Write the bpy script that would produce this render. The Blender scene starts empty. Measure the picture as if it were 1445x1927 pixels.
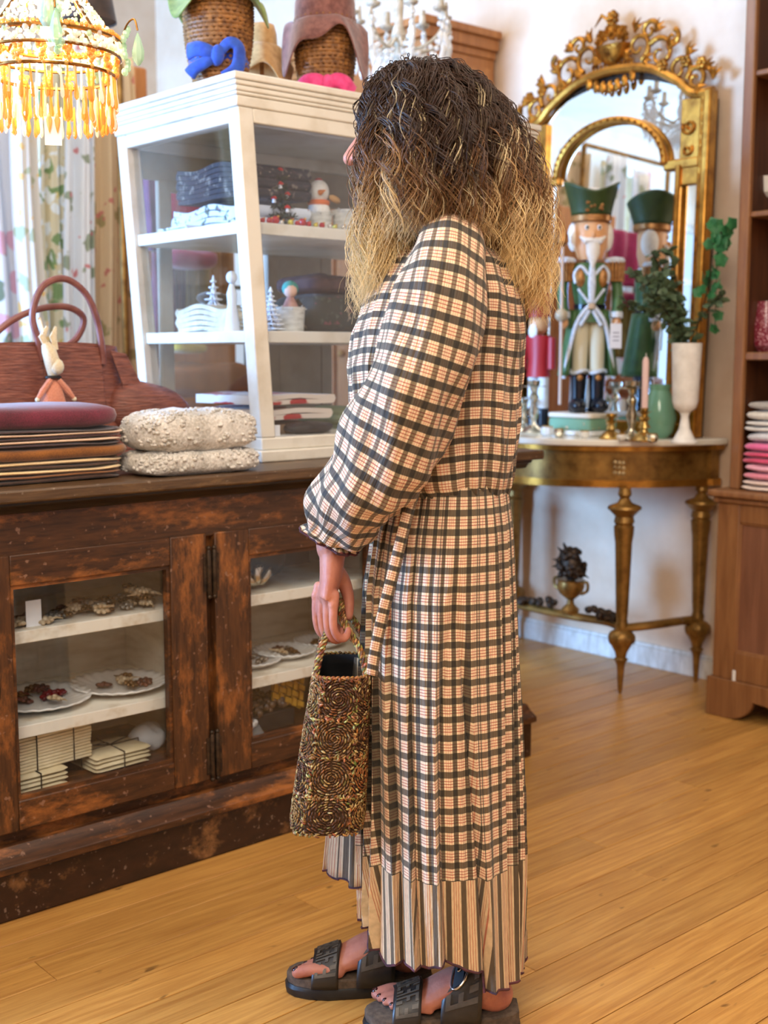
import bpy, bmesh, math, random
import numpy as np
from mathutils import Vector, Matrix
from math import sin, cos, pi, radians as rad

SC = bpy.context.scene
COL = SC.collection
random.seed(7)
RNG = np.random.default_rng(11)

# ---------------------------------------------------------------- camera
IMG_W, IMG_H, FPX = 1445.0, 1927.0, 2330.0
PITCH = math.atan(298 / 2330.0)
AZ = rad(48.6)
CAM = Vector((0, 0, 1.2))
FWD = Vector((cos(AZ) * cos(PITCH), sin(AZ) * cos(PITCH), -sin(PITCH)))
RGT = Vector((sin(AZ), -cos(AZ), 0))
UPV = RGT.cross(FWD)
cam_data = bpy.data.cameras.new('camera')
cam_data.sensor_fit = 'VERTICAL'
cam_data.sensor_height = 36.0
cam_data.lens = FPX * 36.0 / IMG_H
cam_data.clip_start = 0.05
cam_data.dof.use_dof = True
cam_data.dof.focus_distance = 2.2
cam_data.dof.aperture_fstop = 4.0
cam = bpy.data.objects.new('camera', cam_data)
cam.matrix_world = Matrix(((RGT.x, UPV.x, -FWD.x, CAM.x), (RGT.y, UPV.y, -FWD.y, CAM.y),
                           (RGT.z, UPV.z, -FWD.z, CAM.z), (0, 0, 0, 1)))
COL.objects.link(cam)
SC.camera = cam

# ---------------------------------------------------------------- world, lights, exposure
world = bpy.data.worlds.new('world')
SC.world = world
world.use_nodes = True
wn = world.node_tree
wn.nodes['Background'].inputs[0].default_value = (0.50, 0.72, 1.0, 1)
wn.nodes['Background'].inputs[1].default_value = 1.6


def area(name, loc, target, sx, sy, power, color):
    d = bpy.data.lights.new(name, 'AREA')
    d.shape = 'RECTANGLE'
    d.size, d.size_y = sx, sy
    d.energy, d.color = power, color
    o = bpy.data.objects.new(name, d)
    o.location = loc
    o.rotation_euler = (Vector(target) - Vector(loc)).to_track_quat('-Z', 'Y').to_euler()
    COL.objects.link(o)
    return o


area('daylight_side_window', (-3.22, 5.0, 1.75), (3.8, 3.1, 0.6), 2.3, 1.9, 950, (0.27, 0.54, 1.0))
area('ceiling_fill_front', (0.0, 0.6, 3.25), (0.9, 1.3, 0), 1.6, 1.6, 60, (1.0, 0.85, 0.66))  # warm fill added overhead, no fixture hangs here
area('ceiling_fill_middle', (2.1, 0.5, 3.25), (2.1, 1.2, 0), 1.4, 1.4, 26, (1.0, 0.85, 0.66))  # added overhead fill for the middle of the room
area('ceiling_fill_back', (2.4, 3.6, 3.25), (2.4, 3.4, 0), 1.4, 1.4, 16, (1.0, 0.84, 0.66))  # weaker added fill above the showcase end
area('camera_side_fill', (-0.9, -0.6, 2.9), (1.6, 1.8, 0.9), 1.5, 1.5, 55, (1.0, 0.90, 0.78))  # fill added behind the camera to brighten the woman's near side

vs = SC.view_settings
vs.view_transform = 'Standard'
vs.look = 'None'
vs.exposure = 0.22
vs.gamma = 1.0
vs.use_curve_mapping = False
SC.cycles.max_bounces = 6
SC.cycles.transparent_max_bounces = 12
SC.cycles.use_adaptive_sampling = True
SC.cycles.adaptive_threshold = 0.045
SC.cycles.use_denoising = True


# ---------------------------------------------------------------- pixel helpers (real depth always given)
def ray(px, py):
    return FWD + RGT * ((px - IMG_W / 2) / FPX) + UPV * ((IMG_H / 2 - py) / FPX)


def at(px, py, X=None, Y=None, Z=None):
    d = ray(px, py)
    t = (X - CAM.x) / d.x if X is not None else (Y - CAM.y) / d.y if Y is not None else (Z - CAM.z) / d.z
    return CAM + d * t


# ---------------------------------------------------------------- mesh builder
class MB:
    def __init__(self):
        self.v, self.f, self.uv = [], [], {}

    def add(self, vs, fs):
        n = len(self.v)
        self.v.extend([tuple(p) for p in vs])
        self.f.extend([tuple(i + n for i in f) for f in fs])
        return n

    def hexa(self, p):
        return self.add(p, [(0, 3, 2, 1), (4, 5, 6, 7), (0, 1, 5, 4), (1, 2, 6, 5), (2, 3, 7, 6), (3, 0, 4, 7)])

    def box(self, x0, x1, y0, y1, z0, z1, m=None):
        p = [(x0, y0, z0), (x1, y0, z0), (x1, y1, z0), (x0, y1, z0), (x0, y0, z1), (x1, y0, z1), (x1, y1, z1), (x0, y1, z1)]
        if m is not None:
            p = [m @ Vector(q) for q in p]
        self.hexa(p)
        return self

    def tube(self, pts, r, n=8, cap=True, flat=1.0, up=None):
        pts = [Vector(p) for p in pts]
        N = len(pts)
        rs = r if isinstance(r, (list, tuple)) else [r] * N
        T = []
        for i in range(N):
            t = pts[min(i + 1, N - 1)] - pts[max(i - 1, 0)]
            T.append(t.normalized() if t.length > 1e-9 else Vector((0, 0, 1)))
        u = Vector(up) if up is not None else (Vector((0, 0, 1)) if abs(T[0].z) < 0.9 else Vector((1, 0, 0)))
        u = (u - T[0] * u.dot(T[0])).normalized()
        vs, fs = [], []
        for i in range(N):
            u = (u - T[i] * u.dot(T[i]))
            u = u.normalized() if u.length > 1e-6 else T[i].orthogonal().normalized()
            w = T[i].cross(u)
            ri = rs[i]
            ru, rw = (ri if isinstance(ri, (tuple, list)) else (ri, ri * flat))
            for k in range(n):
                a = 2 * pi * k / n
                vs.append(pts[i] + u * (ru * cos(a)) + w * (rw * sin(a)))
        for i in range(N - 1):
            for k in range(n):
                a, b = i * n + k, i * n + (k + 1) % n
                fs.append((a, b, b + n, a + n))
        if cap:
            fs.append(tuple(range(n - 1, -1, -1)))
            fs.append(tuple(range((N - 1) * n, N * n)))
        self.add(vs, fs)
        return self

    def lathe(self, prof, n=20, o=(0, 0, 0), m=None, sx=1.0, sy=1.0, cap=True):
        vs, fs = [], []
        for r, z in prof:
            for k in range(n):
                a = 2 * pi * k / n
                q = Vector((r * cos(a) * sx, r * sin(a) * sy, z))
                if m is not None:
                    q = m @ q
                vs.append(q + Vector(o))
        for i in range(len(prof) - 1):
            for k in range(n):
                a, b = i * n + k, i * n + (k + 1) % n
                fs.append((a, b, b + n, a + n))
        if cap:
            fs.append(tuple(range(n - 1, -1, -1)))
            fs.append(tuple(range((len(prof) - 1) * n, len(prof) * n)))
        self.add(vs, fs)
        return self

    def ball(self, c, r, nu=10, nv=7, m=None):
        rx, ry, rz = r if isinstance(r, (tuple, list)) else (r, r, r)
        vs, fs = [], []
        c = Vector(c)
        for j in range(nv + 1):
            th = -pi / 2 + pi * min(max(j / nv, 0.02), 0.98)
            for k in range(nu):
                a = 2 * pi * k / nu
                q = Vector((rx * cos(th) * cos(a), ry * cos(th) * sin(a), rz * sin(th)))
                if m is not None:
                    q = m @ q
                vs.append(c + q)
        for j in range(nv):
            for k in range(nu):
                a, b = j * nu + k, j * nu + (k + 1) % nu
                fs.append((a, b, b + nu, a + nu))
        fs.append(tuple(range(nu - 1, -1, -1)))
        fs.append(tuple(range(nv * nu, nv * nu + nu)))
        self.add(vs, fs)
        return self

    def sq(self, c, r, e1=0.5, e2=0.5, nu=28, nv=12, m=None, wob=0.0, wf=20, seed=0):
        """superquadric cushion"""
        def g(t, e):
            return math.copysign(abs(t) ** e, t)
        vs, fs = [], []
        c = Vector(c)
        for j in range(nv + 1):
            th = -pi / 2 + pi * min(max(j / nv, 0.01), 0.99)
            for k in range(nu):
                a = 2 * pi * k / nu
                q = Vector((r[0] * g(cos(th), e1) * g(cos(a), e2), r[1] * g(cos(th), e1) * g(sin(a), e2), r[2] * g(sin(th), e1)))
                if wob:
                    w = wob * (sin(q.x * wf + seed) * sin(q.y * wf * 1.3 + seed * 2) + 0.6 * sin(q.x * wf * 2.3 + q.y * wf * 1.7 + seed))
                    q.z += w * (0.4 + 0.6 * (q.z > 0))
                    q.x += w * 0.6
                    q.y += w * 0.5
                if m is not None:
                    q = m @ q
                vs.append(c + q)
        for j in range(nv):
            for k in range(nu):
                a, b = j * nu + k, j * nu + (k + 1) % nu
                fs.append((a, b, b + nu, a + nu))
        fs.append(tuple(range(nu - 1, -1, -1)))
        fs.append(tuple(range(nv * nu, nv * nu + nu)))
        self.add(vs, fs)
        return self

    def prism(self, poly, f, d):
        """poly: 2-D outline, f maps (u,v)->3-D, d: thickness vector"""
        n = len(poly)
        a = [Vector(f(u, v)) for u, v in poly]
        d = Vector(d)
        self.add(a + [q + d for q in a], [tuple(range(n - 1, -1, -1)), tuple(range(n, 2 * n))] +
                 [(i, (i + 1) % n, (i + 1) % n + n, i + n) for i in range(n)])
        return self

    def grid(self, fn, nu, nv, closed=False, uvf=None, thick=0.0):
        n0 = len(self.v)
        for j in range(nv + 1):
            for i in range(nu + (0 if closed else 1)):
                u, v = i / nu, j / nv
                self.v.append(tuple(fn(u, v)))
                if uvf:
                    self.uv[len(self.v) - 1] = uvf(u, v)
        w = nu if closed else nu + 1
        for j in range(nv):
            for i in range(nu):
                a = n0 + j * w + i
                b = n0 + j * w + (i + 1) % w
                self.f.append((a, b, b + w, a + w))
        return self

    def ribbon(self, pts, width, thick):
        """ribbon of 2-D profile in xz (pts) extruded along y by width"""
        n = len(pts)
        L = [Vector((p[0], p[1])) for p in pts]
        off = []
        for i in range(n):
            t = (L[min(i + 1, n - 1)] - L[max(i - 1, 0)])
            t = t.normalized() if t.length > 1e-9 else Vector((1, 0))
            off.append(Vector((-t.y, t.x)) * thick / 2)
        out = [L[i] + off[i] for i in range(n)] + [L[i] - off[i] for i in range(n - 1, -1, -1)]
        m = len(out)
        vs = [(q.x, -width / 2, q.y) for q in out] + [(q.x, width / 2, q.y) for q in out]
        fs = [(i, (i + 1) % m, (i + 1) % m + m, i + m) for i in range(m)]
        for i in range(n - 1):
            j = m - 1 - i
            fs.append((i, j, j - 1, i + 1))
            fs.append((i + m, i + 1 + m, j - 1 + m, j + m))
        self.add(vs, fs)
        return self

    def xf(self, m):
        self.v = [tuple(m @ Vector(p)) for p in self.v]
        return self

    def mesh(self, name, smooth=35):
        me = bpy.data.meshes.new(name)
        me.from_pydata(self.v, [], self.f)
        if self.uv:
            ul = me.uv_layers.new(name='UVMap')
            idx = np.zeros(len(me.loops), dtype=np.int32)
            me.loops.foreach_get('vertex_index', idx)
            arr = np.zeros((len(self.v), 2), dtype=np.float32)
            for k, q in self.uv.items():
                arr[k] = q
            ul.data.foreach_set('uv', arr[idx].ravel())
        me.update()
        if smooth:
            me.polygons.foreach_set('use_smooth', [True] * len(me.polygons))
            me.set_sharp_from_angle(angle=rad(smooth))
        return me


def tag(o, label=None, cat=None, group=None, kind=None):
    for k, q in (('label', label), ('category', cat), ('group', group), ('kind', kind)):
        if q:
            o[k] = q
    return o


def obj(name, mb, mat, parent=None, smooth=35, bevel=0.0, off=None, sub=0, solid=0.0, loc=None):
    if isinstance(mb, MB):
        if off is not None:
            o3 = Vector(off)
            mb.v = [tuple(Vector(p) - o3) for p in mb.v]
        me = mb.mesh(name, smooth)
    else:
        me = mb
    if mat is not None and not me.materials:
        me.materials.append(mat)
    o = bpy.data.objects.new(name, me)
    COL.objects.link(o)
    if parent is not None:
        o.parent = parent
    if loc is not None:
        o.location = loc
    if solid:
        m = o.modifiers.new('solid', 'SOLIDIFY')
        m.thickness = solid
        m.offset = 0
    if bevel:
        m = o.modifiers.new('bevel', 'BEVEL')
        m.width, m.segments, m.limit_method, m.angle_limit = bevel, 2, 'ANGLE', rad(40)
    if sub:
        m = o.modifiers.new('sub', 'SUBSURF')
        m.levels = m.render_levels = sub
    return o


def thing(name, label, cat, loc=(0, 0, 0), rz=0.0, group=None):
    o = bpy.data.objects.new(name, None)
    COL.objects.link(o)
    o.empty_display_size = 0.05
    o.location = loc
    o.rotation_euler = (0, 0, rz)
    return tag(o, label, cat, group)


def wpart(T, name, mb, mat, parent=None, **k):
    """part given in world coordinates, T has no rotation"""
    return obj(name, mb, mat, parent or T, off=T.location, **k)


def dup(root, loc=None, rz=None, label=None, scale=None):
    def cp(o, par):
        c = o.copy()
        COL.objects.link(c)
        c.parent = par
        for ch in [q for q in bpy.data.objects if q.parent == o]:
            cp(ch, c)
        return c
    r = cp(root, None)
    if loc is not None:
        r.location = loc
    if rz is not None:
        r.rotation_euler[2] = rz
    if label:
        r['label'] = label
    if scale:
        r.scale = scale if not isinstance(scale, (int, float)) else (scale,) * 3
    return r


def RZ(a):
    return Matrix.Rotation(a, 4, 'Z')


def RX(a):
    return Matrix.Rotation(a, 4, 'X')


def RY(a):
    return Matrix.Rotation(a, 4, 'Y')


def TR(*p):
    return Matrix.Translation(Vector(p))


def spiral(c, r0, r1, a0, turns, n=26, fx=lambda x, y: (0, x, y)):
    out = []
    for i in range(n):
        t = i / (n - 1)
        r = r0 + (r1 - r0) * t
        a = a0 + turns * 2 * pi * t
        out.append(Vector(c) + Vector(fx(r * cos(a), r * sin(a))))
    return out


def cr(pts, n=8):
    """Catmull-Rom through points"""
    P = [Vector(p) for p in pts]
    out = []
    for i in range(len(P) - 1):
        p0, p1, p2, p3 = P[max(i - 1, 0)], P[i], P[i + 1], P[min(i + 2, len(P) - 1)]
        for k in range(n):
            t = k / n
            out.append(0.5 * ((2 * p1) + (p2 - p0) * t + (2 * p0 - 5 * p1 + 4 * p2 - p3) * t * t + (3 * p1 - p0 - 3 * p2 + p3) * t ** 3))
    out.append(P[-1])
    return out


def lerp_tab(tab, z):
    """tab: list of (z, v...) sorted ascending; smooth linear interpolation"""
    if z <= tab[0][0]:
        return tab[0][1:]
    for a, b in zip(tab, tab[1:]):
        if z <= b[0]:
            t = (z - a[0]) / (b[0] - a[0])
            return tuple(p + (q - p) * t for p, q in zip(a[1:], b[1:]))
    return tab[-1][1:]

# ---------------------------------------------------------------- materials
def newmat(name):
    m = bpy.data.materials.new(name)
    m.use_nodes = True
    nt = m.node_tree
    return m, nt, nt.nodes['Principled BSDF']


def nd(nt, t, **k):
    n = nt.nodes.new(t)
    for a, b in k.items():
        if a.startswith('i_'):
            n.inputs[a[2:].replace('_', ' ')].default_value = b
        else:
            setattr(n, a, b)
    return n


def c4(c):
    return (c[0], c[1], c[2], 1.0)


def srgb(r, g, b):
    def f(v):
        v /= 255.0
        return v / 12.92 if v <= 0.04045 else ((v + 0.055) / 1.055) ** 2.4
    return (f(r), f(g), f(b))


def ramp(nt, stops, interp='LINEAR'):
    n = nt.nodes.new('ShaderNodeValToRGB')
    cr_ = n.color_ramp
    cr_.interpolation = interp
    while len(cr_.elements) < len(stops):
        cr_.elements.new(0.5)
    for e, (p, c) in zip(cr_.elements, stops):
        e.position = p
        e.color = c4(c)
    return n


def coords(nt, scale=(1, 1, 1), kind='Object'):
    tc = nt.nodes.new('ShaderNodeTexCoord')
    mp = nt.nodes.new('ShaderNodeMapping')
    mp.inputs['Scale'].default_value = scale
    nt.links.new(tc.outputs[kind], mp.inputs['Vector'])
    return mp.outputs['Vector']


def bump(nt, b, src, strength, dist=0.01):
    n = nt.nodes.new('ShaderNodeBump')
    n.inputs['Strength'].default_value = strength
    n.inputs['Distance'].default_value = dist
    nt.links.new(src, n.inputs['Height'])
    nt.links.new(n.outputs['Normal'], b.inputs['Normal'])


def M(name, c1, c2=None, rough=0.5, metal=0.0, scale=8.0, stretch=(1, 1, 1), lo=0.35, hi=0.65, bmp=0.0, bd=0.004,
      detail=4, spec=0.5, sheen=0.0, coat=0.0, trans=0.0, kind='Object', emit=0.0, bscale=None, ior=None):
    m, nt, b = newmat(name)
    b.inputs['Roughness'].default_value = rough
    b.inputs['Metallic'].default_value = metal
    b.inputs['Specular IOR Level'].default_value = spec
    b.inputs['Sheen Weight'].default_value = sheen
    b.inputs['Coat Weight'].default_value = coat
    b.inputs['Transmission Weight'].default_value = trans
    if ior:
        b.inputs['IOR'].default_value = ior
    b.inputs['Base Color'].default_value = c4(c1)
    if c2 is not None or bmp:
        v = coords(nt, stretch, kind)
        no = nd(nt, 'ShaderNodeTexNoise', i_Scale=scale, i_Detail=detail, i_Roughness=0.6)
        nt.links.new(v, no.inputs['Vector'])
        if c2 is not None:
            rp = ramp(nt, [(lo, c1), (hi, c2)])
            nt.links.new(no.outputs['Fac'], rp.inputs['Fac'])
            nt.links.new(rp.outputs['Color'], b.inputs['Base Color'])
            if emit:
                nt.links.new(rp.outputs['Color'], b.inputs['Emission Color'])
        if bmp:
            src = no
            if bscale:
                src = nd(nt, 'ShaderNodeTexNoise', i_Scale=bscale, i_Detail=3)
                nt.links.new(v, src.inputs['Vector'])
            bump(nt, b, src.outputs['Fac'], bmp, bd)
    if emit:
        b.inputs['Emission Strength'].default_value = emit
        if c2 is None:
            b.inputs['Emission Color'].default_value = c4(c1)
    return m


def glass_pane(name, tint=(0.96, 0.98, 1.0), refl=1.0):
    """thin window glass: see-through with a Fresnel mirror"""
    m = bpy.data.materials.new(name)
    m.use_nodes = True
    nt = m.node_tree
    nt.nodes.clear()
    out = nd(nt, 'ShaderNodeOutputMaterial')
    tr = nd(nt, 'ShaderNodeBsdfTransparent')
    tr.inputs[0].default_value = c4(tint)
    gl = nd(nt, 'ShaderNodeBsdfGlossy')
    gl.inputs['Roughness'].default_value = 0.02
    lw = nd(nt, 'ShaderNodeLayerWeight')
    lw.inputs['Blend'].default_value = 0.5
    pw = nd(nt, 'ShaderNodeMath', operation='POWER')
    pw.inputs[1].default_value = 4.0
    nt.links.new(lw.outputs['Facing'], pw.inputs[0])
    mr = nd(nt, 'ShaderNodeMath', operation='MULTIPLY_ADD')
    mr.inputs[1].default_value = 0.75 * refl
    mr.inputs[2].default_value = 0.045 * refl
    nt.links.new(pw.outputs[0], mr.inputs[0])
    mx = nd(nt, 'ShaderNodeMixShader')
    nt.links.new(mr.outputs[0], mx.inputs[0])
    nt.links.new(tr.outputs[0], mx.inputs[1])
    nt.links.new(gl.outputs[0], mx.inputs[2])
    nt.links.new(mx.outputs[0], out.inputs[0])
    return m


def crystal(name, tint, rough=0.05, mixt=0.45):
    """small cut glass: part clear, part shiny body colour"""
    m, nt, b = newmat(name)
    b.inputs['Base Color'].default_value = c4(tint)
    b.inputs['Roughness'].default_value = rough
    b.inputs['Specular IOR Level'].default_value = 1.0
    tr = nd(nt, 'ShaderNodeBsdfTransparent')
    tr.inputs[0].default_value = c4([0.4 + 0.6 * q for q in tint])
    mx = nd(nt, 'ShaderNodeMixShader')
    mx.inputs[0].default_value = mixt
    out = nt.nodes['Material Output']
    nt.links.new(b.outputs[0], mx.inputs[1])
    nt.links.new(tr.outputs[0], mx.inputs[2])
    nt.links.new(mx.outputs[0], out.inputs['Surface'])
    return m


def worn_wood(name, dark, mid, light, along=(1, 12, 12), scale=3.0, rough=0.4, amount=0.55, bmp=0.25):
    """old varnish worn through to lighter timber"""
    m, nt, b = newmat(name)
    b.inputs['Roughness'].default_value = rough
    v = coords(nt, along)
    v2 = coords(nt, (1, 1, 1))
    grain = nd(nt, 'ShaderNodeTexNoise', i_Scale=scale * 4, i_Detail=6, i_Roughness=0.65)
    nt.links.new(v, grain.inputs['Vector'])
    wear = nd(nt, 'ShaderNodeTexNoise', i_Scale=scale * 1.6, i_Detail=7, i_Roughness=0.7)
    vv = coords(nt, tuple(1 + (q - 1) * 0.22 for q in along))
    nt.links.new(vv, wear.inputs['Vector'])
    speck = nd(nt, 'ShaderNodeTexNoise', i_Scale=70.0, i_Detail=2)
    nt.links.new(v2, speck.inputs['Vector'])
    r1 = ramp(nt, [(0.3, dark), (0.7, mid)])
    nt.links.new(grain.outputs['Fac'], r1.inputs['Fac'])
    r2 = ramp(nt, [(amount - 0.05, (0, 0, 0)), (amount + 0.10, (1, 1, 1))])
    nt.links.new(wear.outputs['Fac'], r2.inputs['Fac'])
    mx = nd(nt, 'ShaderNodeMix', data_type='RGBA')
    nt.links.new(r2.outputs['Color'], mx.inputs[0])
    nt.links.new(r1.outputs['Color'], mx.inputs[6])
    mx.inputs[7].default_value = c4(light)
    r3 = ramp(nt, [(0.66, (0, 0, 0)), (0.72, (0.6, 0.6, 0.6))])
    nt.links.new(speck.outputs['Fac'], r3.inputs['Fac'])
    mx2 = nd(nt, 'ShaderNodeMix', data_type='RGBA')
    nt.links.new(r3.outputs['Color'], mx2.inputs[0])
    nt.links.new(mx.outputs[2], mx2.inputs[6])
    mx2.inputs[7].default_value = c4([q * 0.6 + 0.1 for q in light])
    nt.links.new(mx2.outputs[2], b.inputs['Base Color'])
    if bmp:
        bump(nt, b, wear.outputs['Fac'], bmp, 0.003)
    return m


def wood(name, c1, c2, along=(1, 14, 14), scale=3.0, rough=0.4, bmp=0.08, coat=0.0, knots=False):
    m, nt, b = newmat(name)
    b.inputs['Roughness'].default_value = rough
    b.inputs['Coat Weight'].default_value = coat
    b.inputs['Coat Roughness'].default_value = 0.25
    oi = nd(nt, 'ShaderNodeObjectInfo')
    v = coords(nt, along)
    ad = nd(nt, 'ShaderNodeVectorMath', operation='ADD')
    sc = nd(nt, 'ShaderNodeVectorMath', operation='SCALE')
    nt.links.new(oi.outputs['Location'], sc.inputs[0])
    sc.inputs['Scale'].default_value = 7.3
    nt.links.new(v, ad.inputs[0])
    nt.links.new(sc.outputs[0], ad.inputs[1])
    g = nd(nt, 'ShaderNodeTexNoise', i_Scale=scale, i_Detail=7, i_Roughness=0.62, i_Distortion=0.6)
    nt.links.new(ad.outputs[0], g.inputs['Vector'])
    r = ramp(nt, [(0.28, c1), (0.72, c2)])
    nt.links.new(g.outputs['Fac'], r.inputs['Fac'])
    # tone of each board / panel
    tone = nd(nt, 'ShaderNodeTexWhiteNoise', noise_dimensions='3D')
    nt.links.new(oi.outputs['Location'], tone.inputs['Vector'])
    mr = nd(nt, 'ShaderNodeMapRange')
    mr.inputs['To Min'].default_value = 0.84
    mr.inputs['To Max'].default_value = 1.12
    nt.links.new(tone.outputs['Value'], mr.inputs['Value'])
    mu = nd(nt, 'ShaderNodeVectorMath', operation='SCALE')
    nt.links.new(r.outputs['Color'], mu.inputs[0])
    nt.links.new(mr.outputs['Result'], mu.inputs['Scale'])
    src = mu.outputs[0]
    if knots:
        v2 = coords(nt, (1.0, 3.0, 1.0))
        ad2 = nd(nt, 'ShaderNodeVectorMath', operation='ADD')
        nt.links.new(v2, ad2.inputs[0])
        nt.links.new(sc.outputs[0], ad2.inputs[1])
        k = nd(nt, 'ShaderNodeTexNoise', i_Scale=11.0, i_Detail=2)
        nt.links.new(ad2.outputs[0], k.inputs['Vector'])
        kr = ramp(nt, [(0.70, (0, 0, 0)), (0.76, (0.75, 0.75, 0.75))])
        nt.links.new(k.outputs['Fac'], kr.inputs['Fac'])
        mx = nd(nt, 'ShaderNodeMix', data_type='RGBA')
        nt.links.new(kr.outputs['Color'], mx.inputs[0])
        nt.links.new(src, mx.inputs[6])
        mx.inputs[7].default_value = c4([q * 0.35 for q in c1])
        src = mx.outputs[2]
    nt.links.new(src, b.inputs['Base Color'])
    if bmp:
        bump(nt, b, g.outputs['Fac'], bmp, 0.003)
    return m


def stripes_axis(nt, sock, period, dark, red, ph=0.0):
    """multiplier colour of one set of woven stripes"""
    mu = nd(nt, 'ShaderNodeMath', operation='MULTIPLY_ADD')
    mu.inputs[1].default_value = 1.0 / period
    mu.inputs[2].default_value = ph
    nt.links.new(sock, mu.inputs[0])
    fr = nd(nt, 'ShaderNodeMath', operation='FRACT')
    nt.links.new(mu.outputs[0], fr.inputs[0])
    w = (1, 1, 1)
    r = ramp(nt, [(0.0, dark), (0.35, w), (0.50, red), (0.54, w), (0.655, red), (0.695, w), (0.81, red), (0.85, w), (0.995, dark)], 'CONSTANT')
    nt.links.new(fr.outputs[0], r.inputs['Fac'])
    return r.outputs['Color']


def plaid(name, horizontal=True, pu=0.0250, pv=0.0310, cream=(0.76, 0.58, 0.37), du=(0.27, 0.255, 0.22), dv=(0.10, 0.097, 0.09), wrinkle=0.7):
    m, nt, b = newmat(name)
    b.inputs['Roughness'].default_value = 0.75
    b.inputs['Sheen Weight'].default_value = 0.15
    uv = nd(nt, 'ShaderNodeUVMap', uv_map='UVMap')
    sp = nd(nt, 'ShaderNodeSeparateXYZ')
    nt.links.new(uv.outputs[0], sp.inputs[0])
    red = (0.84, 0.52, 0.48)
    a = stripes_axis(nt, sp.outputs[0], pu, du if horizontal else (0.14, 0.125, 0.10), red if horizontal else (0.66, 0.28, 0.24))
    col = a
    if horizontal:
        h = stripes_axis(nt, sp.outputs[1], pv, dv, (0.50, 0.11, 0.12))
        mx = nd(nt, 'ShaderNodeMix', data_type='RGBA', blend_type='MULTIPLY')
        mx.inputs[0].default_value = 1.0
        nt.links.new(a, mx.inputs[6])
        nt.links.new(h, mx.inputs[7])
        col = mx.outputs[2]
    no = nd(nt, 'ShaderNodeTexNoise', i_Scale=1.0, i_Detail=3)
    mp = nd(nt, 'ShaderNodeMapping')
    mp.inputs['Scale'].default_value = (420, 60, 1)
    nt.links.new(uv.outputs[0], mp.inputs[0])
    nt.links.new(mp.outputs[0], no.inputs['Vector'])
    base = ramp(nt, [(0.3, [q * 0.82 for q in cream]), (0.7, [min(q * 1.12, 1) for q in cream])])
    nt.links.new(no.outputs['Fac'], base.inputs['Fac'])
    mx = nd(nt, 'ShaderNodeMix', data_type='RGBA', blend_type='MULTIPLY')
    mx.inputs[0].default_value = 1.0
    nt.links.new(base.outputs['Color'], mx.inputs[6])
    nt.links.new(col, mx.inputs[7])
    nt.links.new(mx.outputs[2], b.inputs['Base Color'])
    mp2 = nd(nt, 'ShaderNodeMapping')
    mp2.inputs['Scale'].default_value = (130, 11, 1)
    nt.links.new(uv.outputs[0], mp2.inputs[0])
    n2 = nd(nt, 'ShaderNodeTexNoise', i_Scale=1.0, i_Detail=3)
    nt.links.new(mp2.outputs[0], n2.inputs['Vector'])
    bump(nt, b, n2.outputs['Fac'], wrinkle, 0.007)
    return m


def attr_mat(name, attr='Col', rough=0.4, spec=0.5, aniso=0.0):
    m, nt, b = newmat(name)
    b.inputs['Roughness'].default_value = rough
    b.inputs['Specular IOR Level'].default_value = spec
    a = nd(nt, 'ShaderNodeAttribute', attribute_name=attr)
    nt.links.new(a.outputs['Color'], b.inputs['Base Color'])
    return m


def voronoi_print(name, ground, cols, scale=9.0, size=0.22, stretch=(1, 1, 1), rough=0.8, bmp=0.0, seed=0.0, leaf=None):
    """printed sprigs on cloth"""
    m, nt, b = newmat(name)
    b.inputs['Roughness'].default_value = rough
    b.inputs['Sheen Weight'].default_value = 0.1
    v = coords(nt, stretch)
    mp = nd(nt, 'ShaderNodeMapping')
    mp.inputs['Location'].default_value = (seed, seed * 1.7, seed * 0.3)
    nt.links.new(v, mp.inputs[0])
    dn = nd(nt, 'ShaderNodeTexNoise', i_Scale=scale * 1.5, i_Detail=2)
    nt.links.new(mp.outputs[0], dn.inputs['Vector'])
    ad = nd(nt, 'ShaderNodeMix', data_type='VECTOR')
    ad.inputs[0].default_value = 0.08
    nt.links.new(mp.outputs[0], ad.inputs[4])
    nt.links.new(dn.outputs['Color'], ad.inputs[5])
    src = None
    last = c4(ground)
    for i, (c, sz) in enumerate(cols):
        vo = nd(nt, 'ShaderNodeTexVoronoi', i_Scale=scale * (1 + 0.37 * i))
        mp2 = nd(nt, 'ShaderNodeMapping')
        mp2.inputs['Location'].default_value = (i * 3.1, i * 1.9, i * 0.7)
        nt.links.new(ad.outputs[1], mp2.inputs[0])
        nt.links.new(mp2.outputs[0], vo.inputs['Vector'])
        r = ramp(nt, [(sz * 0.85, (1, 1, 1)), (sz, (0, 0, 0))])
        nt.links.new(vo.outputs['Distance'], r.inputs['Fac'])
        mx = nd(nt, 'ShaderNodeMix', data_type='RGBA')
        nt.links.new(r.outputs['Color'], mx.inputs[0])
        if src is None:
            mx.inputs[6].default_value = last
        else:
            nt.links.new(src, mx.inputs[6])
        mx.inputs[7].default_value = c4(c)
        src = mx.outputs[2]
    nt.links.new(src, b.inputs['Base Color'])
    if bmp:
        bump(nt, b, dn.outputs['Fac'], bmp, 0.004)
    return m


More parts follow.
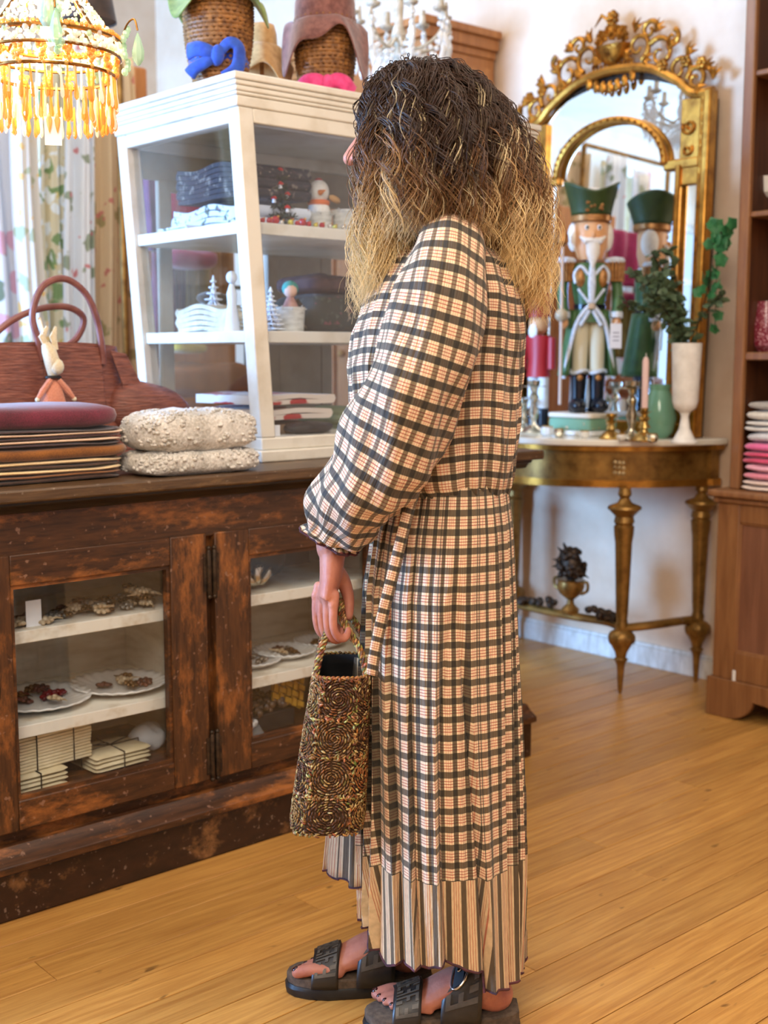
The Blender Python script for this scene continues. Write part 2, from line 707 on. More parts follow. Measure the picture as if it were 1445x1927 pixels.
def knit(name, c1, c2, freq=300.0, rough=0.9, bmp=0.5, axis=(0, 0, 1), fuzz=0.4):
    m, nt, b = newmat(name)
    b.inputs['Roughness'].default_value = rough
    b.inputs['Sheen Weight'].default_value = fuzz
    v = coords(nt)
    w = nd(nt, 'ShaderNodeTexNoise', i_Scale=freq, i_Detail=2)
    nt.links.new(v, w.inputs['Vector'])
    big = nd(nt, 'ShaderNodeTexNoise', i_Scale=14.0, i_Detail=4)
    nt.links.new(v, big.inputs['Vector'])
    mxf = nd(nt, 'ShaderNodeMath', operation='MULTIPLY_ADD')
    mxf.inputs[1].default_value = 0.5
    nt.links.new(w.outputs['Fac'], mxf.inputs[0])
    mh = nd(nt, 'ShaderNodeMath', operation='MULTIPLY')
    mh.inputs[1].default_value = 0.5
    nt.links.new(big.outputs['Fac'], mh.inputs[0])
    nt.links.new(mh.outputs[0], mxf.inputs[2])
    r = ramp(nt, [(0.36, c1), (0.64, c2)])
    nt.links.new(mxf.outputs[0], r.inputs['Fac'])
    nt.links.new(r.outputs['Color'], b.inputs['Base Color'])
    bump(nt, b, mxf.outputs[0], bmp, 0.006)
    return m


def wicker_mat(name, c1, c2):
    m, nt, b = newmat(name)
    b.inputs['Roughness'].default_value = 0.55
    v = coords(nt)
    n = nd(nt, 'ShaderNodeTexNoise', i_Scale=60.0, i_Detail=3)
    nt.links.new(v, n.inputs['Vector'])
    r = ramp(nt, [(0.3, c1), (0.7, c2)])
    nt.links.new(n.outputs['Fac'], r.inputs['Fac'])
    nt.links.new(r.outputs['Color'], b.inputs['Base Color'])
    bump(nt, b, n.outputs['Fac'], 0.3, 0.002)
    return m


# shared materials
MAT = {}
MAT['plaster'] = M('wall_plaster', srgb(232, 210, 186), srgb(216, 188, 160), rough=0.9, scale=3.0, bmp=0.35, bd=0.012, bscale=9)
MAT['ceil'] = M('ceiling_paint', srgb(225, 215, 200), srgb(210, 198, 180), rough=0.9, scale=2)
MAT['skirting'] = M('skirting_paint', srgb(235, 232, 225), srgb(205, 198, 186), rough=0.5, scale=12, stretch=(3, 3, 1))
MAT['floor'] = wood('floor_board_oak', srgb(170, 116, 54), srgb(214, 162, 86), along=(1.3, 26, 26), scale=3.2, rough=0.42, bmp=0.1, coat=0.12, knots=True)
MAT['gap'] = M('floor_gap', srgb(40, 22, 10), rough=0.9)
MAT['cwood'] = worn_wood('counter_worn_wood', srgb(42, 25, 15), srgb(88, 54, 30), srgb(160, 98, 48), along=(1, 9, 9), amount=0.56)
MAT['cwoodv'] = worn_wood('counter_worn_stile', srgb(46, 27, 16), srgb(94, 58, 31), srgb(160, 98, 48), along=(9, 9, 1), amount=0.56)
MAT['cdark'] = worn_wood('counter_plinth_scuffed', srgb(34, 19, 12), srgb(58, 33, 20), srgb(140, 98, 60), along=(1, 2, 2), amount=0.60, scale=5)
MAT['ctop'] = worn_wood('counter_top_plank', srgb(60, 42, 28), srgb(104, 78, 52), srgb(140, 108, 72), along=(1, 12, 12), amount=0.6)
MAT['cblack'] = M('counter_black_moulding', srgb(28, 22, 18), srgb(52, 40, 30), rough=0.45, scale=14, stretch=(1, 6, 6))
MAT['cin'] = M('counter_inner_white', srgb(235, 226, 208), srgb(196, 180, 154), rough=0.7, scale=6, stretch=(1, 1, 4), lo=0.4, hi=0.7)
MAT['shelfwhite'] = M('chipped_white_shelf', srgb(246, 240, 226), srgb(206, 186, 156), rough=0.6, scale=16, lo=0.5, hi=0.75)
MAT['swhite'] = M('showcase_white_paint', srgb(224, 220, 210), srgb(200, 192, 176), rough=0.42, scale=7, lo=0.45, hi=0.7, bmp=0.1)
MAT['sgrey'] = M('showcase_inner_grey', srgb(176, 166, 150), srgb(150, 140, 124), rough=0.6, scale=5)
MAT['glass'] = glass_pane('window_glass')
MAT['gold'] = M('gilded_carving', srgb(192, 132, 50), srgb(92, 54, 18), rough=0.3, metal=0.85, scale=26, lo=0.4, hi=0.72, bmp=0.5, bd=0.006, bscale=60)
MAT['goldflat'] = M('gilded_frame', srgb(198, 142, 60), srgb(128, 80, 28), rough=0.32, metal=0.8, scale=16, lo=0.4, hi=0.75, bmp=0.2, bd=0.003, bscale=90)
MAT['brass'] = M('aged_gilt_wood', srgb(168, 128, 66), srgb(110, 78, 34), rough=0.36, metal=0.6, scale=18, lo=0.35, hi=0.7, bmp=0.2)
MAT['champagne'] = M('rubbed_gilt_carving', srgb(196, 172, 128), srgb(120, 92, 52), rough=0.4, metal=0.55, scale=40, lo=0.35, hi=0.65, bmp=0.4, bscale=70)
MAT['mirror'] = M('mirror_silver', (0.9, 0.92, 0.93), rough=0.01, metal=1.0)
MAT['marble'] = M('cream_marble', srgb(246, 240, 226), srgb(222, 208, 184), rough=0.15, scale=5, lo=0.45, hi=0.75)
MAT['pine'] = wood('hutch_pine', srgb(124, 80, 46), srgb(166, 116, 72), along=(14, 14, 1.2), scale=3, rough=0.45, knots=False)
MAT['pinered'] = wood('hutch_panel_wood', srgb(118, 76, 54), srgb(150, 102, 76), along=(10, 10, 1.0), scale=3, rough=0.5)
MAT['hutchdark'] = wood('hutch_back_mahogany', srgb(58, 30, 16), srgb(98, 56, 30), along=(12, 12, 1.2), scale=3, rough=0.3)
MAT['cupboard'] = wood('cupboard_pine', srgb(158, 96, 46), srgb(196, 132, 70), along=(14, 14, 1.2), scale=3, rough=0.5)
MAT['black'] = M('black_item', srgb(20, 19, 20), srgb(40, 38, 40), rough=0.5, scale=30)
MAT['white'] = M('white_item', srgb(244, 243, 240), srgb(222, 220, 216), rough=0.6, scale=20)
MAT['silver'] = M('tarnished_silver', srgb(220, 212, 196), srgb(150, 136, 110), rough=0.18, metal=0.95, scale=30, lo=0.4, hi=0.7)
MAT['iron'] = M('dark_iron', srgb(42, 34, 28), srgb(84, 66, 50), rough=0.5, metal=0.6, scale=60)
MAT['card'] = M('white_card', srgb(244, 243, 246), rough=0.7)

# ---------------------------------------------------------------- the room
XB, X0, Y0, YW, ZC = 3.87, -3.0, -2.2, 7.0, 3.4


def struct(name, mb, mat, parent=None, **k):
    o = obj(name, mb, mat, parent, **k)
    if parent is None:
        o['kind'] = 'structure'
    return o


def ring(mb, x0, x1, z0, z1, wx, wz0, wz1, y0, y1):
    o = [(x0, z0), (x1, z0), (x1, z1), (x0, z1)]
    i = [(x0 + wx, z0 + wz0), (x1 - wx, z0 + wz0), (x1 - wx, z1 - wz1), (x0 + wx, z1 - wz1)]
    vs = [(a, y0, c) for a, c in o] + [(a, y0, c) for a, c in i] + [(a, y1, c) for a, c in o] + [(a, y1, c) for a, c in i]
    fs = []
    for k in range(4):
        n = (k + 1) % 4
        fs += [(k, n, n + 4, k + 4), (k + 8, k + 12, n + 12, n + 8), (k, k + 8, n + 8, n), (k + 4, n + 4, n + 12, k + 12)]
    mb.add(vs, fs)
    return mb



floor = struct('floor', MB().box(X0, XB, Y0, YW, -0.06, -0.012), MAT['gap'])
BW = 0.098
board_mesh = {}
yb = Y0
row = 0
while yb < YW - 0.02:
    x = X0 + (row * 0.83) % 1.9
    cuts = [X0]
    while x < XB:
        if x > X0 + 0.3:
            cuts.append(x)
        x += 2.6 + 0.5 * ((row * 7) % 3)
    cuts.append(XB)
    if -1.0 < yb < 4.6:
        segs = list(zip(cuts, cuts[1:]))
    else:
        segs = [(X0, XB)]
    for a, b in segs:
        w = min(BW, YW - yb) - 0.0026
        L = round(b - a - 0.0012, 4)
        key = (L, round(w, 4))
        if key not in board_mesh:
            mb = MB()
            e = 0.0012
            mb.v = [(-L / 2, -w / 2, -0.012), (L / 2, -w / 2, -0.012), (L / 2, w / 2, -0.012), (-L / 2, w / 2, -0.012),
                    (-L / 2, -w / 2, -e), (L / 2, -w / 2, -e), (L / 2, w / 2, -e), (-L / 2, w / 2, -e),
                    (-L / 2 + e, -w / 2 + e, 0), (L / 2 - e, -w / 2 + e, 0), (L / 2 - e, w / 2 - e, 0), (-L / 2 + e, w / 2 - e, 0)]
            mb.f = [(0, 1, 5, 4), (1, 2, 6, 5), (2, 3, 7, 6), (3, 0, 4, 7), (4, 5, 9, 8), (5, 6, 10, 9), (6, 7, 11, 10), (7, 4, 8, 11), (8, 9, 10, 11)]
            me = mb.mesh('floor_board', 0)
            me.materials.append(MAT['floor'])
            board_mesh[key] = me
        o = bpy.data.objects.new('floor_board', board_mesh[key])
        o.location = ((a + b) / 2, yb + BW / 2, 0)
        o.parent = floor
        COL.objects.link(o)
    yb += BW
    row += 1

struct('wall_back', MB().box(XB, XB + 0.15, Y0, YW, 0, ZC), MAT['plaster'])
wl = MB().box(X0 - 0.15, X0, Y0, 3.8, 0, ZC)
wl.box(X0 - 0.15, X0, 6.3, YW, 0, ZC)
wl.box(X0 - 0.15, X0, 3.8, 6.3, 0, 0.75)
wl.box(X0 - 0.15, X0, 3.8, 6.3, 2.75, ZC)
struct('wall_left', wl, MAT['plaster'])
struct('wall_near', MB().box(X0, XB, Y0 - 0.15, Y0, 0, ZC), MAT['plaster'])
struct('ceiling', MB().box(X0, XB, Y0, YW, ZC, ZC + 0.1), MAT['ceil'])
# shop-front wall with two wide windows
wf = MB()
WZ0, WZ1 = 0.75, 2.75
wins = [(-2.7, -1.35), (0.3, 2.6)]
wf.box(X0, XB, YW, YW + 0.2, 0, WZ0)
wf.box(X0, XB, YW, YW + 0.2, WZ1, ZC)
for a, b in ((X0, -2.7), (-1.35, 0.3), (2.6, XB)):
    wf.box(a, b, YW, YW + 0.2, WZ0, WZ1)
struct('wall_shopfront', wf, MAT['plaster'])
for i, (a, b) in enumerate(wins):
    w = struct('window_%d' % (i + 1), MB().box(a, b, YW + 0.09, YW + 0.10, WZ0, WZ1), MAT['glass'])
    obj('window_frame', ring(MB(), a, b, WZ0, WZ1, 0.06, 0.06, 0.06, YW + 0.05, YW + 0.14), MAT['white'], w)
    obj('mullion', MB().box((a + b) / 2 - 0.03, (a + b) / 2 + 0.03, YW + 0.06, YW + 0.13, WZ0 + 0.06, WZ1 - 0.06), MAT['white'], w)
    obj('transom', MB().box(a + 0.06, b - 0.06, YW + 0.065, YW + 0.125, 2.2, 2.26), MAT['white'], w)
struct('shade_pier_1', MB().box(2.75, XB, 6.35, 6.5, 0, ZC), MAT['plaster'])  # added pier that blocks window light from the far back wall
w = struct('window_3', MB().box(X0 - 0.09, X0 - 0.08, 3.8, 6.3, 0.75, 2.75), MAT['glass'])
obj('window_frame', ring(MB(), 3.8, 6.3, 0.75, 2.75, 0.06, 0.06, 0.06, 0, 0.08).xf(Matrix(((0, 1, 0, X0 - 0.12), (1, 0, 0, 0), (0, 0, 1, 0), (0, 0, 0, 1)))), MAT['white'], w)
bb = MB()
bb.box(XB - 0.018, XB, Y0, YW, 0, 0.075)
bb.box(XB - 0.012, XB, Y0, YW, 0.075, 0.09)
struct('baseboard_back', bb, MAT['skirting'], bevel=0.003)

# ---------------------------------------------------------------- the counter
CY = 2.43          # door face
CX0, CX1 = 0.30, 2.60
CT = thing('shop_counter', 'long worn dark wooden shop counter with glazed doors behind the woman', 'counter', (1.5, 2.8, 0))
b = MB()
b.box(CX0, CX1, CY, CY + 0.02, 0.775, 0.885)         # frieze
b.box(CX0, CX1, CY + 0.02, 3.22, 0.150, 0.235)        # bottom board
b.box(CX1 - 0.03, CX1, CY, 3.22, 0.10, 0.885)
b.box(CX0, CX0 + 0.03, CY, 3.22, 0.10, 0.885)
wpart(CT, 'carcass', b, MAT['cwood'], bevel=0.003)
b = MB().box(CX0 + 0.03, CX1 - 0.03, 2.82, 2.84, 0.235, 0.885)
b.box(CX0 + 0.03, CX1 - 0.03, CY + 0.02, 2.82, 0.86, 0.875)
wpart(CT, 'back_panel', b, MAT['cin'])
b = MB()
b.box(CX0 - 0.02, CX1 + 0.11, 2.405, 3.24, 0.0, 0.105)
wpart(CT, 'plinth', b, MAT['cdark'], bevel=0.004)
b = MB()
pr = [(2.405, 0.105), (2.385, 0.112), (2.385, 0.128), (2.398, 0.136), (2.41, 0.142), (2.424, 0.158), (2.44, 0.158), (2.44, 0.105)]
b.prism(pr, lambda u, v: (CX0 - 0.02, u, v), (CX1 + 0.13 - CX0, 0, 0))
wpart(CT, 'base_moulding', b, MAT['cwood'], bevel=0.002)
b = MB()
pr = [(2.43, 0.868), (2.415, 0.872), (2.405, 0.884), (2.392, 0.889), (2.392, 0.897), (2.44, 0.897)]
b.prism(pr, lambda u, v: (CX0 - 0.03, u, v), (CX1 + 0.11 - CX0, 0, 0))
wpart(CT, 'top_moulding', b, MAT['cblack'], bevel=0.002)
b = MB().box(CX0 - 0.04, CX1 + 0.11, 2.372, 3.26, 0.897, 0.924)
wpart(CT, 'worktop', b, MAT['ctop'], bevel=0.005)
for xa, xb_ in ((0.46, 0.50), (1.585, 1.605), (2.19, 2.215)):
    wpart(CT, 'mullion_post', MB().box(xa - 0.018, xb_ + 0.018, CY + 0.0185, CY + 0.03, 0.178, 0.78), MAT['cwoodv'], bevel=0.002)
    wpart(CT, 'divider', MB().box(xa, xb_, CY + 0.03, 2.82, 0.235, 0.86), MAT['cin'], bevel=0.002)


def part_empty(T, name):
    o = bpy.data.objects.new(name, None)
    o.empty_display_size = 0.02
    COL.objects.link(o)
    o.parent = T
    return o


def counter_door(xa, xb_, hinge_left, keyhole):
    z0, z1 = 0.185, 0.783
    y0, y1 = CY - 0.006, CY + 0.018
    sw, rt, rb = 0.098, 0.066, 0.066
    D = part_empty(CT, 'door')
    for q in (xa, xb_ - sw):
        wpart(CT, 'stile', MB().box(q, q + sw, y0, y1, z0, z1), MAT['cwoodv'], parent=D, bevel=0.003)
    for q, w_ in ((z1 - rt, rt), (z0, rb)):
        wpart(CT, 'rail', MB().box(xa + sw, xb_ - sw, y0 + 0.0005, y1, q, q + w_), MAT['cwood'], parent=D, bevel=0.003)
    wpart(CT, 'glazing_bead', ring(MB(), xa + sw, xb_ - sw, z0 + rb, z1 - rt, 0.008, 0.008, 0.008, y0 + 0.006, y1), MAT['cwood'], parent=D)
    g = MB().box(xa + sw, xb_ - sw, y1 - 0.006, y1 - 0.003, z0 + rb, z1 - rt)
    wpart(CT, 'pane', g, MAT['glass'], parent=D)
    hx = xa - 0.004 if hinge_left else xb_ + 0.004
    for hz in (0.69, 0.245):
        h = MB()
        h.lathe([(0.004, -0.055), (0.006, -0.05), (0.006, 0.05), (0.004, 0.055)], 10, (hx, y0 - 0.003, hz))
        h.ball((hx, y0 - 0.003, hz + 0.058), 0.006)
        h.ball((hx, y0 - 0.003, hz - 0.058), 0.006)
        h.box(hx - 0.004, hx + 0.014 * (1 if hinge_left else -1), y0 - 0.002, y0 + 0.002, hz - 0.045, hz + 0.045)
        wpart(CT, 'hinge', h, MAT['iron'], parent=D)
    if keyhole:
        kx = (xa + sw / 2) if not hinge_left else (xb_ - sw / 2)
        k = MB()
        k.lathe([(0.001, 0), (0.018, 0.001), (0.015, 0.004), (0.006, 0.005), (0.001, 0.003)], 16, (kx, y0, 0.5), m=RX(pi / 2), sy=2.6)
        wpart(CT, 'escutcheon', k, MAT['iron'], parent=D)


counter_door(1.000, 1.583, False, True)
counter_door(1.606, 2.188, True, True)
counter_door(0.415 + 0.09, 0.990, False, False)
counter_door(2.216, 2.568, True, False)
# shelves: one per bay and level
for xa, xb_ in ((0.51, 1.584), (1.606, 2.189), (2.216, 2.569)):
    for zz in (0.397, 0.607):
        wpart(CT, 'shelf', MB().box(xa, xb_, 2.475, 2.82, zz - 0.028, zz), MAT['shelfwhite'], bevel=0.002)

# ---------------------------------------------------------------- the white showcase on the counter
SZ0, SZ1 = 0.924, 1.878
SY0, SY1 = 2.575, 3.165


def slx(z):
    return 1.858 - (z - 0.924) * 0.072


def srx(z):
    return 2.80 + (z - 0.924) * 0.072


ST = thing('showcase_cabinet', 'white painted glass showcase standing on the dark counter', 'showcase', (2.3, 2.87, 0.924))


def sbox(mb, fx0, fx1, y0, y1, z0, z1):
    """box whose x limits are functions of z (the sides splay)"""
    mb.hexa([(fx0(z0), y0, z0), (fx1(z0), y0, z0), (fx1(z0), y1, z0), (fx0(z0), y1, z0),
             (fx0(z1), y0, z1), (fx1(z1), y0, z1), (fx1(z1), y1, z1), (fx0(z1), y1, z1)])


PW = 0.046
b = MB()
sbox(b, lambda z: slx(z) - 0.012, lambda z: srx(z) + 0.012, SY0 - 0.012, SY1 + 0.01, SZ0, SZ0 + 0.030)
sbox(b, lambda z: slx(z), lambda z: srx(z), SY0, SY1, SZ0 + 0.030, SZ0 + 0.062)
wpart(ST, 'base', b, MAT['swhite'], bevel=0.004)
for fx0, fx1 in ((slx, lambda z: slx(z) + PW), (lambda z: srx(z) - PW, srx)):
    for ya, yb_ in ((SY0, SY0 + PW), (SY1 - PW, SY1)):
        b = MB()
        sbox(b, fx0, fx1, ya, yb_, SZ0 + 0.062, 1.80)
        wpart(ST, 'post', b, MAT['swhite'], bevel=0.004)
for (ya, yb_) in ((SY0 + 0.001, SY0 + PW - 0.004), (SY1 - PW + 0.004, SY1 - 0.001)):
    b = MB()
    sbox(b, lambda z: slx(z) + PW, lambda z: srx(z) - PW, ya, yb_, 1.765, 1.80)
    wpart(ST, 'top_rail', b, MAT['swhite'], bevel=0.003)
for s in (0, 1):
    b = MB()
    f0 = (lambda z: slx(z) + 0.002) if s == 0 else (lambda z: srx(z) - PW + 0.004)
    f1 = (lambda z: slx(z) + PW - 0.004) if s == 0 else (lambda z: srx(z) - 0.002)
    sbox(b, f0, f1, SY0 + PW, SY1 - PW, 1.765, 1.80)
    wpart(ST, 'side_rail', b, MAT['swhite'], bevel=0.003)
b = MB()
for z0, z1, e in ((1.80, 1.826, 0.003), (1.826, 1.835, 0.007), (1.835, 1.848, 0.010), (1.848, 1.860, 0.014), (1.860, SZ1, 0.019)):
    b.box(slx(1.83) - e, srx(1.83) + e, SY0 - e, SY1 + e, z0, z1)
wpart(ST, 'cornice', b, MAT['swhite'], bevel=0.004)
for zz in (1.530, 1.258):
    b = MB()
    sbox(b, lambda z: slx(z) + 0.012, lambda z: srx(z) - 0.012, SY0 + 0.03, SY1 - 0.02, zz - 0.030, zz)
    wpart(ST, 'shelf', b, MAT['swhite'], bevel=0.002)
b = MB()
sbox(b, lambda z: slx(z) + 0.02, lambda z: slx(z) + 0.024, SY0 + PW, SY1 - PW, SZ0 + 0.062, 1.765)
wpart(ST, 'side_pane', b, MAT['glass'])
b = MB()
sbox(b, lambda z: slx(z) + PW, lambda z: srx(z) - PW, SY0 + 0.012, SY0 + 0.016, SZ0 + 0.062, 1.765)
wpart(ST, 'front_pane', b, MAT['glass'])
b = MB()
sbox(b, lambda z: srx(z) - 0.03, lambda z: srx(z) - 0.018, SY0 + PW, SY1 - PW, SZ0 + 0.062, 1.765)
wpart(ST, 'side_panel', b, MAT['sgrey'])
# back: two framed doors, boarded at the top
for k, (xa, xb_) in enumerate(((1.91, 2.33), (2.50, 2.79))):
    D = wpart(ST, 'back_door', ring(MB(), xa, xb_, SZ0 + 0.065, 1.690, 0.04, 0.04, 0.03, SY1 - 0.03, SY1 - 0.008), MAT['sgrey'], bevel=0.002)
    wpart(ST, 'pane', MB().box(xa + 0.04, xb_ - 0.04, SY1 - 0.02, SY1 - 0.017, 1.029, 1.66), MAT['glass'], parent=D)
wpart(ST, 'back_board', MB().box(2.332, 2.498, SY1 - 0.026, SY1 - 0.012, SZ0 + 0.065, 1.690), MAT['sgrey'], bevel=0.002)
b = MB()
sbox(b, lambda z: slx(z) + PW, lambda z: srx(z) - PW, SY1 - 0.028, SY1 - 0.010, 1.690, 1.765)
wpart(ST, 'back_rail', b, MAT['sgrey'], bevel=0.002)

# ---------------------------------------------------------------- the woman
PO = Vector((1.5, 1.53, 0))
PRZ = AZ - pi / 2          # local x = her back (image right), local y = away from us
SKIN = M('skin', srgb(192, 126, 102), srgb(164, 96, 78), rough=0.55, scale=18, lo=0.35, hi=0.7, bmp=0.35, bd=0.002, bscale=160)
SKIN.node_tree.nodes['Principled BSDF'].inputs['Subsurface Weight'].default_value = 0.12
SKIN.node_tree.nodes['Principled BSDF'].inputs['Subsurface Radius'].default_value = (0.02, 0.008, 0.004)
PLAID = plaid('plaid_cotton')
PLAID2 = plaid('plaid_skirt_cotton', du=(0.17, 0.162, 0.135), dv=(0.16, 0.153, 0.13))
STRIPE = plaid('striped_border_cotton', horizontal=False, cream=(0.62, 0.44, 0.25), pu=0.027)
HEM = M('dark_hem_thread', srgb(44, 24, 34), srgb(90, 40, 46), rough=0.8, scale=60)
P = thing('person', 'woman with long curly blonde hair in a plaid dress holding a crochet bag', 'person', PO, PRZ)

# --- body as one skin
bd = MB()


def limb(pts, rs, n=14):
    q = cr(pts, 5)
    r = []
    for i in range(len(q)):
        t = i / (len(q) - 1) * (len(rs) - 1)
        k = min(int(t), len(rs) - 2)
        a, b2 = rs[k], rs[k + 1]
        ft = t - k
        if isinstance(a, tuple) or isinstance(b2, tuple):
            a = a if isinstance(a, tuple) else (a, a)
            b2 = b2 if isinstance(b2, tuple) else (b2, b2)
            r.append((a[0] + (b2[0] - a[0]) * ft, a[1] + (b2[1] - a[1]) * ft))
        else:
            r.append(a + (b2 - a) * ft)
    bd.tube(q, r, n, up=(1, 0, 0))
    bd.ball(q[0], min(r[0]) * 0.98 if isinstance(r[0], tuple) else r[0] * 0.98, 12, 8)
    bd.ball(q[-1], min(r[-1]) * 0.98 if isinstance(r[-1], tuple) else r[-1] * 0.98, 12, 8)


# trunk: (x radius, y radius)
limb([(0.0, 0, 0.84), (0.0, 0, 0.93), (-0.01, 0, 1.03), (-0.025, 0, 1.16), (-0.02, 0, 1.28), (-0.01, 0, 1.36), (-0.012, 0, 1.43), (-0.04, 0.005, 1.50)],
     [(0.075, 0.10), (0.08, 0.112), (0.075, 0.10), (0.085, 0.11), (0.08, 0.115), (0.055, 0.09), (0.045, 0.046), (0.05, 0.05)])
for s in (-1, 1):
    bd.ball((-0.10, s * 0.06, 1.19), (0.045, 0.05, 0.055), 14, 10)
    bd.ball((-0.015, s * 0.14, 1.345), (0.05, 0.05, 0.05), 14, 10)
# legs and feet
FEET = {-1: (0.105, -0.055), 1: (-0.045, 0.085)}     # heel x, y  (left near, right far)
for s, (hx, fy) in FEET.items():
    ax = hx - 0.035
    limb([(0.0, s * 0.062, 0.86), (-0.005 if s < 0 else -0.03, s * 0.066, 0.66), (ax - 0.03, (fy + s * 0.07) / 2, 0.47), (ax + 0.01, fy, 0.30), (ax, fy, 0.13), (ax - 0.002, fy, 0.075)],
         [0.066, 0.062, 0.050, 0.048, 0.034, 0.036])
    bd.ball((ax + 0.012, fy, 0.066), (0.036, 0.031, 0.032), 14, 10)
    limb([(ax + 0.008, fy, 0.075), (ax - 0.05, fy, 0.083), (ax - 0.10, fy, 0.066), (ax - 0.145, fy, 0.052)],
         [(0.034, 0.030), (0.034, 0.034), (0.024, 0.040), (0.013, 0.043)])
    for k in range(5):
        # big toe on the inner side
        ty = fy - s * (0.034 - k * 0.0165)
        L = (0.058, 0.056, 0.050, 0.042, 0.032)[k]
        rr = (0.0125, 0.0088, 0.0082, 0.0078, 0.0074)[k]
        bx = ax - 0.138 + 0.004 * k
        limb([(bx + 0.02, ty, 0.052), (bx - L * 0.45, ty, 0.056), (bx - L, ty - s * (-0.003 + 0.002 * k), 0.049)], [rr, rr, rr * 0.92], 10)
# arms
SH, EL, WR = Vector((-0.012, -0.155, 1.345)), Vector((-0.095, -0.185, 1.07)), Vector((-0.196, -0.105, 0.895))
limb([SH, SH.lerp(EL, 0.5) + Vector((0.006, -0.01, 0)), EL, EL.lerp(WR, 0.45), WR, WR + Vector((-0.003, 0.004, -0.022))],
     [0.046, 0.043, 0.036, 0.038, (0.027, 0.030), (0.024, 0.030)])
SH2, EL2, WR2 = Vector((-0.012, 0.155, 1.345)), Vector((-0.05, 0.195, 1.07)), Vector((-0.07, 0.20, 0.85))
limb([SH2, SH2.lerp(EL2, 0.5), EL2, EL2.lerp(WR2, 0.45), WR2, WR2 + Vector((-0.006, -0.002, -0.02))], [0.046, 0.043, 0.036, 0.037, (0.024, 0.028), (0.022, 0.028)])


def hand(W, s, curl):
    """palm faces her back (+x); little finger on the outer side (s = -1 left hand)"""
    th = rad(28) * -s
    across = Vector((-sin(th), cos(th), 0)) * -s           # from little finger to index
    pn = Vector((cos(th), sin(th), 0))
    kc = W + Vector((-0.010, 0.0, -0.086))
    up = Vector((0, 0, 1))
    limb([W + Vector((0, 0, 0.008)), W + Vector((-0.003, 0, -0.040)), kc + Vector((0, 0, 0.010))], [(0.023, 0.029), (0.019, 0.037), (0.0145, 0.040)], 16)
    for k in range(4):
        K = kc + across * (-0.0325 + 0.0217 * k) + up * (0.004 * (1.5 - abs(k - 2)))
        L = (0.80, 0.95, 1.02, 0.95)[k]
        rr = (0.0072, 0.0080, 0.0083, 0.0080)[k]
        bd.ball(K + up * 0.004 - pn * 0.005, rr * 1.15, 10, 8)
        if curl:
            pts = [K + up * 0.02, K - up * 0.010 - pn * 0.004, K - up * 0.046 * L - pn * 0.003, K - up * 0.066 * L + pn * 0.006, K - up * 0.068 * L + pn * 0.019, K - up * 0.052 * L + pn * 0.024]
        else:
            pts = [K + up * 0.02, K - up * 0.03 * L, K - up * 0.06 * L + pn * 0.008, K - up * 0.082 * L + pn * 0.02]
        limb(pts, [rr * 1.12, rr * 1.12, rr, rr * 1.05, rr * 0.94, rr * 0.84][:len(pts)], 10)
    b0 = W + across * 0.010 - Vector((0, 0, 0.028)) + pn * 0.006
    limb([b0, b0 + across * 0.010 + pn * 0.022 - up * 0.026, b0 + across * 0.004 + pn * 0.030 - up * 0.056, b0 - across * 0.004 + pn * 0.026 - up * 0.086],
         [0.015, 0.0135, 0.0105, 0.0085], 10)


hand(WR + Vector((-0.003, 0.004, -0.022)), -1, True)
hand(WR2 + Vector((-0.006, -0.002, -0.02)), 1, False)
# head
HT = rad(14)
HM = TR(-0.058, 0.008, 1.555) @ RZ(-HT)       # head frame: -x is the face


def hp(x, y, z):
    return HM @ Vector((x, y, z))


HR = HM.to_3x3().to_4x4()
bd.ball(hp(0.012, 0, 0.030), (0.092, 0.074, 0.088), 20, 14, m=HR)
bd.ball(hp(-0.035, 0, -0.030), (0.062, 0.058, 0.082), 18, 12, m=HR)
bd.ball(hp(-0.062, 0, -0.088), (0.026, 0.026, 0.024), 12, 8, m=HR)
bd.ball(hp(-0.020, 0, -0.075), (0.060, 0.048, 0.030), 14, 10, m=HR)
for q, r in ((((-0.088, 0, 0.018), (-0.104, 0, -0.002), (-0.117, 0, -0.024)), (0.008, 0.010, 0.013)),):
    limb([hp(*p_) for p_ in q], list(r), 12)
for s in (-1, 1):
    bd.ball(hp(-0.101, s * 0.010, -0.026), (0.010, 0.008, 0.008), 10, 8)
    bd.ball(hp(-0.074, s * 0.033, 0.028), (0.018, 0.024, 0.008), 12, 8, m=HR)      # brow
    bd.ball(hp(-0.070, s * 0.036, -0.014), (0.022, 0.022, 0.020), 12, 8, m=HR)     # cheek
    bd.ball(hp(0.012, s * 0.074, -0.004), (0.020, 0.008, 0.032), 12, 8, m=HR)      # ear
bd.ball(hp(-0.096, 0, -0.052), (0.010, 0.021, 0.006), 12, 8, m=HR)
bd.ball(hp(-0.094, 0, -0.063), (0.010, 0.018, 0.007), 12, 8, m=HR)
body = obj('body', bd, SKIN, P, smooth=0)
rm = body.modifiers.new('skin', 'REMESH')
rm.mode = 'VOXEL'
rm.voxel_size = 0.0029
rm.use_smooth_shade = True
sm = body.modifiers.new('smooth', 'SMOOTH')
sm.factor, sm.iterations = 0.5, 4
dg = bpy.context.evaluated_depsgraph_get()
me = bpy.data.meshes.new_from_object(body.evaluated_get(dg))
body.modifiers.clear()
old = body.data
body.data = me
bpy.data.meshes.remove(old)
me.name = 'body'
if not me.materials:
    me.materials.append(SKIN)
EYE = M('eye_white', srgb(236, 230, 224), rough=0.2)
IRIS = M('eye_iris', srgb(70, 62, 44), rough=0.1)
LIP = M('lips', srgb(176, 84, 82), rough=0.4)
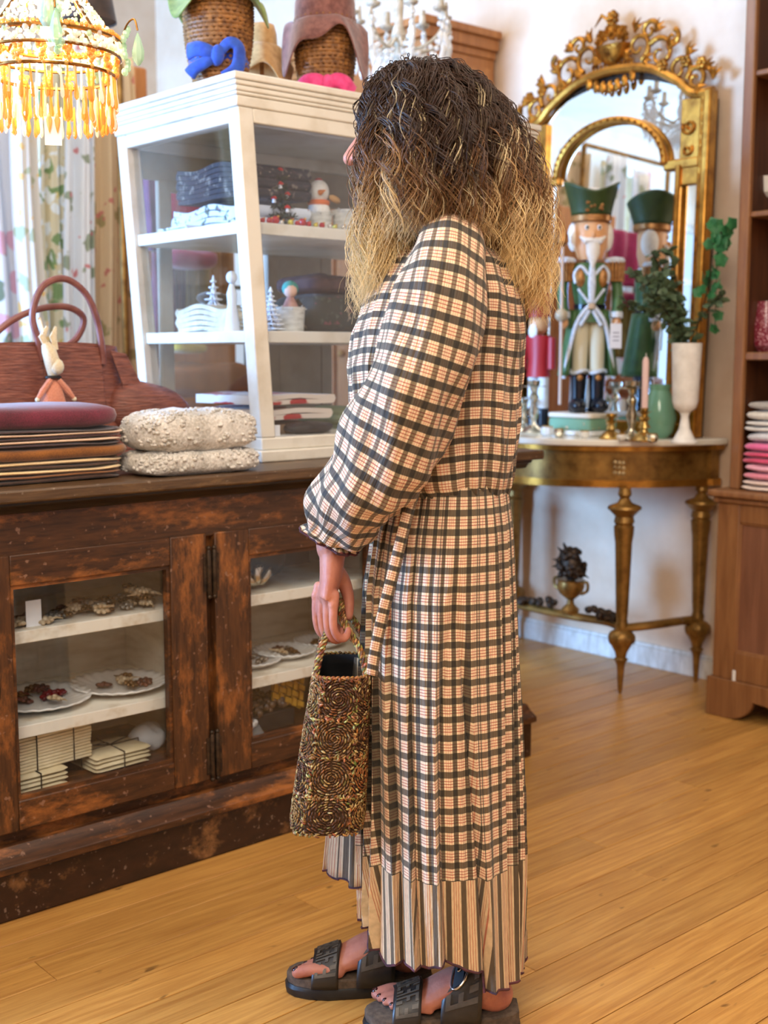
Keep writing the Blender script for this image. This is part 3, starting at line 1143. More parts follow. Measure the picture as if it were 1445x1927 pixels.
for s in (-1, 1):
    e = obj('eye', MB().ball(hp(-0.078, s * 0.032, 0.008), 0.0125, 14, 10), EYE, P)
    obj('eyelid', MB().ball(hp(-0.0785, s * 0.032, 0.0115), (0.0135, 0.0138, 0.0112), 14, 10, m=HR), SKIN, e)
    obj('iris', MB().ball(hp(-0.087, s * 0.032, 0.008), (0.004, 0.006, 0.006), 12, 8, m=HR), IRIS, e)
obj('lips', MB().ball(hp(-0.0995, 0, -0.0525), (0.008, 0.019, 0.005), 12, 8, m=HR).ball(hp(-0.098, 0, -0.063), (0.008, 0.016, 0.006), 12, 8, m=HR), LIP, P)
NAIL = M('dark_nail_polish', srgb(48, 12, 18), rough=0.15, coat=0.6)
for s, (hx, fy) in FEET.items():
    ax = hx - 0.035
    for k in range(5):
        ty = fy - s * (0.034 - k * 0.0165)
        L = (0.058, 0.056, 0.050, 0.042, 0.032)[k]
        rr = (0.0125, 0.0088, 0.0082, 0.0078, 0.0074)[k]
        bx = ax - 0.138 + 0.004 * k
        obj('toenail', MB().ball((bx - L - rr * 0.25, ty - s * (-0.003 + 0.002 * k), 0.049 + rr * 0.55), (rr * 0.62, rr * 0.56, rr * 0.36), 10, 6, m=RY(rad(-25))), NAIL, P)


# --- dress
def wr(a, z):
    return 0.0012 * sin(38 * a + 30 * z) + 0.0016 * sin(23 * a - 55 * z + 1.3)


BOD = [(0.968, -0.120, 0.100, 0.132), (0.985, -0.138, 0.106, 0.140), (1.03, -0.155, 0.113, 0.146), (1.09, -0.170, 0.118, 0.152), (1.18, -0.175, 0.123, 0.158), (1.24, -0.166, 0.126, 0.163),
       (1.30, -0.142, 0.119, 0.165), (1.35, -0.112, 0.100, 0.150), (1.385, -0.085, 0.070, 0.110), (1.415, -0.066, 0.048, 0.066), (1.43, -0.060, 0.040, 0.050)]


def bod(u, v):
    z = 0.968 + v * (1.43 - 0.968)
    xl, xr, ry = lerp_tab(BOD, z)
    a = 2 * pi * u
    g = 0.0022 * (1 - min(1, (z - 0.968) / 0.12)) * sin(46 * a) + wr(a, z) + 0.0022 * sin(17 * a + 9 * z)
    c, s = cos(a), sin(a)
    e = 0.86
    return ((xl + xr) / 2 + ((xr - xl) / 2 + g) * math.copysign(abs(c) ** e, c), (ry + g) * math.copysign(abs(s) ** e, s), z + 0.004 * sin(5 * a + 1))


b = MB().grid(bod, 240, 60, uvf=lambda u, v: (u * 0.92, v * 0.50))
obj('bodice', b, PLAID, P, smooth=60)
SLV = cr([(0.000, -0.085, 1.395), (-0.010, -0.140, 1.365), (-0.025, -0.178, 1.29), (-0.05, -0.190, 1.20), (-0.080, -0.190, 1.11), (-0.118, -0.178, 1.03), (-0.155, -0.152, 0.972), (-0.183, -0.124, 0.930), (-0.196, -0.110, 0.906), (-0.202, -0.106, 0.893)], 8)
SLR = [0.036, 0.058, 0.072, 0.079, 0.081, 0.077, 0.071, 0.058, 0.045, 0.046]


def sleeve(path, radii, name, sgn=1):
    N = len(path)
    T = [(path[min(i + 1, N - 1)] - path[max(i - 1, 0)]).normalized() for i in range(N)]
    acc = [0.0]
    for i in range(1, N):
        acc.append(acc[-1] + (path[i] - path[i - 1]).length)

    def fn(u, v):
        i = min(int(round(v * (N - 1))), N - 1)
        t = v * (len(radii) - 1)
        k = min(int(t), len(radii) - 2)
        r = radii[k] + (radii[k + 1] - radii[k]) * (t - k)
        uu = Vector((1, 0, 0))
        uu = (uu - T[i] * uu.dot(T[i])).normalized()
        w = T[i].cross(uu)
        a = 2 * pi * u
        f = (0.0045 * sin(3 * a + 14 * v) * sin(9 * v + 1) + 0.0035 * sin(2 * a - 26 * v + 2) + 0.0022 * sin(7 * a + 31 * v)) * (0.35 + min(1, 2.2 * v))
        if 0.50 < v < 0.74:          # elbow creases
            f += 0.0045 * sin((v - 0.5) / 0.24 * pi) * sin(v * 95 + 2 * cos(a)) * max(0, cos(a - 0.4))
        if v > 0.9:
            f += 0.0022 * sin(16 * a)
        return path[i] + uu * (cos(a) * (r + f)) + w * (sin(a) * (r + f) * 0.92)
    g = MB().grid(fn, 96, N - 1, uvf=lambda u, v: (u * 0.50, acc[min(int(round(v * (N - 1))), N - 1)]))
    o = obj(name, g, PLAID, P, smooth=60)
    rim = [fn(k / 48, 1.0) for k in range(49)]
    obj('cuff_hem', MB().tube(rim, 0.0022, 6, cap=False), HEM, o)
    return o


sleeve(SLV, SLR, 'sleeve')
SLV2 = cr([(0.000, 0.085, 1.395), (-0.012, 0.140, 1.365), (-0.02, 0.178, 1.29), (-0.035, 0.195, 1.20), (-0.05, 0.198, 1.11), (-0.058, 0.198, 1.03), (-0.064, 0.199, 0.95), (-0.067, 0.20, 0.91), (-0.069, 0.20, 0.875), (-0.07, 0.20, 0.862)], 8)
sleeve(SLV2, SLR, 'sleeve')
# skirt
SKT = [(0.06, -0.140, 0.132, 0.170), (0.30, -0.146, 0.126, 0.168), (0.50, -0.148, 0.120, 0.164), (0.65, -0.150, 0.116, 0.160), (0.80, -0.146, 0.112, 0.154), (0.90, -0.132, 0.108, 0.146), (0.968, -0.115, 0.100, 0.134), (0.985, -0.112, 0.098, 0.131)]
NPL = 15


def pleat(a, z):
    q = (a / (2 * pi) * NPL + 0.8 * sin(3 * a + 1.0) + 0.35 * sin(5 * a + 2.2) + 0.18 * sin(4 * z + 4 * a)) % 1.0
    f = (0.12 + 0.88 * q / 0.90) if q < 0.90 else 1 - (q - 0.90) / 0.07 * 1.35 if q < 0.97 else -0.35 + (q - 0.97) / 0.03 * 0.47
    q2 = (a / (2 * pi) * 38 + 0.6 * sin(4 * a)) % 1.0
    return f + 0.16 * abs(2 * q2 - 1)


def skirt_pt(a, z, extra=0.0):
    xl, xr, ry = lerp_tab(SKT, z)
    d = (0.985 - z) / 0.9
    amp = 0.004 + 0.018 * min(1, d * 1.25)
    sw = 0.006 * d * sin(4 * a + 5 * z) + 0.004 * d * sin(9 * a - 6 * z + 1)
    r = amp * (pleat(a, z) - 0.35) + sw + extra
    c, s = cos(a), sin(a)
    e = 0.9
    cx = math.copysign(abs(c) ** e, c)
    sy = math.copysign(abs(s) ** e, s)
    return Vector(((xl + xr) / 2 + ((xr - xl) / 2 + r) * cx, (ry + r) * sy, z))


NU = 680
ss = [0.0]
prev = skirt_pt(0, 0.30)
for i in range(1, NU + 1):
    q = skirt_pt(2 * pi * i / NU, 0.30)
    ss.append(ss[-1] + (q - prev).length)
    prev = q


def hem_z(a):
    x = cos(a)
    z = 0.134 - 0.022 * max(0, x) + 0.046 * (sin(a) < 0) * abs(sin(a)) ** 2 * (x < 0.4)
    t = min(max((-x - 0.72) / 0.24, 0), 1)
    return z + 0.055 * t * t * (3 - 2 * t) + 0.003 * sin(11 * a)


ZB = 0.326


def sk_up(u, v):
    a = 2 * pi * u
    return skirt_pt(a, ZB + v * (0.985 - ZB))


def sk_lo(u, v):
    a = 2 * pi * u
    h = hem_z(a)
    return skirt_pt(a, h + v * (ZB - h))


b = MB().grid(sk_up, NU, 46, uvf=lambda u, v: (ss[min(int(round(u * NU)), NU)], 0.35 + v * (0.985 - ZB)))
SKO = obj('skirt', b, PLAID2, P, smooth=50)
b = MB().grid(sk_lo, NU, 16, uvf=lambda u, v: (ss[min(int(round(u * NU)), NU)], v * 0.2))
obj('skirt_border', b, STRIPE, P, smooth=50)
rim = [skirt_pt(2 * pi * k / 340, hem_z(2 * pi * k / 340)) for k in range(341)]
obj('skirt_hem', MB().tube(rim, 0.0024, 5, cap=False), HEM, P)


# front overlap panel hanging further forward on the far side
def fpanel(u, v):
    z = 0.222 + v * 0.42 + 0.030 * u
    f = 1 - v
    x = -0.150 - (0.077 * (1 - u) * (0.45 + 0.55 * f)) - 0.004
    y = 0.035 + 0.05 * u * 0 + 0.10 * (1 - u) + 0.01 * sin(14 * u + 3 * v) - 0.02
    return (x + 0.004 * sin(22 * u), y - 0.05 * u, z)


b = MB().grid(fpanel, 40, 20, uvf=lambda u, v: (u * 0.125 + 0.012, v * 0.42))
fp = obj('front_panel', b, STRIPE, P, smooth=50, solid=0.001)
obj('panel_hem', MB().tube([fpanel(k / 30, 0) for k in range(31)], 0.0022, 5), HEM, fp)


# waist tie hanging down the side
def lp(px_, py_, b_):
    d = ray(px_, py_)
    V_ = Vector((cos(AZ), sin(AZ), 0))
    t = (PO.dot(V_) + b_ - CAM.dot(V_)) / d.dot(V_)
    q = CAM + d * t - PO
    return Vector((q.dot(RGT), q.dot(V_), q.z))


tie = cr([lp(786, 905, -0.152), lp(765, 975, -0.172), lp(742, 1070, -0.178), lp(722, 1150, -0.178), lp(706, 1225, -0.176), lp(700, 1270, -0.172)], 8)
acc = 0
g = MB()
for i, q in enumerate(tie):
    w = 0.009
    if i:
        acc += (q - tie[i - 1]).length
    for k, s in enumerate((-1, 1)):
        g.v.append((q.x + s * w, q.y - 0.004 * (k == 0), q.z - 0.003 * s))
        g.uv[len(g.v) - 1] = (0.01 + 0.02 * k, acc * 1.3)
for i in range(len(tie) - 1):
    g.f.append((2 * i, 2 * i + 1, 2 * i + 3, 2 * i + 2))
obj('waist_tie', g, PLAID, P, solid=0.002)

# --- sandals
RUB = M('black_rubber_sole', srgb(18, 17, 17), srgb(34, 32, 31), rough=0.45, scale=40)
FBED = M('brown_suede_footbed', srgb(70, 57, 46), srgb(100, 83, 67), rough=0.8, scale=80, bmp=0.2)
LEA = M('dark_brown_leather', srgb(34, 29, 25), srgb(48, 41, 35), rough=0.38, scale=30, bmp=0.2)
LEA2 = M('raised_leather_motif', srgb(86, 76, 64), srgb(66, 58, 48), rough=0.35, scale=30)
STEEL = M('brushed_steel', srgb(215, 212, 205), rough=0.25, metal=1.0)
OUT = [(0.0, 0.024), (0.012, 0.034), (0.05, 0.037), (0.10, 0.037), (0.15, 0.044), (0.195, 0.050), (0.23, 0.046), (0.258, 0.034), (0.272, 0.018), (0.276, 0.0)]


def outline(s, grow=0.0):
    """sole outline; inner side (towards the other foot) a little straighter"""
    o = [(q, w + grow) for q, w in OUT]
    i = [(q, -(w * 0.92 + grow)) for q, w in reversed(OUT[:-1])]
    return [(q + (grow if q > 0.2 else -grow if q < 0.02 else 0), w * s) for q, w in o + i]


KEY = [  # interlocking angular hooks on the straps, unit square pieces (u0,u1,v0,v1)
    (0.02, 0.12, 0.05, 0.95), (0.12, 0.46, 0.82, 0.95), (0.12, 0.34, 0.46, 0.60),
    (0.88, 0.98, 0.05, 0.95), (0.54, 0.88, 0.05, 0.18), (0.66, 0.88, 0.40, 0.54), (0.24, 0.42, 0.05, 0.30), (0.58, 0.76, 0.70, 0.95)]
for s, (hx, fy) in FEET.items():
    bx = hx + 0.022

    def F3(u, w, z, bx=bx, fy=fy, s=s):
        return Vector((bx - u, fy + w, z))
    ol = outline(s)
    sole = MB()
    n = len(ol)
    for grow, z in ((0.0, 0.0), (0.002, 0.004), (0.003, 0.016), (0.0, 0.022)):
        for q in outline(s, grow):
            sole.v.append(tuple(F3(q[0], q[1], z)))
    for r_ in range(3):
        for i in range(n):
            a, b_ = r_ * n + i, r_ * n + (i + 1) % n
            sole.f.append((a, b_, b_ + n, a + n))
    sole.f.append(tuple(range(n)))
    sole.f.append(tuple(range(3 * n, 4 * n)))
    SO = obj('sandal', sole, RUB, P)
    fb = MB()
    for grow, z in ((-0.001, 0.022), (-0.001, 0.036), (-0.005, 0.039)):
        for q in outline(s, grow):
            lift = 0.010 * max(0, 1 - q[0] / 0.05)
            fb.v.append(tuple(F3(q[0], q[1], z + (lift if z > 0.03 else 0))))
    for r_ in range(2):
        for i in range(n):
            a, b_ = r_ * n + i, r_ * n + (i + 1) % n
            fb.f.append((a, b_, b_ + n, a + n))
    fb.f.append(tuple(range(2 * n, 3 * n)))
    obj('footbed', fb, FBED, SO)

    # straps arching over the foot: front over the toes' base, rear over the instep
    def strap(u0, u1, h, half, slope):
        def fn(p, q, lift=0.0):
            t = p * 2 - 1                       # across, -1..1
            u = u0 + (u1 - u0) * q
            uu = u - slope * (1 - abs(t) ** 1.5) * 0.0
            hz = 0.026 + (h - slope * (q - 0.5) - 0.026 + lift) * max(0.0, 1 - abs(t) ** 2.1) ** 0.55
            return F3(uu - slope * 0.25 * (1 - abs(t)), (half + lift) * t, hz + 0.0)
        return fn
    for u0, u1, h, half, slope, nm in ((0.176, 0.226, 0.082, 0.052, 0.02, 'toe_strap'), (0.070, 0.142, 0.125, 0.047, 0.055, 'instep_strap')):
        fn = strap(u0, u1, h, half, slope)
        st = obj(nm, MB().grid(fn, 30, 8), LEA, SO, smooth=50, solid=0.004)
        for cell in range(4):
            p0 = 0.04 + cell * 0.235
            km = MB()
            for (a0, a1, c0, c1) in KEY:
                if cell % 2:
                    a0, a1, c0, c1 = 1 - a1, 1 - a0, c0, c1
                P0, P1 = p0 + a0 * 0.215, p0 + a1 * 0.215
                Q0, Q1 = 0.06 + c0 * 0.88, 0.06 + c1 * 0.88
                nn = 3
                for k in range(nn):
                    pa, pb = P0 + (P1 - P0) * k / nn, P0 + (P1 - P0) * (k + 1) / nn
                    lo = [fn(pa, Q0, 0.002), fn(pb, Q0, 0.002), fn(pb, Q1, 0.002), fn(pa, Q1, 0.002)]
                    hi = [fn(pa, Q0, 0.0042), fn(pb, Q0, 0.0042), fn(pb, Q1, 0.0042), fn(pa, Q1, 0.0042)]
                    km.hexa(lo + hi)
            ko = obj('strap_motif', km, LEA2, SO, smooth=0)
            ko['kind'] = 'stuff'
    if s < 0:
        # buckle on the outer side of the near sandal
        fn = strap(0.070, 0.142, 0.125, 0.047, 0.055)
        c0 = fn(0.30, 0.62, 0.006)
        ex, ey = (fn(0.36, 0.62, 0.006) - fn(0.24, 0.62, 0.006)).normalized(), (fn(0.30, 0.2, 0.006) - fn(0.30, 0.9, 0.006)).normalized()
        pts = []
        for k in range(29):
            a = 2 * pi * k / 28
            pts.append(c0 + ey * (0.017 * cos(a)) + ex * (0.027 * math.copysign(abs(sin(a)) ** 0.7, sin(a))))
        obj('buckle', MB().tube(pts, 0.0022, 8, cap=False), STEEL, SO)
        tab = MB()
        for e in (-0.022, 0.024):
            for w in (-0.012, 0.012):
                for d in (-0.002, 0.003):
                    pass
        nrm = ex.cross(ey).normalized()
        if nrm.y > 0:
            nrm = -nrm
        pr = [(-0.024, -0.011), (0.018, -0.011), (0.026, 0.0), (0.018, 0.011), (-0.024, 0.011)]
        tab.prism(pr, lambda u, v: c0 + ex * u + ey * v - nrm * 0.001, nrm * 0.003)
        obj('buckle_tab', tab, MAT['black'], SO)
        obj('rivet', MB().tube([c0 + ex * 0.006 + ey * 0.004 * cos(a) + ex * 0.004 * sin(a) + nrm * 0.0035 for a in [2 * pi * k / 10 for k in range(11)]], 0.0012, 5, cap=False), STEEL, SO)

# --- hair: locks of curly strands, dark at the roots, blonde at the ends
HC = Vector((-0.05, 0.006, 1.58))
rng = np.random.default_rng(3)


def hair_mesh(nlock, per, seed, rad0):
    rng = np.random.default_rng(seed)
    r2 = np.random.default_rng(seed + 50)
    NP = 36
    t = np.linspace(0, 1, NP)[None, :, None]
    P0, P1, P2, P3, AMP, FRQ, PH, TONE, HAND = [], [], [], [], [], [], [], [], []
    for l in range(nlock):
        phi = rng.uniform(-pi, pi)                   # 0 front (-x), -pi/2 near side (-y)
        el = math.asin(rng.uniform(-0.05, 0.98))
        if abs(phi) < 0.75 and el < 0.75:
            el = rng.uniform(0.75, 1.4)              # no hair on the face
        if l % 4 == 0:                               # fuller locks over the cheek and temple
            phi, el = rng.uniform(-1.35, -0.40), rng.uniform(0.50, 1.15)
        d = np.array([-math.cos(phi) * math.cos(el), math.sin(phi) * math.cos(el), math.sin(el)])
        root = np.array([HC.x, HC.y, HC.z]) + d * np.array([0.098, 0.080, 0.092])
        af = abs(phi)
        side = 1.0 if phi > 0 else -1.0
        j = rng.normal(0, 1, 3)
        if af < 1.05:                                 # front locks, fall before the shoulder
            x = -0.128 + 0.02 * j[0] + 0.035 * (af / 1.05)
            end = np.array([x, side * (0.035 + 0.065 * rng.random()), 1.265 + 0.035 * abs(j[2]) + 0.02 * (af / 1.05)])
            if end[0] > -0.085:
                end[2] += 0.05
            out = np.array([-0.02, side * 0.055, 0.0])
        elif af < 1.95:                               # side, ends on the shoulder
            u = (af - 1.05) / 0.9
            end = np.array([-0.085 + 0.14 * u + 0.012 * j[0], side * (0.125 + 0.035 * rng.random()), 1.385 + 0.022 * abs(j[2]) - 0.03 * max(0, u - 0.55)])
            out = np.array([0.0, side * 0.085, 0.0])
        else:                                         # back, down between the shoulders
            u = (af - 1.95) / (pi - 1.95)
            end = np.array([0.077 + 0.070 * u + 0.016 * j[0], side * (0.115 - 0.10 * u + 0.02 * j[1]), 1.275 + 0.035 * abs(j[2]) - 0.02 * u + 0.05 * (1 - u)])
            out = np.array([0.070, side * 0.05, 0.0])
        inner = rng.random() ** 2
        lift = 0.028 + 0.024 * rng.random()
        p1 = root + d * lift + np.array([0, 0, 0.014 * (1 - el / 1.6)]) + out * 0.35
        mid = np.array([root[0] * 0.30 + end[0] * 0.70, root[1] * 0.30 + end[1] * 0.70, root[2] * 0.50 + end[2] * 0.50])
        p2 = mid + out * (1.0 - 0.55 * inner)
        amp = rng.uniform(0.0045, 0.0105)
        frq = rng.uniform(3.3, 4.6) * (0.7 + 0.5 * np.linalg.norm(end - root) / 0.35)
        ph = 5.0 * phi + 2.5 * el + rng.normal(0, 0.9)
        hd = rng.choice([1, 1, 1, -1])
        tone = rng.normal(0, 1)
        hl = rng.random()
        for k in range(per):
            o1 = r2.normal(0, 1, 3)
            spread = 0.0032 + 0.0030 * r2.random()
            P0.append(root + o1 * 0.004)
            P1.append(p1 + o1 * 0.0045)
            P2.append(p2 + o1 * 0.0055 + r2.normal(0, 0.002, 3))
            P3.append(end + o1 * 0.007 + r2.normal(0, 0.006, 3) * np.array([1, 1, 1.6]))
            AMP.append(amp * r2.uniform(0.85, 1.15))
            FRQ.append(frq * r2.uniform(0.96, 1.05))
            PH.append(ph + r2.normal(0, 0.25))
            TONE.append((tone + r2.normal(0, 0.5), hl + r2.normal(0, 0.06)))
            HAND.append(hd)
    P0, P1, P2, P3 = [np.array(q)[:, None, :] for q in (P0, P1, P2, P3)]
    C = (1 - t) ** 3 * P0 + 3 * (1 - t) ** 2 * t * P1 + 3 * (1 - t) * t * t * P2 + t ** 3 * P3
    T = np.gradient(C, axis=1)
    T /= np.linalg.norm(T, axis=2, keepdims=True) + 1e-9
    ref = np.array([0.3, 1.0, 0.2])
    U = np.cross(T, ref)
    U /= np.linalg.norm(U, axis=2, keepdims=True) + 1e-9
    W = np.cross(T, U)
    tt = t[:, :, 0]
    amp = np.array(AMP)[:, None] * np.clip(tt * 2.2, 0.12, 1) * (0.85 + 0.75 * tt)
    ang = 2 * pi * np.array(FRQ)[:, None] * tt ** 0.92 + np.array(PH)[:, None]
    hd = np.array(HAND)[:, None]
    C = C + U * (amp * np.cos(ang))[..., None] + W * (0.7 * amp * np.sin(ang) * hd)[..., None]
    # keep off the dress: push out of trunk
    S = C.shape[0]
    T = np.gradient(C, axis=1)
    T /= np.linalg.norm(T, axis=2, keepdims=True) + 1e-9
    U = np.cross(T, ref)
    U /= np.linalg.norm(U, axis=2, keepdims=True) + 1e-9
    W = np.cross(T, U)
    r = rad0 * (1 - 0.75 * tt ** 3) * rng.uniform(0.7, 1.3, (S, 1))
    ks = 3
    V = np.empty((S, NP, ks, 3))
    for k in range(ks):
        a = 2 * pi * k / ks
        V[:, :, k, :] = C + U * (r * math.cos(a))[..., None] + W * (r * math.sin(a))[..., None]
    idx = np.arange(S * NP * ks).reshape(S, NP, ks)
    a = idx[:, :-1, :]
    b = np.roll(idx, -1, axis=2)[:, :-1, :]
    c = np.roll(idx, -1, axis=2)[:, 1:, :]
    d = idx[:, 1:, :]
    Fq = np.stack([a, b, c, d], axis=-1).reshape(-1, 4)
    me = bpy.data.meshes.new('hair')
    nv, nf = S * NP * ks, len(Fq)
    me.vertices.add(nv)
    me.vertices.foreach_set('co', V.ravel())
    me.loops.add(nf * 4)
    me.loops.foreach_set('vertex_index', Fq.ravel())
    me.polygons.add(nf)
    me.polygons.foreach_set('loop_start', np.arange(nf) * 4)
    me.polygons.foreach_set('loop_total', np.full(nf, 4))
    me.polygons.foreach_set('use_smooth', np.ones(nf, dtype=bool))
    me.update(calc_edges=True)
    # ombre colour by height and lock
    tn = np.array(TONE)
    z = C[:, :, 2]
    x_ = C[:, :, 0]
    side_ = np.exp(-((x_ + 0.005) / 0.055) ** 2)
    g = np.clip((1.555 - z + 0.030 * tn[:, :1] - 0.075 * side_ + 0.35 * np.clip(-0.06 - x_, 0, 0.12)) / 0.20, 0, 1)
    dark = np.array(srgb(58, 38, 25))
    mid = np.array(srgb(134, 92, 52))
    blo = np.array(srgb(240, 204, 142))
    pale = np.array(srgb(240, 216, 168))
    g3 = g[..., None]
    col = np.where(g3 < 0.5, dark + (mid - dark) * g3 * 2, mid + (blo - mid) * (g3 - 0.5) * 2)
    hl = np.clip((tn[:, 1] - 0.86) * 8, 0, 0.72)[:, None, None] * np.clip((tt - 0.36) * 4, 0, 1)[..., None]
    col = col * (1 - hl) + pale * hl
    lo = np.clip((0.25 - tn[:, 1]) * 3, 0, 0.55)[:, None, None]
    col = col * (1 - lo) + col * 0.45 * lo
    col = np.clip(col * rng.uniform(0.8, 1.15, (S, 1, 1)), 0, 1)
    ca = me.color_attributes.new('Col', 'FLOAT_COLOR', 'POINT')
    full = np.ones((S, NP, ks, 4), dtype=np.float32)
    full[..., :3] = col[:, :, None, :]
    ca.data.foreach_set('color', full.ravel())
    return me


HAIRM = attr_mat('curly_hair', rough=0.42, spec=0.35)
hm = hair_mesh(540, 13, 5, 0.00088)
hm.materials.append(HAIRM)
hair = obj('hair', hm, None, P)
hair['kind'] = 'stuff'
# soft under-layer that carries the volume
HB = M('hair_underlayer', srgb(74, 50, 30), srgb(120, 84, 48), rough=0.7, scale=30, stretch=(1, 1, 0.2), bmp=0.8, bd=0.01, bscale=60)
b = MB()
b.ball((HC.x + 0.008, HC.y, HC.z + 0.006), (0.102, 0.086, 0.091), 24, 16)
under = obj('hair_cap', b, HB, P)
# keep the face clear of the cap
for v_ in under.data.vertices:
    q = HM.inverted() @ v_.co
    if q.x < -0.045 and q.z < 0.055:
        v_.co = HM @ Vector((-0.045, q.y * 0.8, q.z))
b = MB()
b.sq((0.045, 0.0, 1.43), (0.062, 0.105, 0.12), 0.9, 0.9, 24, 14)
obj('hair_back_mass', b, HB, P)

# ---------------------------------------------------------------- crochet bag in her hand
CB = thing('crochet_bag', 'small brown and green raffia crochet handbag held in her hand', 'handbag', PO, PRZ)
BAGM = attr_mat('raffia_yarn', rough=0.6, spec=0.3)
LIN = M('dark_bag_lining', srgb(16, 13, 12), rough=0.8)
BY, BHY = -0.065, 0.100


def bag_sec(z):
    t = max(0.0, (z - 0.402) / (0.668 - 0.402))
    cx = -0.211 + 0.026 * t
    hx = 0.062 - 0.016 * t ** 1.3
    hy = BHY - 0.012 * t
    r = 1 - 0.35 * max(0, 0.06 - t) / 0.06
    return cx, hx * (0.90 + 0.10 * r), hy * (0.92 + 0.08 * r)


def _sup(a, e=0.45):
    c, s = cos(a), sin(a)
    return math.copysign(abs(c) ** e, c), math.copysign(abs(s) ** e, s)


_arc = [0.0]                      # arc-length table of the rounded rectangle
for k in range(1, 1441):
    p0_, p1_ = _sup(2 * pi * (k - 1) / 1440), _sup(2 * pi * k / 1440)
    _arc.append(_arc[-1] + math.hypot((p1_[0] - p0_[0]) * 0.055, (p1_[1] - p0_[1]) * 0.095))
_arc = np.array(_arc) / _arc[-1]
_ang = np.linspace(0, 2 * pi, 1441)


def bag_pt(p, z, g=0.0):
    """p in 0..1 round the bag by arc length: rounded rectangle"""
    cx, hx, hy = bag_sec(z)
    c, s = _sup(float(np.interp(p % 1.0, _arc, _ang)))
    return Vector((cx + (hx + g) * c, BY + (hy + g) * s, z))


b = MB().grid(lambda u, v: bag_pt(u, 0.402 + v * (0.668 - 0.402), -0.005), 64, 14, closed=True)
k0 = len(b.v)
b.add([bag_pt(k / 64, 0.404, -0.005) for k in range(64)], [tuple(range(64))])
obj('lining', b, LIN, CB, solid=0.002)
b = MB().grid(lambda u, v: bag_pt(u, 0.402 + v * (0.666 - 0.402), -0.0025), 64, 14, closed=True)
b.add([bag_pt(k / 64, 0.4025, -0.0025) for k in range(64)], [tuple(range(64))])
obj('crochet_backing', b, M('crochet_backing', srgb(86, 60, 34), srgb(58, 38, 22), rough=0.9, scale=200, bmp=0.6), CB)


def stitch_mesh(items):
    """items: (centre, along, normal, length, width, colour)"""
    n = len(items)
    V = np.empty((n, 10, 3))
    Cc = np.empty((n, 10, 4), dtype=np.float32)
    Cc[..., 3] = 1
    for i, (c, a, nn, L, w, colr) in enumerate(items):
        c, a, nn = np.array(c), np.array(a), np.array(nn)
        s = np.cross(a, nn)
        V[i, 0] = c - a * L / 2 - nn * w * 0.5
        V[i, 9] = c + a * L / 2 - nn * w * 0.5
        for r_, f in ((0, -0.22), (1, 0.22)):
            for k in range(4):
                q = pi / 2 * k
                V[i, 1 + r_ * 4 + k] = c + a * L * f + (s * math.cos(q) + nn * math.sin(q)) * w * 0.5
        Cc[i, :, :3] = colr
    Fs = []
    for i in range(n):
        o = i * 10
        for k in range(4):
            m = (k + 1) % 4
            Fs.append((o, o + 1 + m, o + 1 + k, o + 1 + k))
            Fs.append((o + 1 + k, o + 1 + m, o + 5 + m, o + 5 + k))
            Fs.append((o + 5 + k, o + 5 + m, o + 9, o + 9))
    Fs = [f if f[2] != f[3] else f[:3] for f in Fs]
    me = bpy.data.meshes.new('stitches')
    me.from_pydata(V.reshape(-1, 3).tolist(), [], Fs)
    me.polygons.foreach_set('use_smooth', [True] * len(me.polygons))
    ca = me.color_attributes.new('Col', 'FLOAT_COLOR', 'POINT')
    ca.data.foreach_set('color', Cc.ravel())
    me.materials.append(BAGM)
    me.update()
    return me


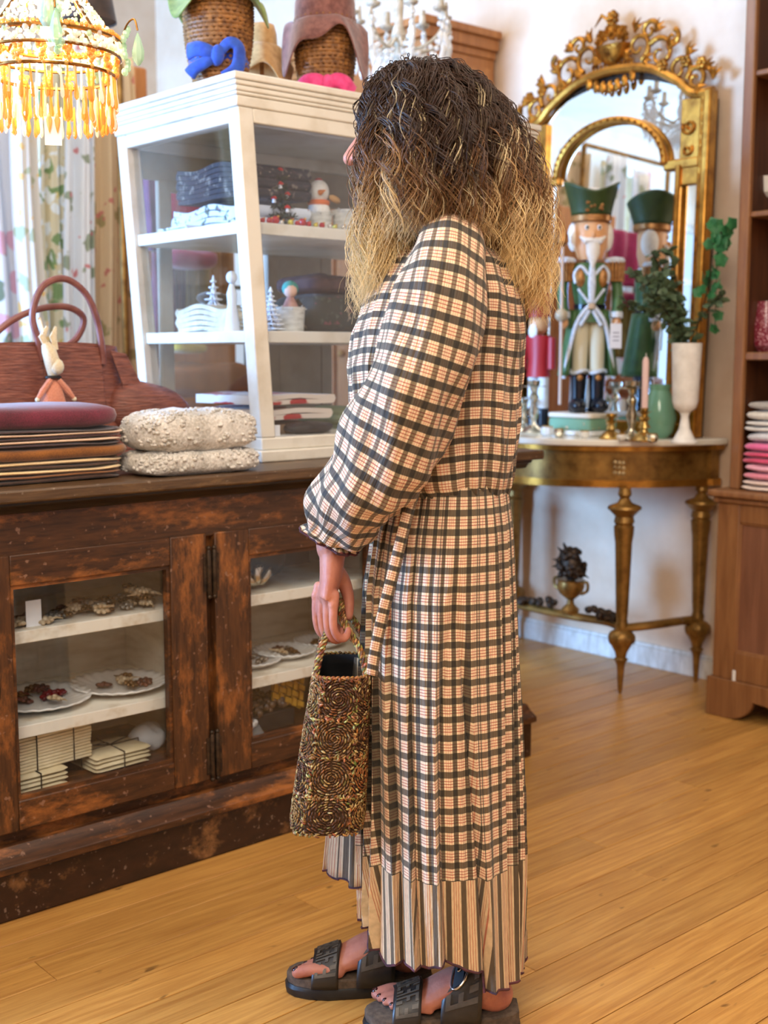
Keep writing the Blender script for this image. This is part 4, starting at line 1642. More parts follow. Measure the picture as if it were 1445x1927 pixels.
YARN = [srgb(162, 124, 72), srgb(132, 92, 52), srgb(96, 62, 38), srgb(188, 152, 94), srgb(164, 100, 52), srgb(132, 118, 66), srgb(116, 72, 48), srgb(204, 178, 122)]
rb = random.Random(4)
PER = 0.50        # girth
HGT = 0.668 - 0.402
items = []
sqs = 0.0625
nc = int(PER / sqs)
for ci in range(nc):
    for ri in range(4):
        hz = HGT / 4
        base = rb.choice([0, 1, 1, 2, 4, 5])
        for ring_ in range(1, 10):
            rr = ring_ * 0.0043
            nst = max(6, int(2 * pi * rr / 0.0052))
            for k in range(nst):
                a = 2 * pi * k / nst + ring_ * 0.6 + rb.uniform(-0.12, 0.12)
                du, dv = rr * cos(a) * 1.02, rr * sin(a) * 1.04
                if abs(du) > sqs / 2 or abs(dv) > hz / 2 + 0.001:
                    continue
                p = (ci * sqs + sqs / 2 + du) / (nc * sqs) - 1.0 / 16
                z = 0.402 + ri * hz + hz / 2 + dv
                c = bag_pt(p, z, rb.uniform(-0.001, 0.0025))
                ta = bag_pt(p + 0.002, z) - bag_pt(p - 0.002, z)
                ta.normalize()
                tz = Vector((0, 0, 1))
                nn = ta.cross(tz)
                tw = a + pi / 2 + rb.uniform(-0.05, 0.38)
                al = (ta * cos(tw) + tz * sin(tw)).normalized()
                cl = YARN[base] if rb.random() < 0.55 else rb.choice(YARN)
                f = rb.uniform(0.55, 1.05)
                items.append((c, al, nn, rb.uniform(0.0080, 0.0112), rb.uniform(0.0023, 0.0032), [q * f for q in cl]))
        # filler between rosettes
        for k in range(46):
            du, dv = rb.uniform(-0.5, 0.5) * sqs, rb.choice([-1, 1]) * (hz / 2 - rb.uniform(0, 0.004))
            if rb.random() < 0.5:
                du, dv = rb.choice([-1, 1]) * (sqs / 2 - rb.uniform(0, 0.004)), rb.uniform(-0.5, 0.5) * hz
            p = (ci * sqs + sqs / 2 + du) / (nc * sqs) - 1.0 / 16
            z = min(max(0.402 + ri * hz + hz / 2 + dv, 0.403), 0.668)
            ta = (bag_pt(p + 0.002, z) - bag_pt(p - 0.002, z)).normalized()
            tw = rb.uniform(0, pi)
            items.append((bag_pt(p, z, 0.0015), (ta * cos(tw) + Vector((0, 0, 1)) * sin(tw)).normalized(), ta.cross(Vector((0, 0, 1))), 0.010, 0.0034, [q * rb.uniform(0.6, 1.1) for q in rb.choice(YARN)]))
# rim of chain stitches
for k in range(110):
    p = k / 110
    ta = (bag_pt(p + 0.002, 0.668) - bag_pt(p - 0.002, 0.668)).normalized()
    al = (ta + Vector((0, 0, 0.5 * (1 if k % 2 else -1)))).normalized()
    items.append((bag_pt(p, 0.669 + 0.001 * (k % 2), -0.001), al, ta.cross(Vector((0, 0, 1))), 0.011, 0.005, [q * rb.uniform(0.7, 1.2) for q in rb.choice(YARN[:5])]))
st = obj('crochet_body', stitch_mesh(items), None, CB)
st['kind'] = 'stuff'
# two handles, one from each long side, meeting in the hand
for sx, topx in ((-1, -0.198), (1, -0.186)):
    for sy in (-1, 1):
        pass
    cx, hx, hy = bag_sec(0.66)
    ctl = [(cx + sx * hx * 0.96, BY - 0.060, 0.655), (cx + sx * hx * 0.72, BY - 0.050, 0.705), (topx + sx * 0.006, BY - 0.038, 0.752), (topx, BY - 0.022, 0.778),
           (topx, BY + 0.0, 0.782), (topx + sx * 0.004, BY + 0.022, 0.766), (cx + sx * hx * 0.72, BY + 0.048, 0.712), (cx + sx * hx * 0.96, BY + 0.058, 0.655)]
    path = cr(ctl, 14)
    its = []
    for i in range(len(path) - 1):
        q = path[i]
        ta = (path[i + 1] - path[i]).normalized()
        n1 = ta.orthogonal().normalized()
        n2 = ta.cross(n1)
        for k in range(5):
            a = 2 * pi * k / 5 + i * 0.5
            nn = n1 * cos(a) + n2 * sin(a)
            al = (ta * 0.8 + ta.cross(nn) * 0.6).normalized()
            its.append((q + nn * 0.0042, al, nn, 0.0125, 0.0046, [c * rb.uniform(0.6, 1.15) for c in rb.choice(YARN)]))
    h = obj('handle', stitch_mesh(its), None, CB)
    h['kind'] = 'stuff'

# ---------------------------------------------------------------- textiles and handbag on the counter top
TOPZ = 0.924


def folded(name, label, group, x0, x1, y0, y1, z, layers, cat='sweater', wob=0.003):
    """folded knitwear: list of (height, material, overhang)"""
    T = thing(name, label, cat, ((x0 + x1) / 2, (y0 + y1) / 2, z), 0, group)
    zz = 0.0
    for i, (h, m_, ov) in enumerate(layers):
        s = MB().sq((ov, 0, zz + h * 0.5), ((x1 - x0) / 2, (y1 - y0) / 2, h * 0.56), 0.55, 0.32, 44, 12, wob=wob, wf=16, seed=i * 1.7 + x0 * 9 + z * 31)
        obj('fold', s, m_, T, smooth=60)
        zz += h
    return z + zz


MAR = knit('maroon_knit', srgb(70, 14, 34), srgb(112, 30, 56), 420, bmp=0.25)
MAR2 = knit('deep_plum_knit', srgb(36, 10, 22), srgb(60, 20, 36), 420, bmp=0.25)
PINKC = knit('blush_knit_stripe', srgb(208, 172, 146), srgb(234, 204, 176), 420, bmp=0.25)
BRN = knit('tobacco_knit', srgb(104, 58, 14), srgb(146, 88, 26), 420, bmp=0.25)
BRN2 = knit('dark_chocolate_knit', srgb(44, 22, 12), srgb(74, 42, 24), 420, bmp=0.25)
CRM = knit('cream_knit_stripe', srgb(222, 186, 132), srgb(244, 218, 172), 420, bmp=0.25)
GREYW = knit('heather_grey_boucle', srgb(160, 154, 144), srgb(226, 222, 216), 160, bmp=0.8)
sx0, sx1, sy0, sy1 = 0.93, 1.415, 2.45, 2.72
z = TOPZ
z = folded('folded_sweater', 'dark brown sweater with cream stripes, at the bottom of the stack', 'folded sweaters in the left stack', sx0, sx1 - 0.012, sy0 + 0.005, sy1, z,
           [(0.011, BRN2, 0), (0.009, BRN, 0.002), (0.010, CRM, 0.004), (0.008, BRN2, 0.0), (0.010, CRM, 0.006)])
z = folded('folded_sweater', 'tobacco brown folded sweater between the striped ones', 'folded sweaters in the left stack', sx0, sx1 + 0.005, sy0, sy1, z, [(0.030, BRN, 0.0)])
z = folded('folded_sweater', 'plum sweater with blush pink stripes under the maroon one', 'folded sweaters in the left stack', sx0, sx1 - 0.010, sy0 + 0.002, sy1, z,
           [(0.007, MAR2, 0), (0.008, PINKC, 0.004), (0.007, MAR2, 0), (0.008, PINKC, 0.006), (0.006, MAR2, 0)])
z = folded('folded_sweater', 'plain maroon folded sweater on top of the left stack', 'folded sweaters in the left stack', sx0, sx1 - 0.018, sy0, sy1, z, [(0.050, MAR, 0.0)])
for i, (lab, zb, hh, x1_) in enumerate((('heather grey fluffy sweater, lower of the two by the showcase', TOPZ, 0.054, 1.745), ('pale grey curly sweater, upper of the two by the showcase', TOPZ + 0.054, 0.088, 1.73))):
    T = thing('fluffy_sweater', lab, 'sweater', (1.575, 2.475, zb), 0, 'fluffy grey sweaters')
    s = MB().sq((0, 0, hh / 2), ((x1_ - 1.425) / 2, 0.085, hh * 0.56), 0.62, 0.42, 60, 22, wob=0.0035, wf=55, seed=i + 2)
    bdy = obj('knit_body', s, GREYW, T, smooth=70)
    cu = MB()
    rr_ = random.Random(i + 40)
    for k in range(520):           # little boucle loops
        a = rr_.uniform(0, 2 * pi)
        th = rr_.uniform(-0.35, 1.3)

        def g(t_, e):
            return math.copysign(abs(t_) ** e, t_)
        q = Vector(((x1_ - 1.425) / 2 * g(cos(th), 0.62) * g(cos(a), 0.42), 0.085 * g(cos(th), 0.62) * g(sin(a), 0.42), hh / 2 + hh * 0.56 * g(sin(th), 0.62)))
        cu.ball(q, (rr_.uniform(0.003, 0.007), rr_.uniform(0.003, 0.007), rr_.uniform(0.003, 0.005)), 6, 4)
    o = obj('boucle_loops', cu, GREYW, T, smooth=80)
    o['kind'] = 'stuff'

# handbag of brick-red leather
LEATH = M('brick_red_woven_leather', srgb(92, 48, 40), srgb(150, 90, 72), rough=0.45, scale=12, stretch=(2, 2, 16), lo=0.3, hi=0.7, bmp=1.0, bd=0.004, bscale=14)
LEATH2 = M('brick_red_leather_strap', srgb(118, 66, 58), srgb(146, 92, 82), rough=0.45, scale=20)
HB_ = thing('leather_handbag', 'large brick red leather handbag with two round handles on the counter', 'handbag', (1.43, 2.88, TOPZ))
b = MB()


def bagbody(u, v):
    a = 2 * pi * u
    hx = 0.20 + 0.03 * (1 - v)
    hy = 0.085 - 0.045 * v
    c, s = cos(a), sin(a)
    return (hx * math.copysign(abs(c) ** 0.4, c) - 0.02, hy * math.copysign(abs(s) ** 0.6, s), v * 0.305 - 0.012 * v * abs(c))


b.grid(bagbody, 60, 16, closed=True)
b.add([bagbody(k / 60, 0) for k in range(60)], [tuple(range(60))])
b.add([bagbody(k / 60, 1.0) for k in range(60)], [tuple(range(59, -1, -1))])
obj('bag_body', b, LEATH, HB_, smooth=50)
# side gusset that flops out to the right
b = MB()
b.sq((0.255, -0.03, 0.115), (0.135, 0.075, 0.085), 0.9, 0.75, 30, 16, m=RY(rad(16)), wob=0.004, wf=18)
obj('gusset', b, LEATH, HB_, smooth=60)
b = MB()
b.prism([(0.10, 0.0), (0.205, 0.0), (0.235, 0.10), (0.22, 0.20), (0.185, 0.275), (0.14, 0.285), (0.165, 0.2), (0.15, 0.1)], lambda u, v: (u, -0.085 + 0.045 * v / 0.305 - 0.010, v), (0, 0.006, 0))
obj('side_flap', b, LEATH, HB_, smooth=30, bevel=0.002)
for xa, xb_ in ((-0.21, -0.045), (-0.035, 0.115)):
    b = MB().prism([(xa, 0.12), (xb_, 0.115), (xb_, 0.292), (xa, 0.296)], lambda u, v: (u, -0.085 + 0.045 * v / 0.305 - 0.007, v), (0, 0.007, 0))
    obj('front_flap', b, LEATH, HB_, bevel=0.003)
# handles
fy = -0.052
h1 = cr([(-0.045, fy, 0.26), (-0.055, fy, 0.31), (-0.068, fy - 0.002, 0.37), (-0.04, fy - 0.004, 0.437), (0.02, fy, 0.458), (0.075, fy, 0.425), (0.105, fy, 0.36), (0.118, fy, 0.28), (0.118, fy, 0.25)], 7)
h2 = cr([(-0.16, 0.045, 0.26), (-0.145, 0.04, 0.30), (-0.09, 0.03, 0.352), (-0.02, 0.015, 0.385), (0.05, 0.0, 0.392), (0.09, -0.01, 0.365), (0.075, 0.0, 0.315), (0.03, 0.01, 0.28), (0.01, 0.02, 0.262)], 7)
for h in (h1, h2):
    obj('handle', MB().tube(h, 0.0085, 10), LEATH2, HB_)
# rabbit charm hanging on the front
RB = thing('rabbit_doll_charm', 'cream rabbit doll charm in a salmon dress hanging on the leather handbag', 'charm', (1.43 - 0.048, 2.88 - 0.108, TOPZ + 0.200))
RBW = knit('rabbit_wool', srgb(216, 200, 164), srgb(240, 230, 204), 300)
SAL = knit('salmon_dress_cloth', srgb(196, 118, 92), srgb(222, 150, 122), 260)
b = MB().tube([(0, 0, 0.02), (0.0, -0.004, 0.05), (-0.008, 0, 0.085), (-0.014, 0.004, 0.10)], [0.010, 0.019, 0.017, 0.010], 12)
b.ball((0.006, -0.012, 0.045), (0.018, 0.016, 0.02))
obj('head', b, RBW, RB)
for sx in (-0.010, 0.012):
    obj('ear', MB().tube([(sx, 0, 0.085), (sx - 0.012 + 0.006 * (sx > 0), 0.003, 0.115), (sx + 0.004, 0.006, 0.140)], [0.006, 0.010, 0.004], 10, flat=0.5), RBW, RB)
b = MB().lathe([(0.008, 0.022), (0.020, 0.006), (0.030, -0.03), (0.042, -0.075), (0.044, -0.078), (0.038, -0.074)], 22, sy=0.6)
b.v = [(x * (1 + 0.06 * sin(9 * math.atan2(y, x))), y, z) for x, y, z in b.v]
obj('dress', b, SAL, RB)
for sx in (-1, 1):
    obj('arm', MB().tube([(sx * 0.010, -0.01, 0.014), (sx * 0.032, -0.012, -0.012), (sx * 0.046, -0.014, -0.030)], [0.007, 0.008, 0.005], 8), SAL, RB)
    obj('paw', MB().ball((sx * 0.048, -0.014, -0.033), 0.006, 8, 6), RBW, RB)
    obj('foot', MB().ball((sx * 0.014, -0.008, -0.082), (0.008, 0.010, 0.009), 8, 6), RBW, RB)
obj('collar', MB().tube([(0.017 * cos(a), 0.012 * sin(a) - 0.004, 0.020) for a in [2 * pi * k / 14 for k in range(15)]], 0.004, 6, cap=False), MAT['black'], RB)
obj('hanging_cord', MB().tube([(-0.012, 0.004, 0.098), (-0.020, 0.0, 0.125), (-0.004, 0.05, 0.16)], 0.004, 8), RBW, RB)

# ---------------------------------------------------------------- textiles piled in the showcase
ROWS = {}                 # alike small things, told apart by their order from the left

def serp(w, layers, t, gap, rnd, wob=0.004):
    """zig-zag fold profile in xz"""
    pts = []
    z = t / 2
    for i in range(layers):
        xs = np.linspace(-w / 2, w / 2, 14)
        if i % 2:
            xs = xs[::-1]
        for x in xs:
            pts.append((x, z + wob * sin(x * 28 + rnd) * (i / layers + 0.3)))
        sgn = 1 if i % 2 == 0 else -1
        if i < layers - 1:
            for a in (-45, 0, 45):
                pts.append((sgn * (w / 2 + (t + gap) / 2 * cos(rad(a))), z + (t + gap) / 2 * (1 + sin(rad(a)))))
        z += t + gap
    return pts, z


def cloth_pile(name, label, cat, loc, rz, w, d, layers, t, mat, group=None, wob=0.004, rnd=0.0, gap=0.0015):
    T = thing(name, label, cat, loc, rz, group)
    pts, h = serp(w, layers, t, gap, rnd, wob)
    # keep the lowest point on the shelf
    o = obj('folded_cloth', MB().ribbon(pts, d, t), mat, T, smooth=50)
    zmin = min(v.co.z for v in o.data.vertices)
    for v in o.data.vertices:
        v.co.z -= zmin
    return h - zmin


DKP = voronoi_print('dark_paisley_cloth', srgb(40, 40, 50), [(srgb(120, 112, 104), 0.30), (srgb(170, 150, 130), 0.16), (srgb(70, 60, 66), 0.3)], scale=26)
DKE = M('grey_fold_cloth', srgb(66, 66, 78), srgb(130, 120, 116), rough=0.85, scale=30, stretch=(1, 1, 3))
LTP = voronoi_print('pale_floral_cloth', srgb(214, 220, 232), [(srgb(96, 110, 92), 0.26), (srgb(150, 120, 130), 0.18)], scale=24)
CRMC = M('cream_linen_cloth', srgb(236, 226, 204), srgb(198, 180, 150), rough=0.9, scale=20)
S1, S2 = 1.530, 1.258
SB = SZ0 + 0.062
# the left face looks on -x: cloths lie with folds towards it
z = S1
h = cloth_pile('folded_tablecloth', 'pale floral tablecloth folded on the top showcase shelf, under the dark one', 'tablecloth', (2.02, 2.895, S1), rad(-90), 0.33, 0.22, 4, 0.014, LTP, 'folded cloths in the showcase', 0.007, 1.0)
cloth_pile('folded_tablecloth', 'dark paisley tablecloth folded on top of the pale floral one', 'tablecloth', (2.02, 2.88, S1 + h + 0.008), rad(-92), 0.32, 0.22, 7, 0.0115, DKP, 'folded cloths in the showcase', 0.005, 0.3)
cloth_pile('folded_napkin', 'thin blue white napkin lying flat at the end of the top showcase shelf', 'napkin', (1.905, 2.985, S1), rad(-90), 0.14, 0.10, 2, 0.006, LTP, None, 0.002)
cloth_pile('folded_tablecloth', 'cream linen cloth rolled on the second showcase shelf', 'tablecloth', (2.0, 2.90, S2), rad(-88), 0.23, 0.22, 5, 0.012, CRMC, 'folded cloths in the showcase', 0.008, 2.0)
DRK = knit('brown_fur_trim', srgb(50, 40, 32), srgb(96, 80, 64), 200)
tag(obj('brown_pompom', MB().sq((0, 0, 0.018), (0.05, 0.03, 0.018), 0.9, 0.9, wob=0.003, wf=80), DRK, loc=(1.95, 2.93, S2 + 0.076)), 'small brown fur trimming lying on the cream linen cloth', 'trimming')
# red and white striped cloths on the bottom of the showcase
REDS = voronoi_print('red_white_cloth', srgb(226, 212, 200), [(srgb(176, 34, 40), 0.42)], scale=9, stretch=(1, 1, 3))
z = SB
for i, (lab, t) in enumerate((('brown folded mat under the red and white cloths', 0.012), ('red and white patterned cloth folded on the brown mat', 0.013), ('red and white patterned cloth, topmost on the showcase floor', 0.012))):
    m_ = (M('brown_felt_mat', srgb(110, 84, 62), srgb(134, 106, 80), rough=0.9, scale=40), REDS, REDS)[i]
    h = cloth_pile('folded_cloth', lab, 'cloth', (2.02 + 0.01 * i, 2.82, z), rad(4 * i - 2), 0.24, 0.30, 2, t, m_, 'cloths on the showcase floor', 0.003, i)
    z += h + 0.004
GRC = M('sage_green_cloth', srgb(122, 134, 92), srgb(156, 164, 122), rough=0.9, scale=20)
cloth_pile('folded_cloth', 'sage green folded cloth at the right of the showcase floor', 'cloth', (2.33, 2.82, SB), rad(10), 0.16, 0.2, 4, 0.012, GRC, None, 0.006, 1)
# black glove and tag near the front glass
b = MB().sq((0, 0, 0.016), (0.075, 0.035, 0.016), 0.9, 0.7, wob=0.003, wf=60)
tag(obj('black_scarf', b, MAT['black'], loc=(2.06, 2.645, SB)), 'crumpled black scarf at the front of the showcase floor', 'scarf')
tag(obj('price_card', MB().box(-0.014, 0.014, -0.001, 0.001, 0, 0.028), MAT['card'], loc=(1.935, 2.625, SB)), 'small white price card beside the black scarf', 'card')
rr_ = random.Random(5)
for i in range(14):
    b = MB().ball((0, 0, 0.007), (0.009, 0.008, 0.007), 8, 6)
    o = obj('white_shell', b, MAT['white'], loc=(2.06 + 0.24 * rr_.random(), 2.625 + 0.02 * rr_.random(), SB))
    tag(o, 'small white shell', 'shell', 'shells on the showcase floor')
    ROWS.setdefault(('small white shell', 'on the showcase floor'), []).append(o)

# dark floral garment folded at the right of the second shelf
FLO = voronoi_print('dark_floral_cloth', srgb(44, 46, 40), [(srgb(150, 130, 110), 0.20), (srgb(110, 60, 66), 0.20), (srgb(70, 78, 66), 0.28)], scale=20)
T = thing('floral_garment', 'dark floral folded garment on the second showcase shelf behind the front glass', 'garment', (2.26, 2.83, S2))
obj('lower_fold', MB().sq((0, 0, 0.055), (0.12, 0.11, 0.055), 0.5, 0.4, wob=0.004, wf=30), FLO, T)
obj('upper_fold', MB().sq((0.0, 0.0, 0.135), (0.115, 0.10, 0.028), 0.6, 0.4, wob=0.004, wf=30), M('plum_floral_fold', srgb(52, 30, 36), srgb(84, 56, 52), rough=0.85, scale=30), T)

# ---------------------------------------------------------------- small trees and figures
FIR = M('dark_fir_bristle', srgb(30, 40, 30), srgb(62, 70, 54), rough=0.8, scale=120)
SNOW = M('snow_flock', srgb(240, 244, 250), rough=0.8)
REDM = M('mushroom_red', srgb(190, 28, 34), rough=0.3)
def fir(loc, h, label, white, seed):
    T = thing('miniature_fir', label, 'miniature tree', loc, 0, 'miniature trees in the showcase')
    rg = random.Random(seed)
    obj('trunk', MB().tube([(0, 0, 0), (0, 0, h * 0.97)], [0.004, 0.002], 6), MAT['iron'], T)
    obj('foot', MB().lathe([(0.018, 0), (0.016, 0.008), (0.004, 0.012)], 12), MAT['white'] if white else MAT['iron'], T)
    tiers = 9 if white else 6
    for i in range(tiers):
        f = i / (tiers - 1)
        zc = h * (0.10 + 0.80 * f)
        R = h * (0.25 * (1 - f) + 0.05)
        m_ = MB()
        ar = 10 if white else 11
        for k in range(ar):
            a = 2 * pi * k / ar + i * 0.5
            e = Vector((R * cos(a), R * sin(a), zc - R * 0.15))
            if white:
                m_.ball((e.x * 0.82, e.y * 0.82, e.z), (R * 0.34, R * 0.34, h * 0.018), 7, 5)
                m_.tube([(0, 0, zc), e * 0.82 + Vector((0, 0, zc * 0.0))], 0.002, 4)
            else:
                for s in range(4):
                    t = (s + 1) / 4
                    c = Vector((e.x * t, e.y * t, zc + (e.z - zc) * t))
                    for w in range(4):
                        d = Vector((rg.uniform(-1, 1), rg.uniform(-1, 1), rg.uniform(-0.7, 0.8))) * 0.017
                        m_.tube([c, c + d], [0.0022, 0.0009], 3)
                m_.tube([(0, 0, zc), e], [0.0025, 0.001], 4)
        o = obj('branch_tier', m_, SNOW if white else FIR, T, smooth=60)
        o['kind'] = 'stuff'
    if white:
        obj('tip', MB().tube([(0, 0, h * 0.9), (0, 0, h)], [0.006, 0.002], 6), SNOW, T)
        return
    for k in range(11):        # mushroom baubles
        f = k / 10
        a = k * 2.4
        R = h * (0.24 * (1 - f) + 0.01)
        c = Vector((R * cos(a) , R * sin(a), h * (0.12 + 0.86 * f)))
        mo = obj('mushroom_stem', MB().tube([c, c + Vector((0, 0, 0.012))], [0.0055, 0.004], 8), SNOW, T)
        obj('mushroom_cap', MB().lathe([(0.0095, 0.010), (0.0085, 0.014), (0.004, 0.018), (0.001, 0.019)], 10, c), REDM, mo)


q = at(527, 413, Y=2.72)
fir((q.x, 2.72, S1), 0.145, 'dark miniature fir hung with red mushrooms on the top showcase shelf', False, 2)
fir((2.36, 2.74, S1), 0.13, 'second mushroom fir, beside the bird basket by her hair', False, 6)
q = at(403, 620, X=1.93)
fir((1.93, q.y, S2), 0.155, 'white flocked tree beside the cream linen cloth', True, 3)
q = at(510, 618, Y=2.66)
fir((q.x, 2.66, S2), 0.115, 'small white flocked tree in front of the birch pot', True, 4)
q = at(484, 618, Y=2.74)
fir((q.x - 0.01, 2.78, S2), 0.10, 'smallest white flocked tree half behind the corner post', True, 8)
# baubles along the front of the top shelf
rr_ = random.Random(9)
BC = [M('bauble_red', srgb(170, 30, 40), rough=0.12), M('bauble_gold', srgb(206, 190, 90), rough=0.12, metal=0.4), M('bauble_green', srgb(120, 140, 70), rough=0.12, metal=0.3), M('bauble_silver', srgb(220, 214, 205), rough=0.1, metal=0.7)]
CN = ['red', 'gold', 'green', 'silver']
for i in range(22):
    r = rr_.choice([0.007, 0.008, 0.011])
    k = rr_.randrange(4)
    T = thing('glass_bauble', 'tiny %s glass bauble' % CN[k], 'bauble', (1.88 + 0.022 * i, 2.622 + 0.012 * rr_.random(), S1), 0, '%s baubles on the top shelf' % CN[k])
    ROWS.setdefault(('tiny %s glass bauble' % CN[k], 'on the top showcase shelf'), []).append(T)
    obj('ball', MB().ball((0, 0, r), r, 10, 8), BC[k], T)
    obj('cap', MB().lathe([(r * 0.35, 0), (r * 0.35, r * 0.4), (r * 0.1, r * 0.5)], 8, (r * 0.7, 0, r * 1.7), m=RY(0.6)), MAT['goldflat'], T)
# birch pots with a bird and a doll
BIRCH = M('whitewashed_birch', srgb(226, 224, 218), srgb(178, 176, 170), rough=0.8, scale=24, stretch=(1, 1, 4), bmp=0.3)


def pot(loc, r, h, label):
    T = thing('birch_pot', label, 'pot', loc)
    obj('pot_wall', MB().lathe([(r * 0.86, 0), (r * 0.9, 0.004), (r, h), (r * 0.9, h), (r * 0.82, 0.012), (0.002, 0.01)], 22), BIRCH, T)
    b_ = MB()
    for k in range(9):
        a = 2 * pi * k / 9
        b_.tube([(r * 0.9 * cos(a), r * 0.9 * sin(a), h * 0.9), (r * 1.12 * cos(a), r * 1.12 * sin(a), h * (1.0 + 0.08 * sin(k * 3)))], [0.004, 0.001], 4)
    o = obj('bark_curl', b_, BIRCH, T)
    o['kind'] = 'stuff'


q = at(600, 415, Y=2.76)
pot((q.x, 2.76, S1), 0.038, 0.058, 'whitewashed birch pot holding the white bird on the top showcase shelf')
pot((q.x + 0.075, 2.73, S1), 0.040, 0.068, 'taller whitewashed birch pot beside the bird pot')
T = thing('white_bird_figure', 'fluffy white bird figure with orange beak sitting in a birch pot', 'figure', (q.x, 2.76, S1 + 0.045))
FLUF = knit('white_down', srgb(226, 218, 206), srgb(250, 246, 240), 220)
obj('bird_body', MB().ball((0, 0, 0.02), (0.032, 0.03, 0.028), 14, 10), FLUF, T)
obj('bird_head', MB().ball((-0.003, -0.004, 0.070), (0.030, 0.028, 0.032), 14, 10), FLUF, T)
obj('beak', MB().lathe([(0.008, 0), (0.001, 0.026)], 8, (-0.018, -0.028, 0.064), m=RX(rad(80))), M('orange_felt', srgb(222, 130, 60), rough=0.8), T)
obj('scarf', MB().tube([(0.024 * cos(a), 0.022 * sin(a), 0.040) for a in [2 * pi * k / 16 for k in range(17)]], 0.008, 8, cap=False), M('orange_scarf', srgb(226, 120, 70), rough=0.9), T)
obj('cap', MB().lathe([(0.012, 0.098), (0.010, 0.104), (0.003, 0.108)], 12), REDM, T)
obj('wing', MB().ball((0.045, -0.015, 0.052), (0.022, 0.008, 0.010), 10, 6, m=RY(0.3)), M('tan_felt', srgb(196, 150, 96), rough=0.9), T)
q = at(547, 618, Y=2.74)
pot((q.x, 2.74, S2), 0.040, 0.068, 'whitewashed birch pot holding the doll on the second showcase shelf')
T = thing('flower_doll', 'little doll with a teal hood standing in a birch pot', 'doll', (q.x, 2.74, S2 + 0.04))
obj('doll_body', MB().lathe([(0.026, 0), (0.022, 0.03), (0.010, 0.055)], 14), M('doll_pink_cloth', srgb(196, 150, 136), srgb(150, 100, 92), rough=0.9, scale=40), T)
obj('doll_head', MB().ball((0, 0, 0.072), 0.019, 12, 8), M('doll_face', srgb(228, 186, 164), rough=0.7), T)
obj('hood', MB().ball((0.004, 0.006, 0.078), (0.024, 0.021, 0.022), 12, 8), M('teal_felt', srgb(64, 160, 150), rough=0.9), T)
obj('arm', MB().tube([(0.012, -0.01, 0.048), (0.034, -0.016, 0.024)], [0.007, 0.005], 8), MAT['iron'], T)
# porcelain figure by the left corner post
q = at(428, 545, X=1.90)
T = thing('porcelain_figure', 'small white porcelain figure behind the corner post of the showcase', 'figure', (1.90, q.y - 0.02, S2))
obj('figure_body', MB().lathe([(0.018, 0), (0.020, 0.02), (0.012, 0.07), (0.014, 0.10), (0.006, 0.125)], 14), SNOW, T)
obj('figure_head', MB().ball((0, 0, 0.142), (0.015, 0.014, 0.017), 12, 8), SNOW, T)
obj('plinth', MB().lathe([(0.022, 0), (0.022, 0.012)], 14), SNOW, T)

# ---------------------------------------------------------------- things inside the counter
PLATE = M('white_porcelain', srgb(238, 238, 236), srgb(220, 218, 214), rough=0.2, scale=10)
BROOCH = [M('brooch_dark', srgb(48, 26, 22), srgb(110, 60, 44), rough=0.4, scale=80), M('brooch_bronze', srgb(120, 88, 50), srgb(70, 50, 30), rough=0.3, metal=0.6, scale=80),
          M('brooch_red', srgb(130, 20, 28), srgb(70, 14, 18), rough=0.35, scale=80), M('brooch_bone', srgb(214, 196, 166), srgb(160, 132, 96), rough=0.5, scale=80),
          M('brooch_silver', srgb(170, 164, 154), srgb(96, 90, 80), rough=0.3, metal=0.6, scale=80)]
BNAME = ['dark brown', 'bronze', 'dark red', 'bone coloured', 'silver']


def plate(loc, r, label):
    T = thing('scalloped_plate', label, 'plate', loc, 0, 'plates in the counter')
    b_ = MB()

    def fn(u, v):
        a = 2 * pi * u
        rr = r * v * (1 + 0.02 * v * cos(24 * a))
        zz = 0.004 + 0.016 * max(0, (v - 0.55) / 0.45) ** 1.2 + 0.0016 * v * cos(24 * a) * (v > 0.6)
        return (rr * cos(a), rr * sin(a), zz)
    b_.grid(fn, 96, 10, closed=True)
    obj('dish', b_, PLATE, T, solid=0.004)
    obj('foot_ring', MB().lathe([(r * 0.5, 0), (r * 0.52, 0.004), (r * 0.45, 0.005), (r * 0.45, 0)], 24, cap=False), PLATE, T)


SH1, SH2 = 0.607, 0.397          # shelf tops
TRINK = []


def brooch_mesh(k, seed):
    rg = random.Random(seed)
    b_ = MB()
    s = 0.016 + 0.006 * rg.random()
    for i in range(7):
        a = 2 * pi * i / 7
        b_.ball((s * 0.6 * cos(a), s * 0.6 * sin(a), 0.006 + 0.002 * rg.random()), (s * 0.42, s * 0.32, 0.005), 7, 5, m=RZ(a))
    b_.ball((0, 0, 0.009), (s * 0.4, s * 0.4, 0.007), 8, 6)
    if k % 2:
        b_.tube([(0, 0, 0.006), (s * 1.2, s * 0.5, 0.007), (s * 2.0, s * 0.2, 0.006)], [0.003, 0.0025, 0.001], 5)
    me_ = b_.mesh('brooch', 50)
    me_.materials.append(BROOCH[k])
    return me_


BM = [[brooch_mesh(k, k * 10 + j) for j in range(2)] for k in range(5)]
rr_ = random.Random(21)


def brooch(x, y, z, k, where):
    o = bpy.data.objects.new('brooch', BM[k][rr_.randrange(2)])
    COL.objects.link(o)
    o.location = (x, y, z)
    o.rotation_euler = (rr_.uniform(-0.3, 0.3), rr_.uniform(-0.3, 0.3), rr_.uniform(0, 6))
    tag(o, '%s flower brooch lying %s' % (BNAME[k], where), 'brooch', '%s brooches %s' % (BNAME[k], where))
    ROWS.setdefault(('%s flower brooch' % BNAME[k], where), []).append(o)


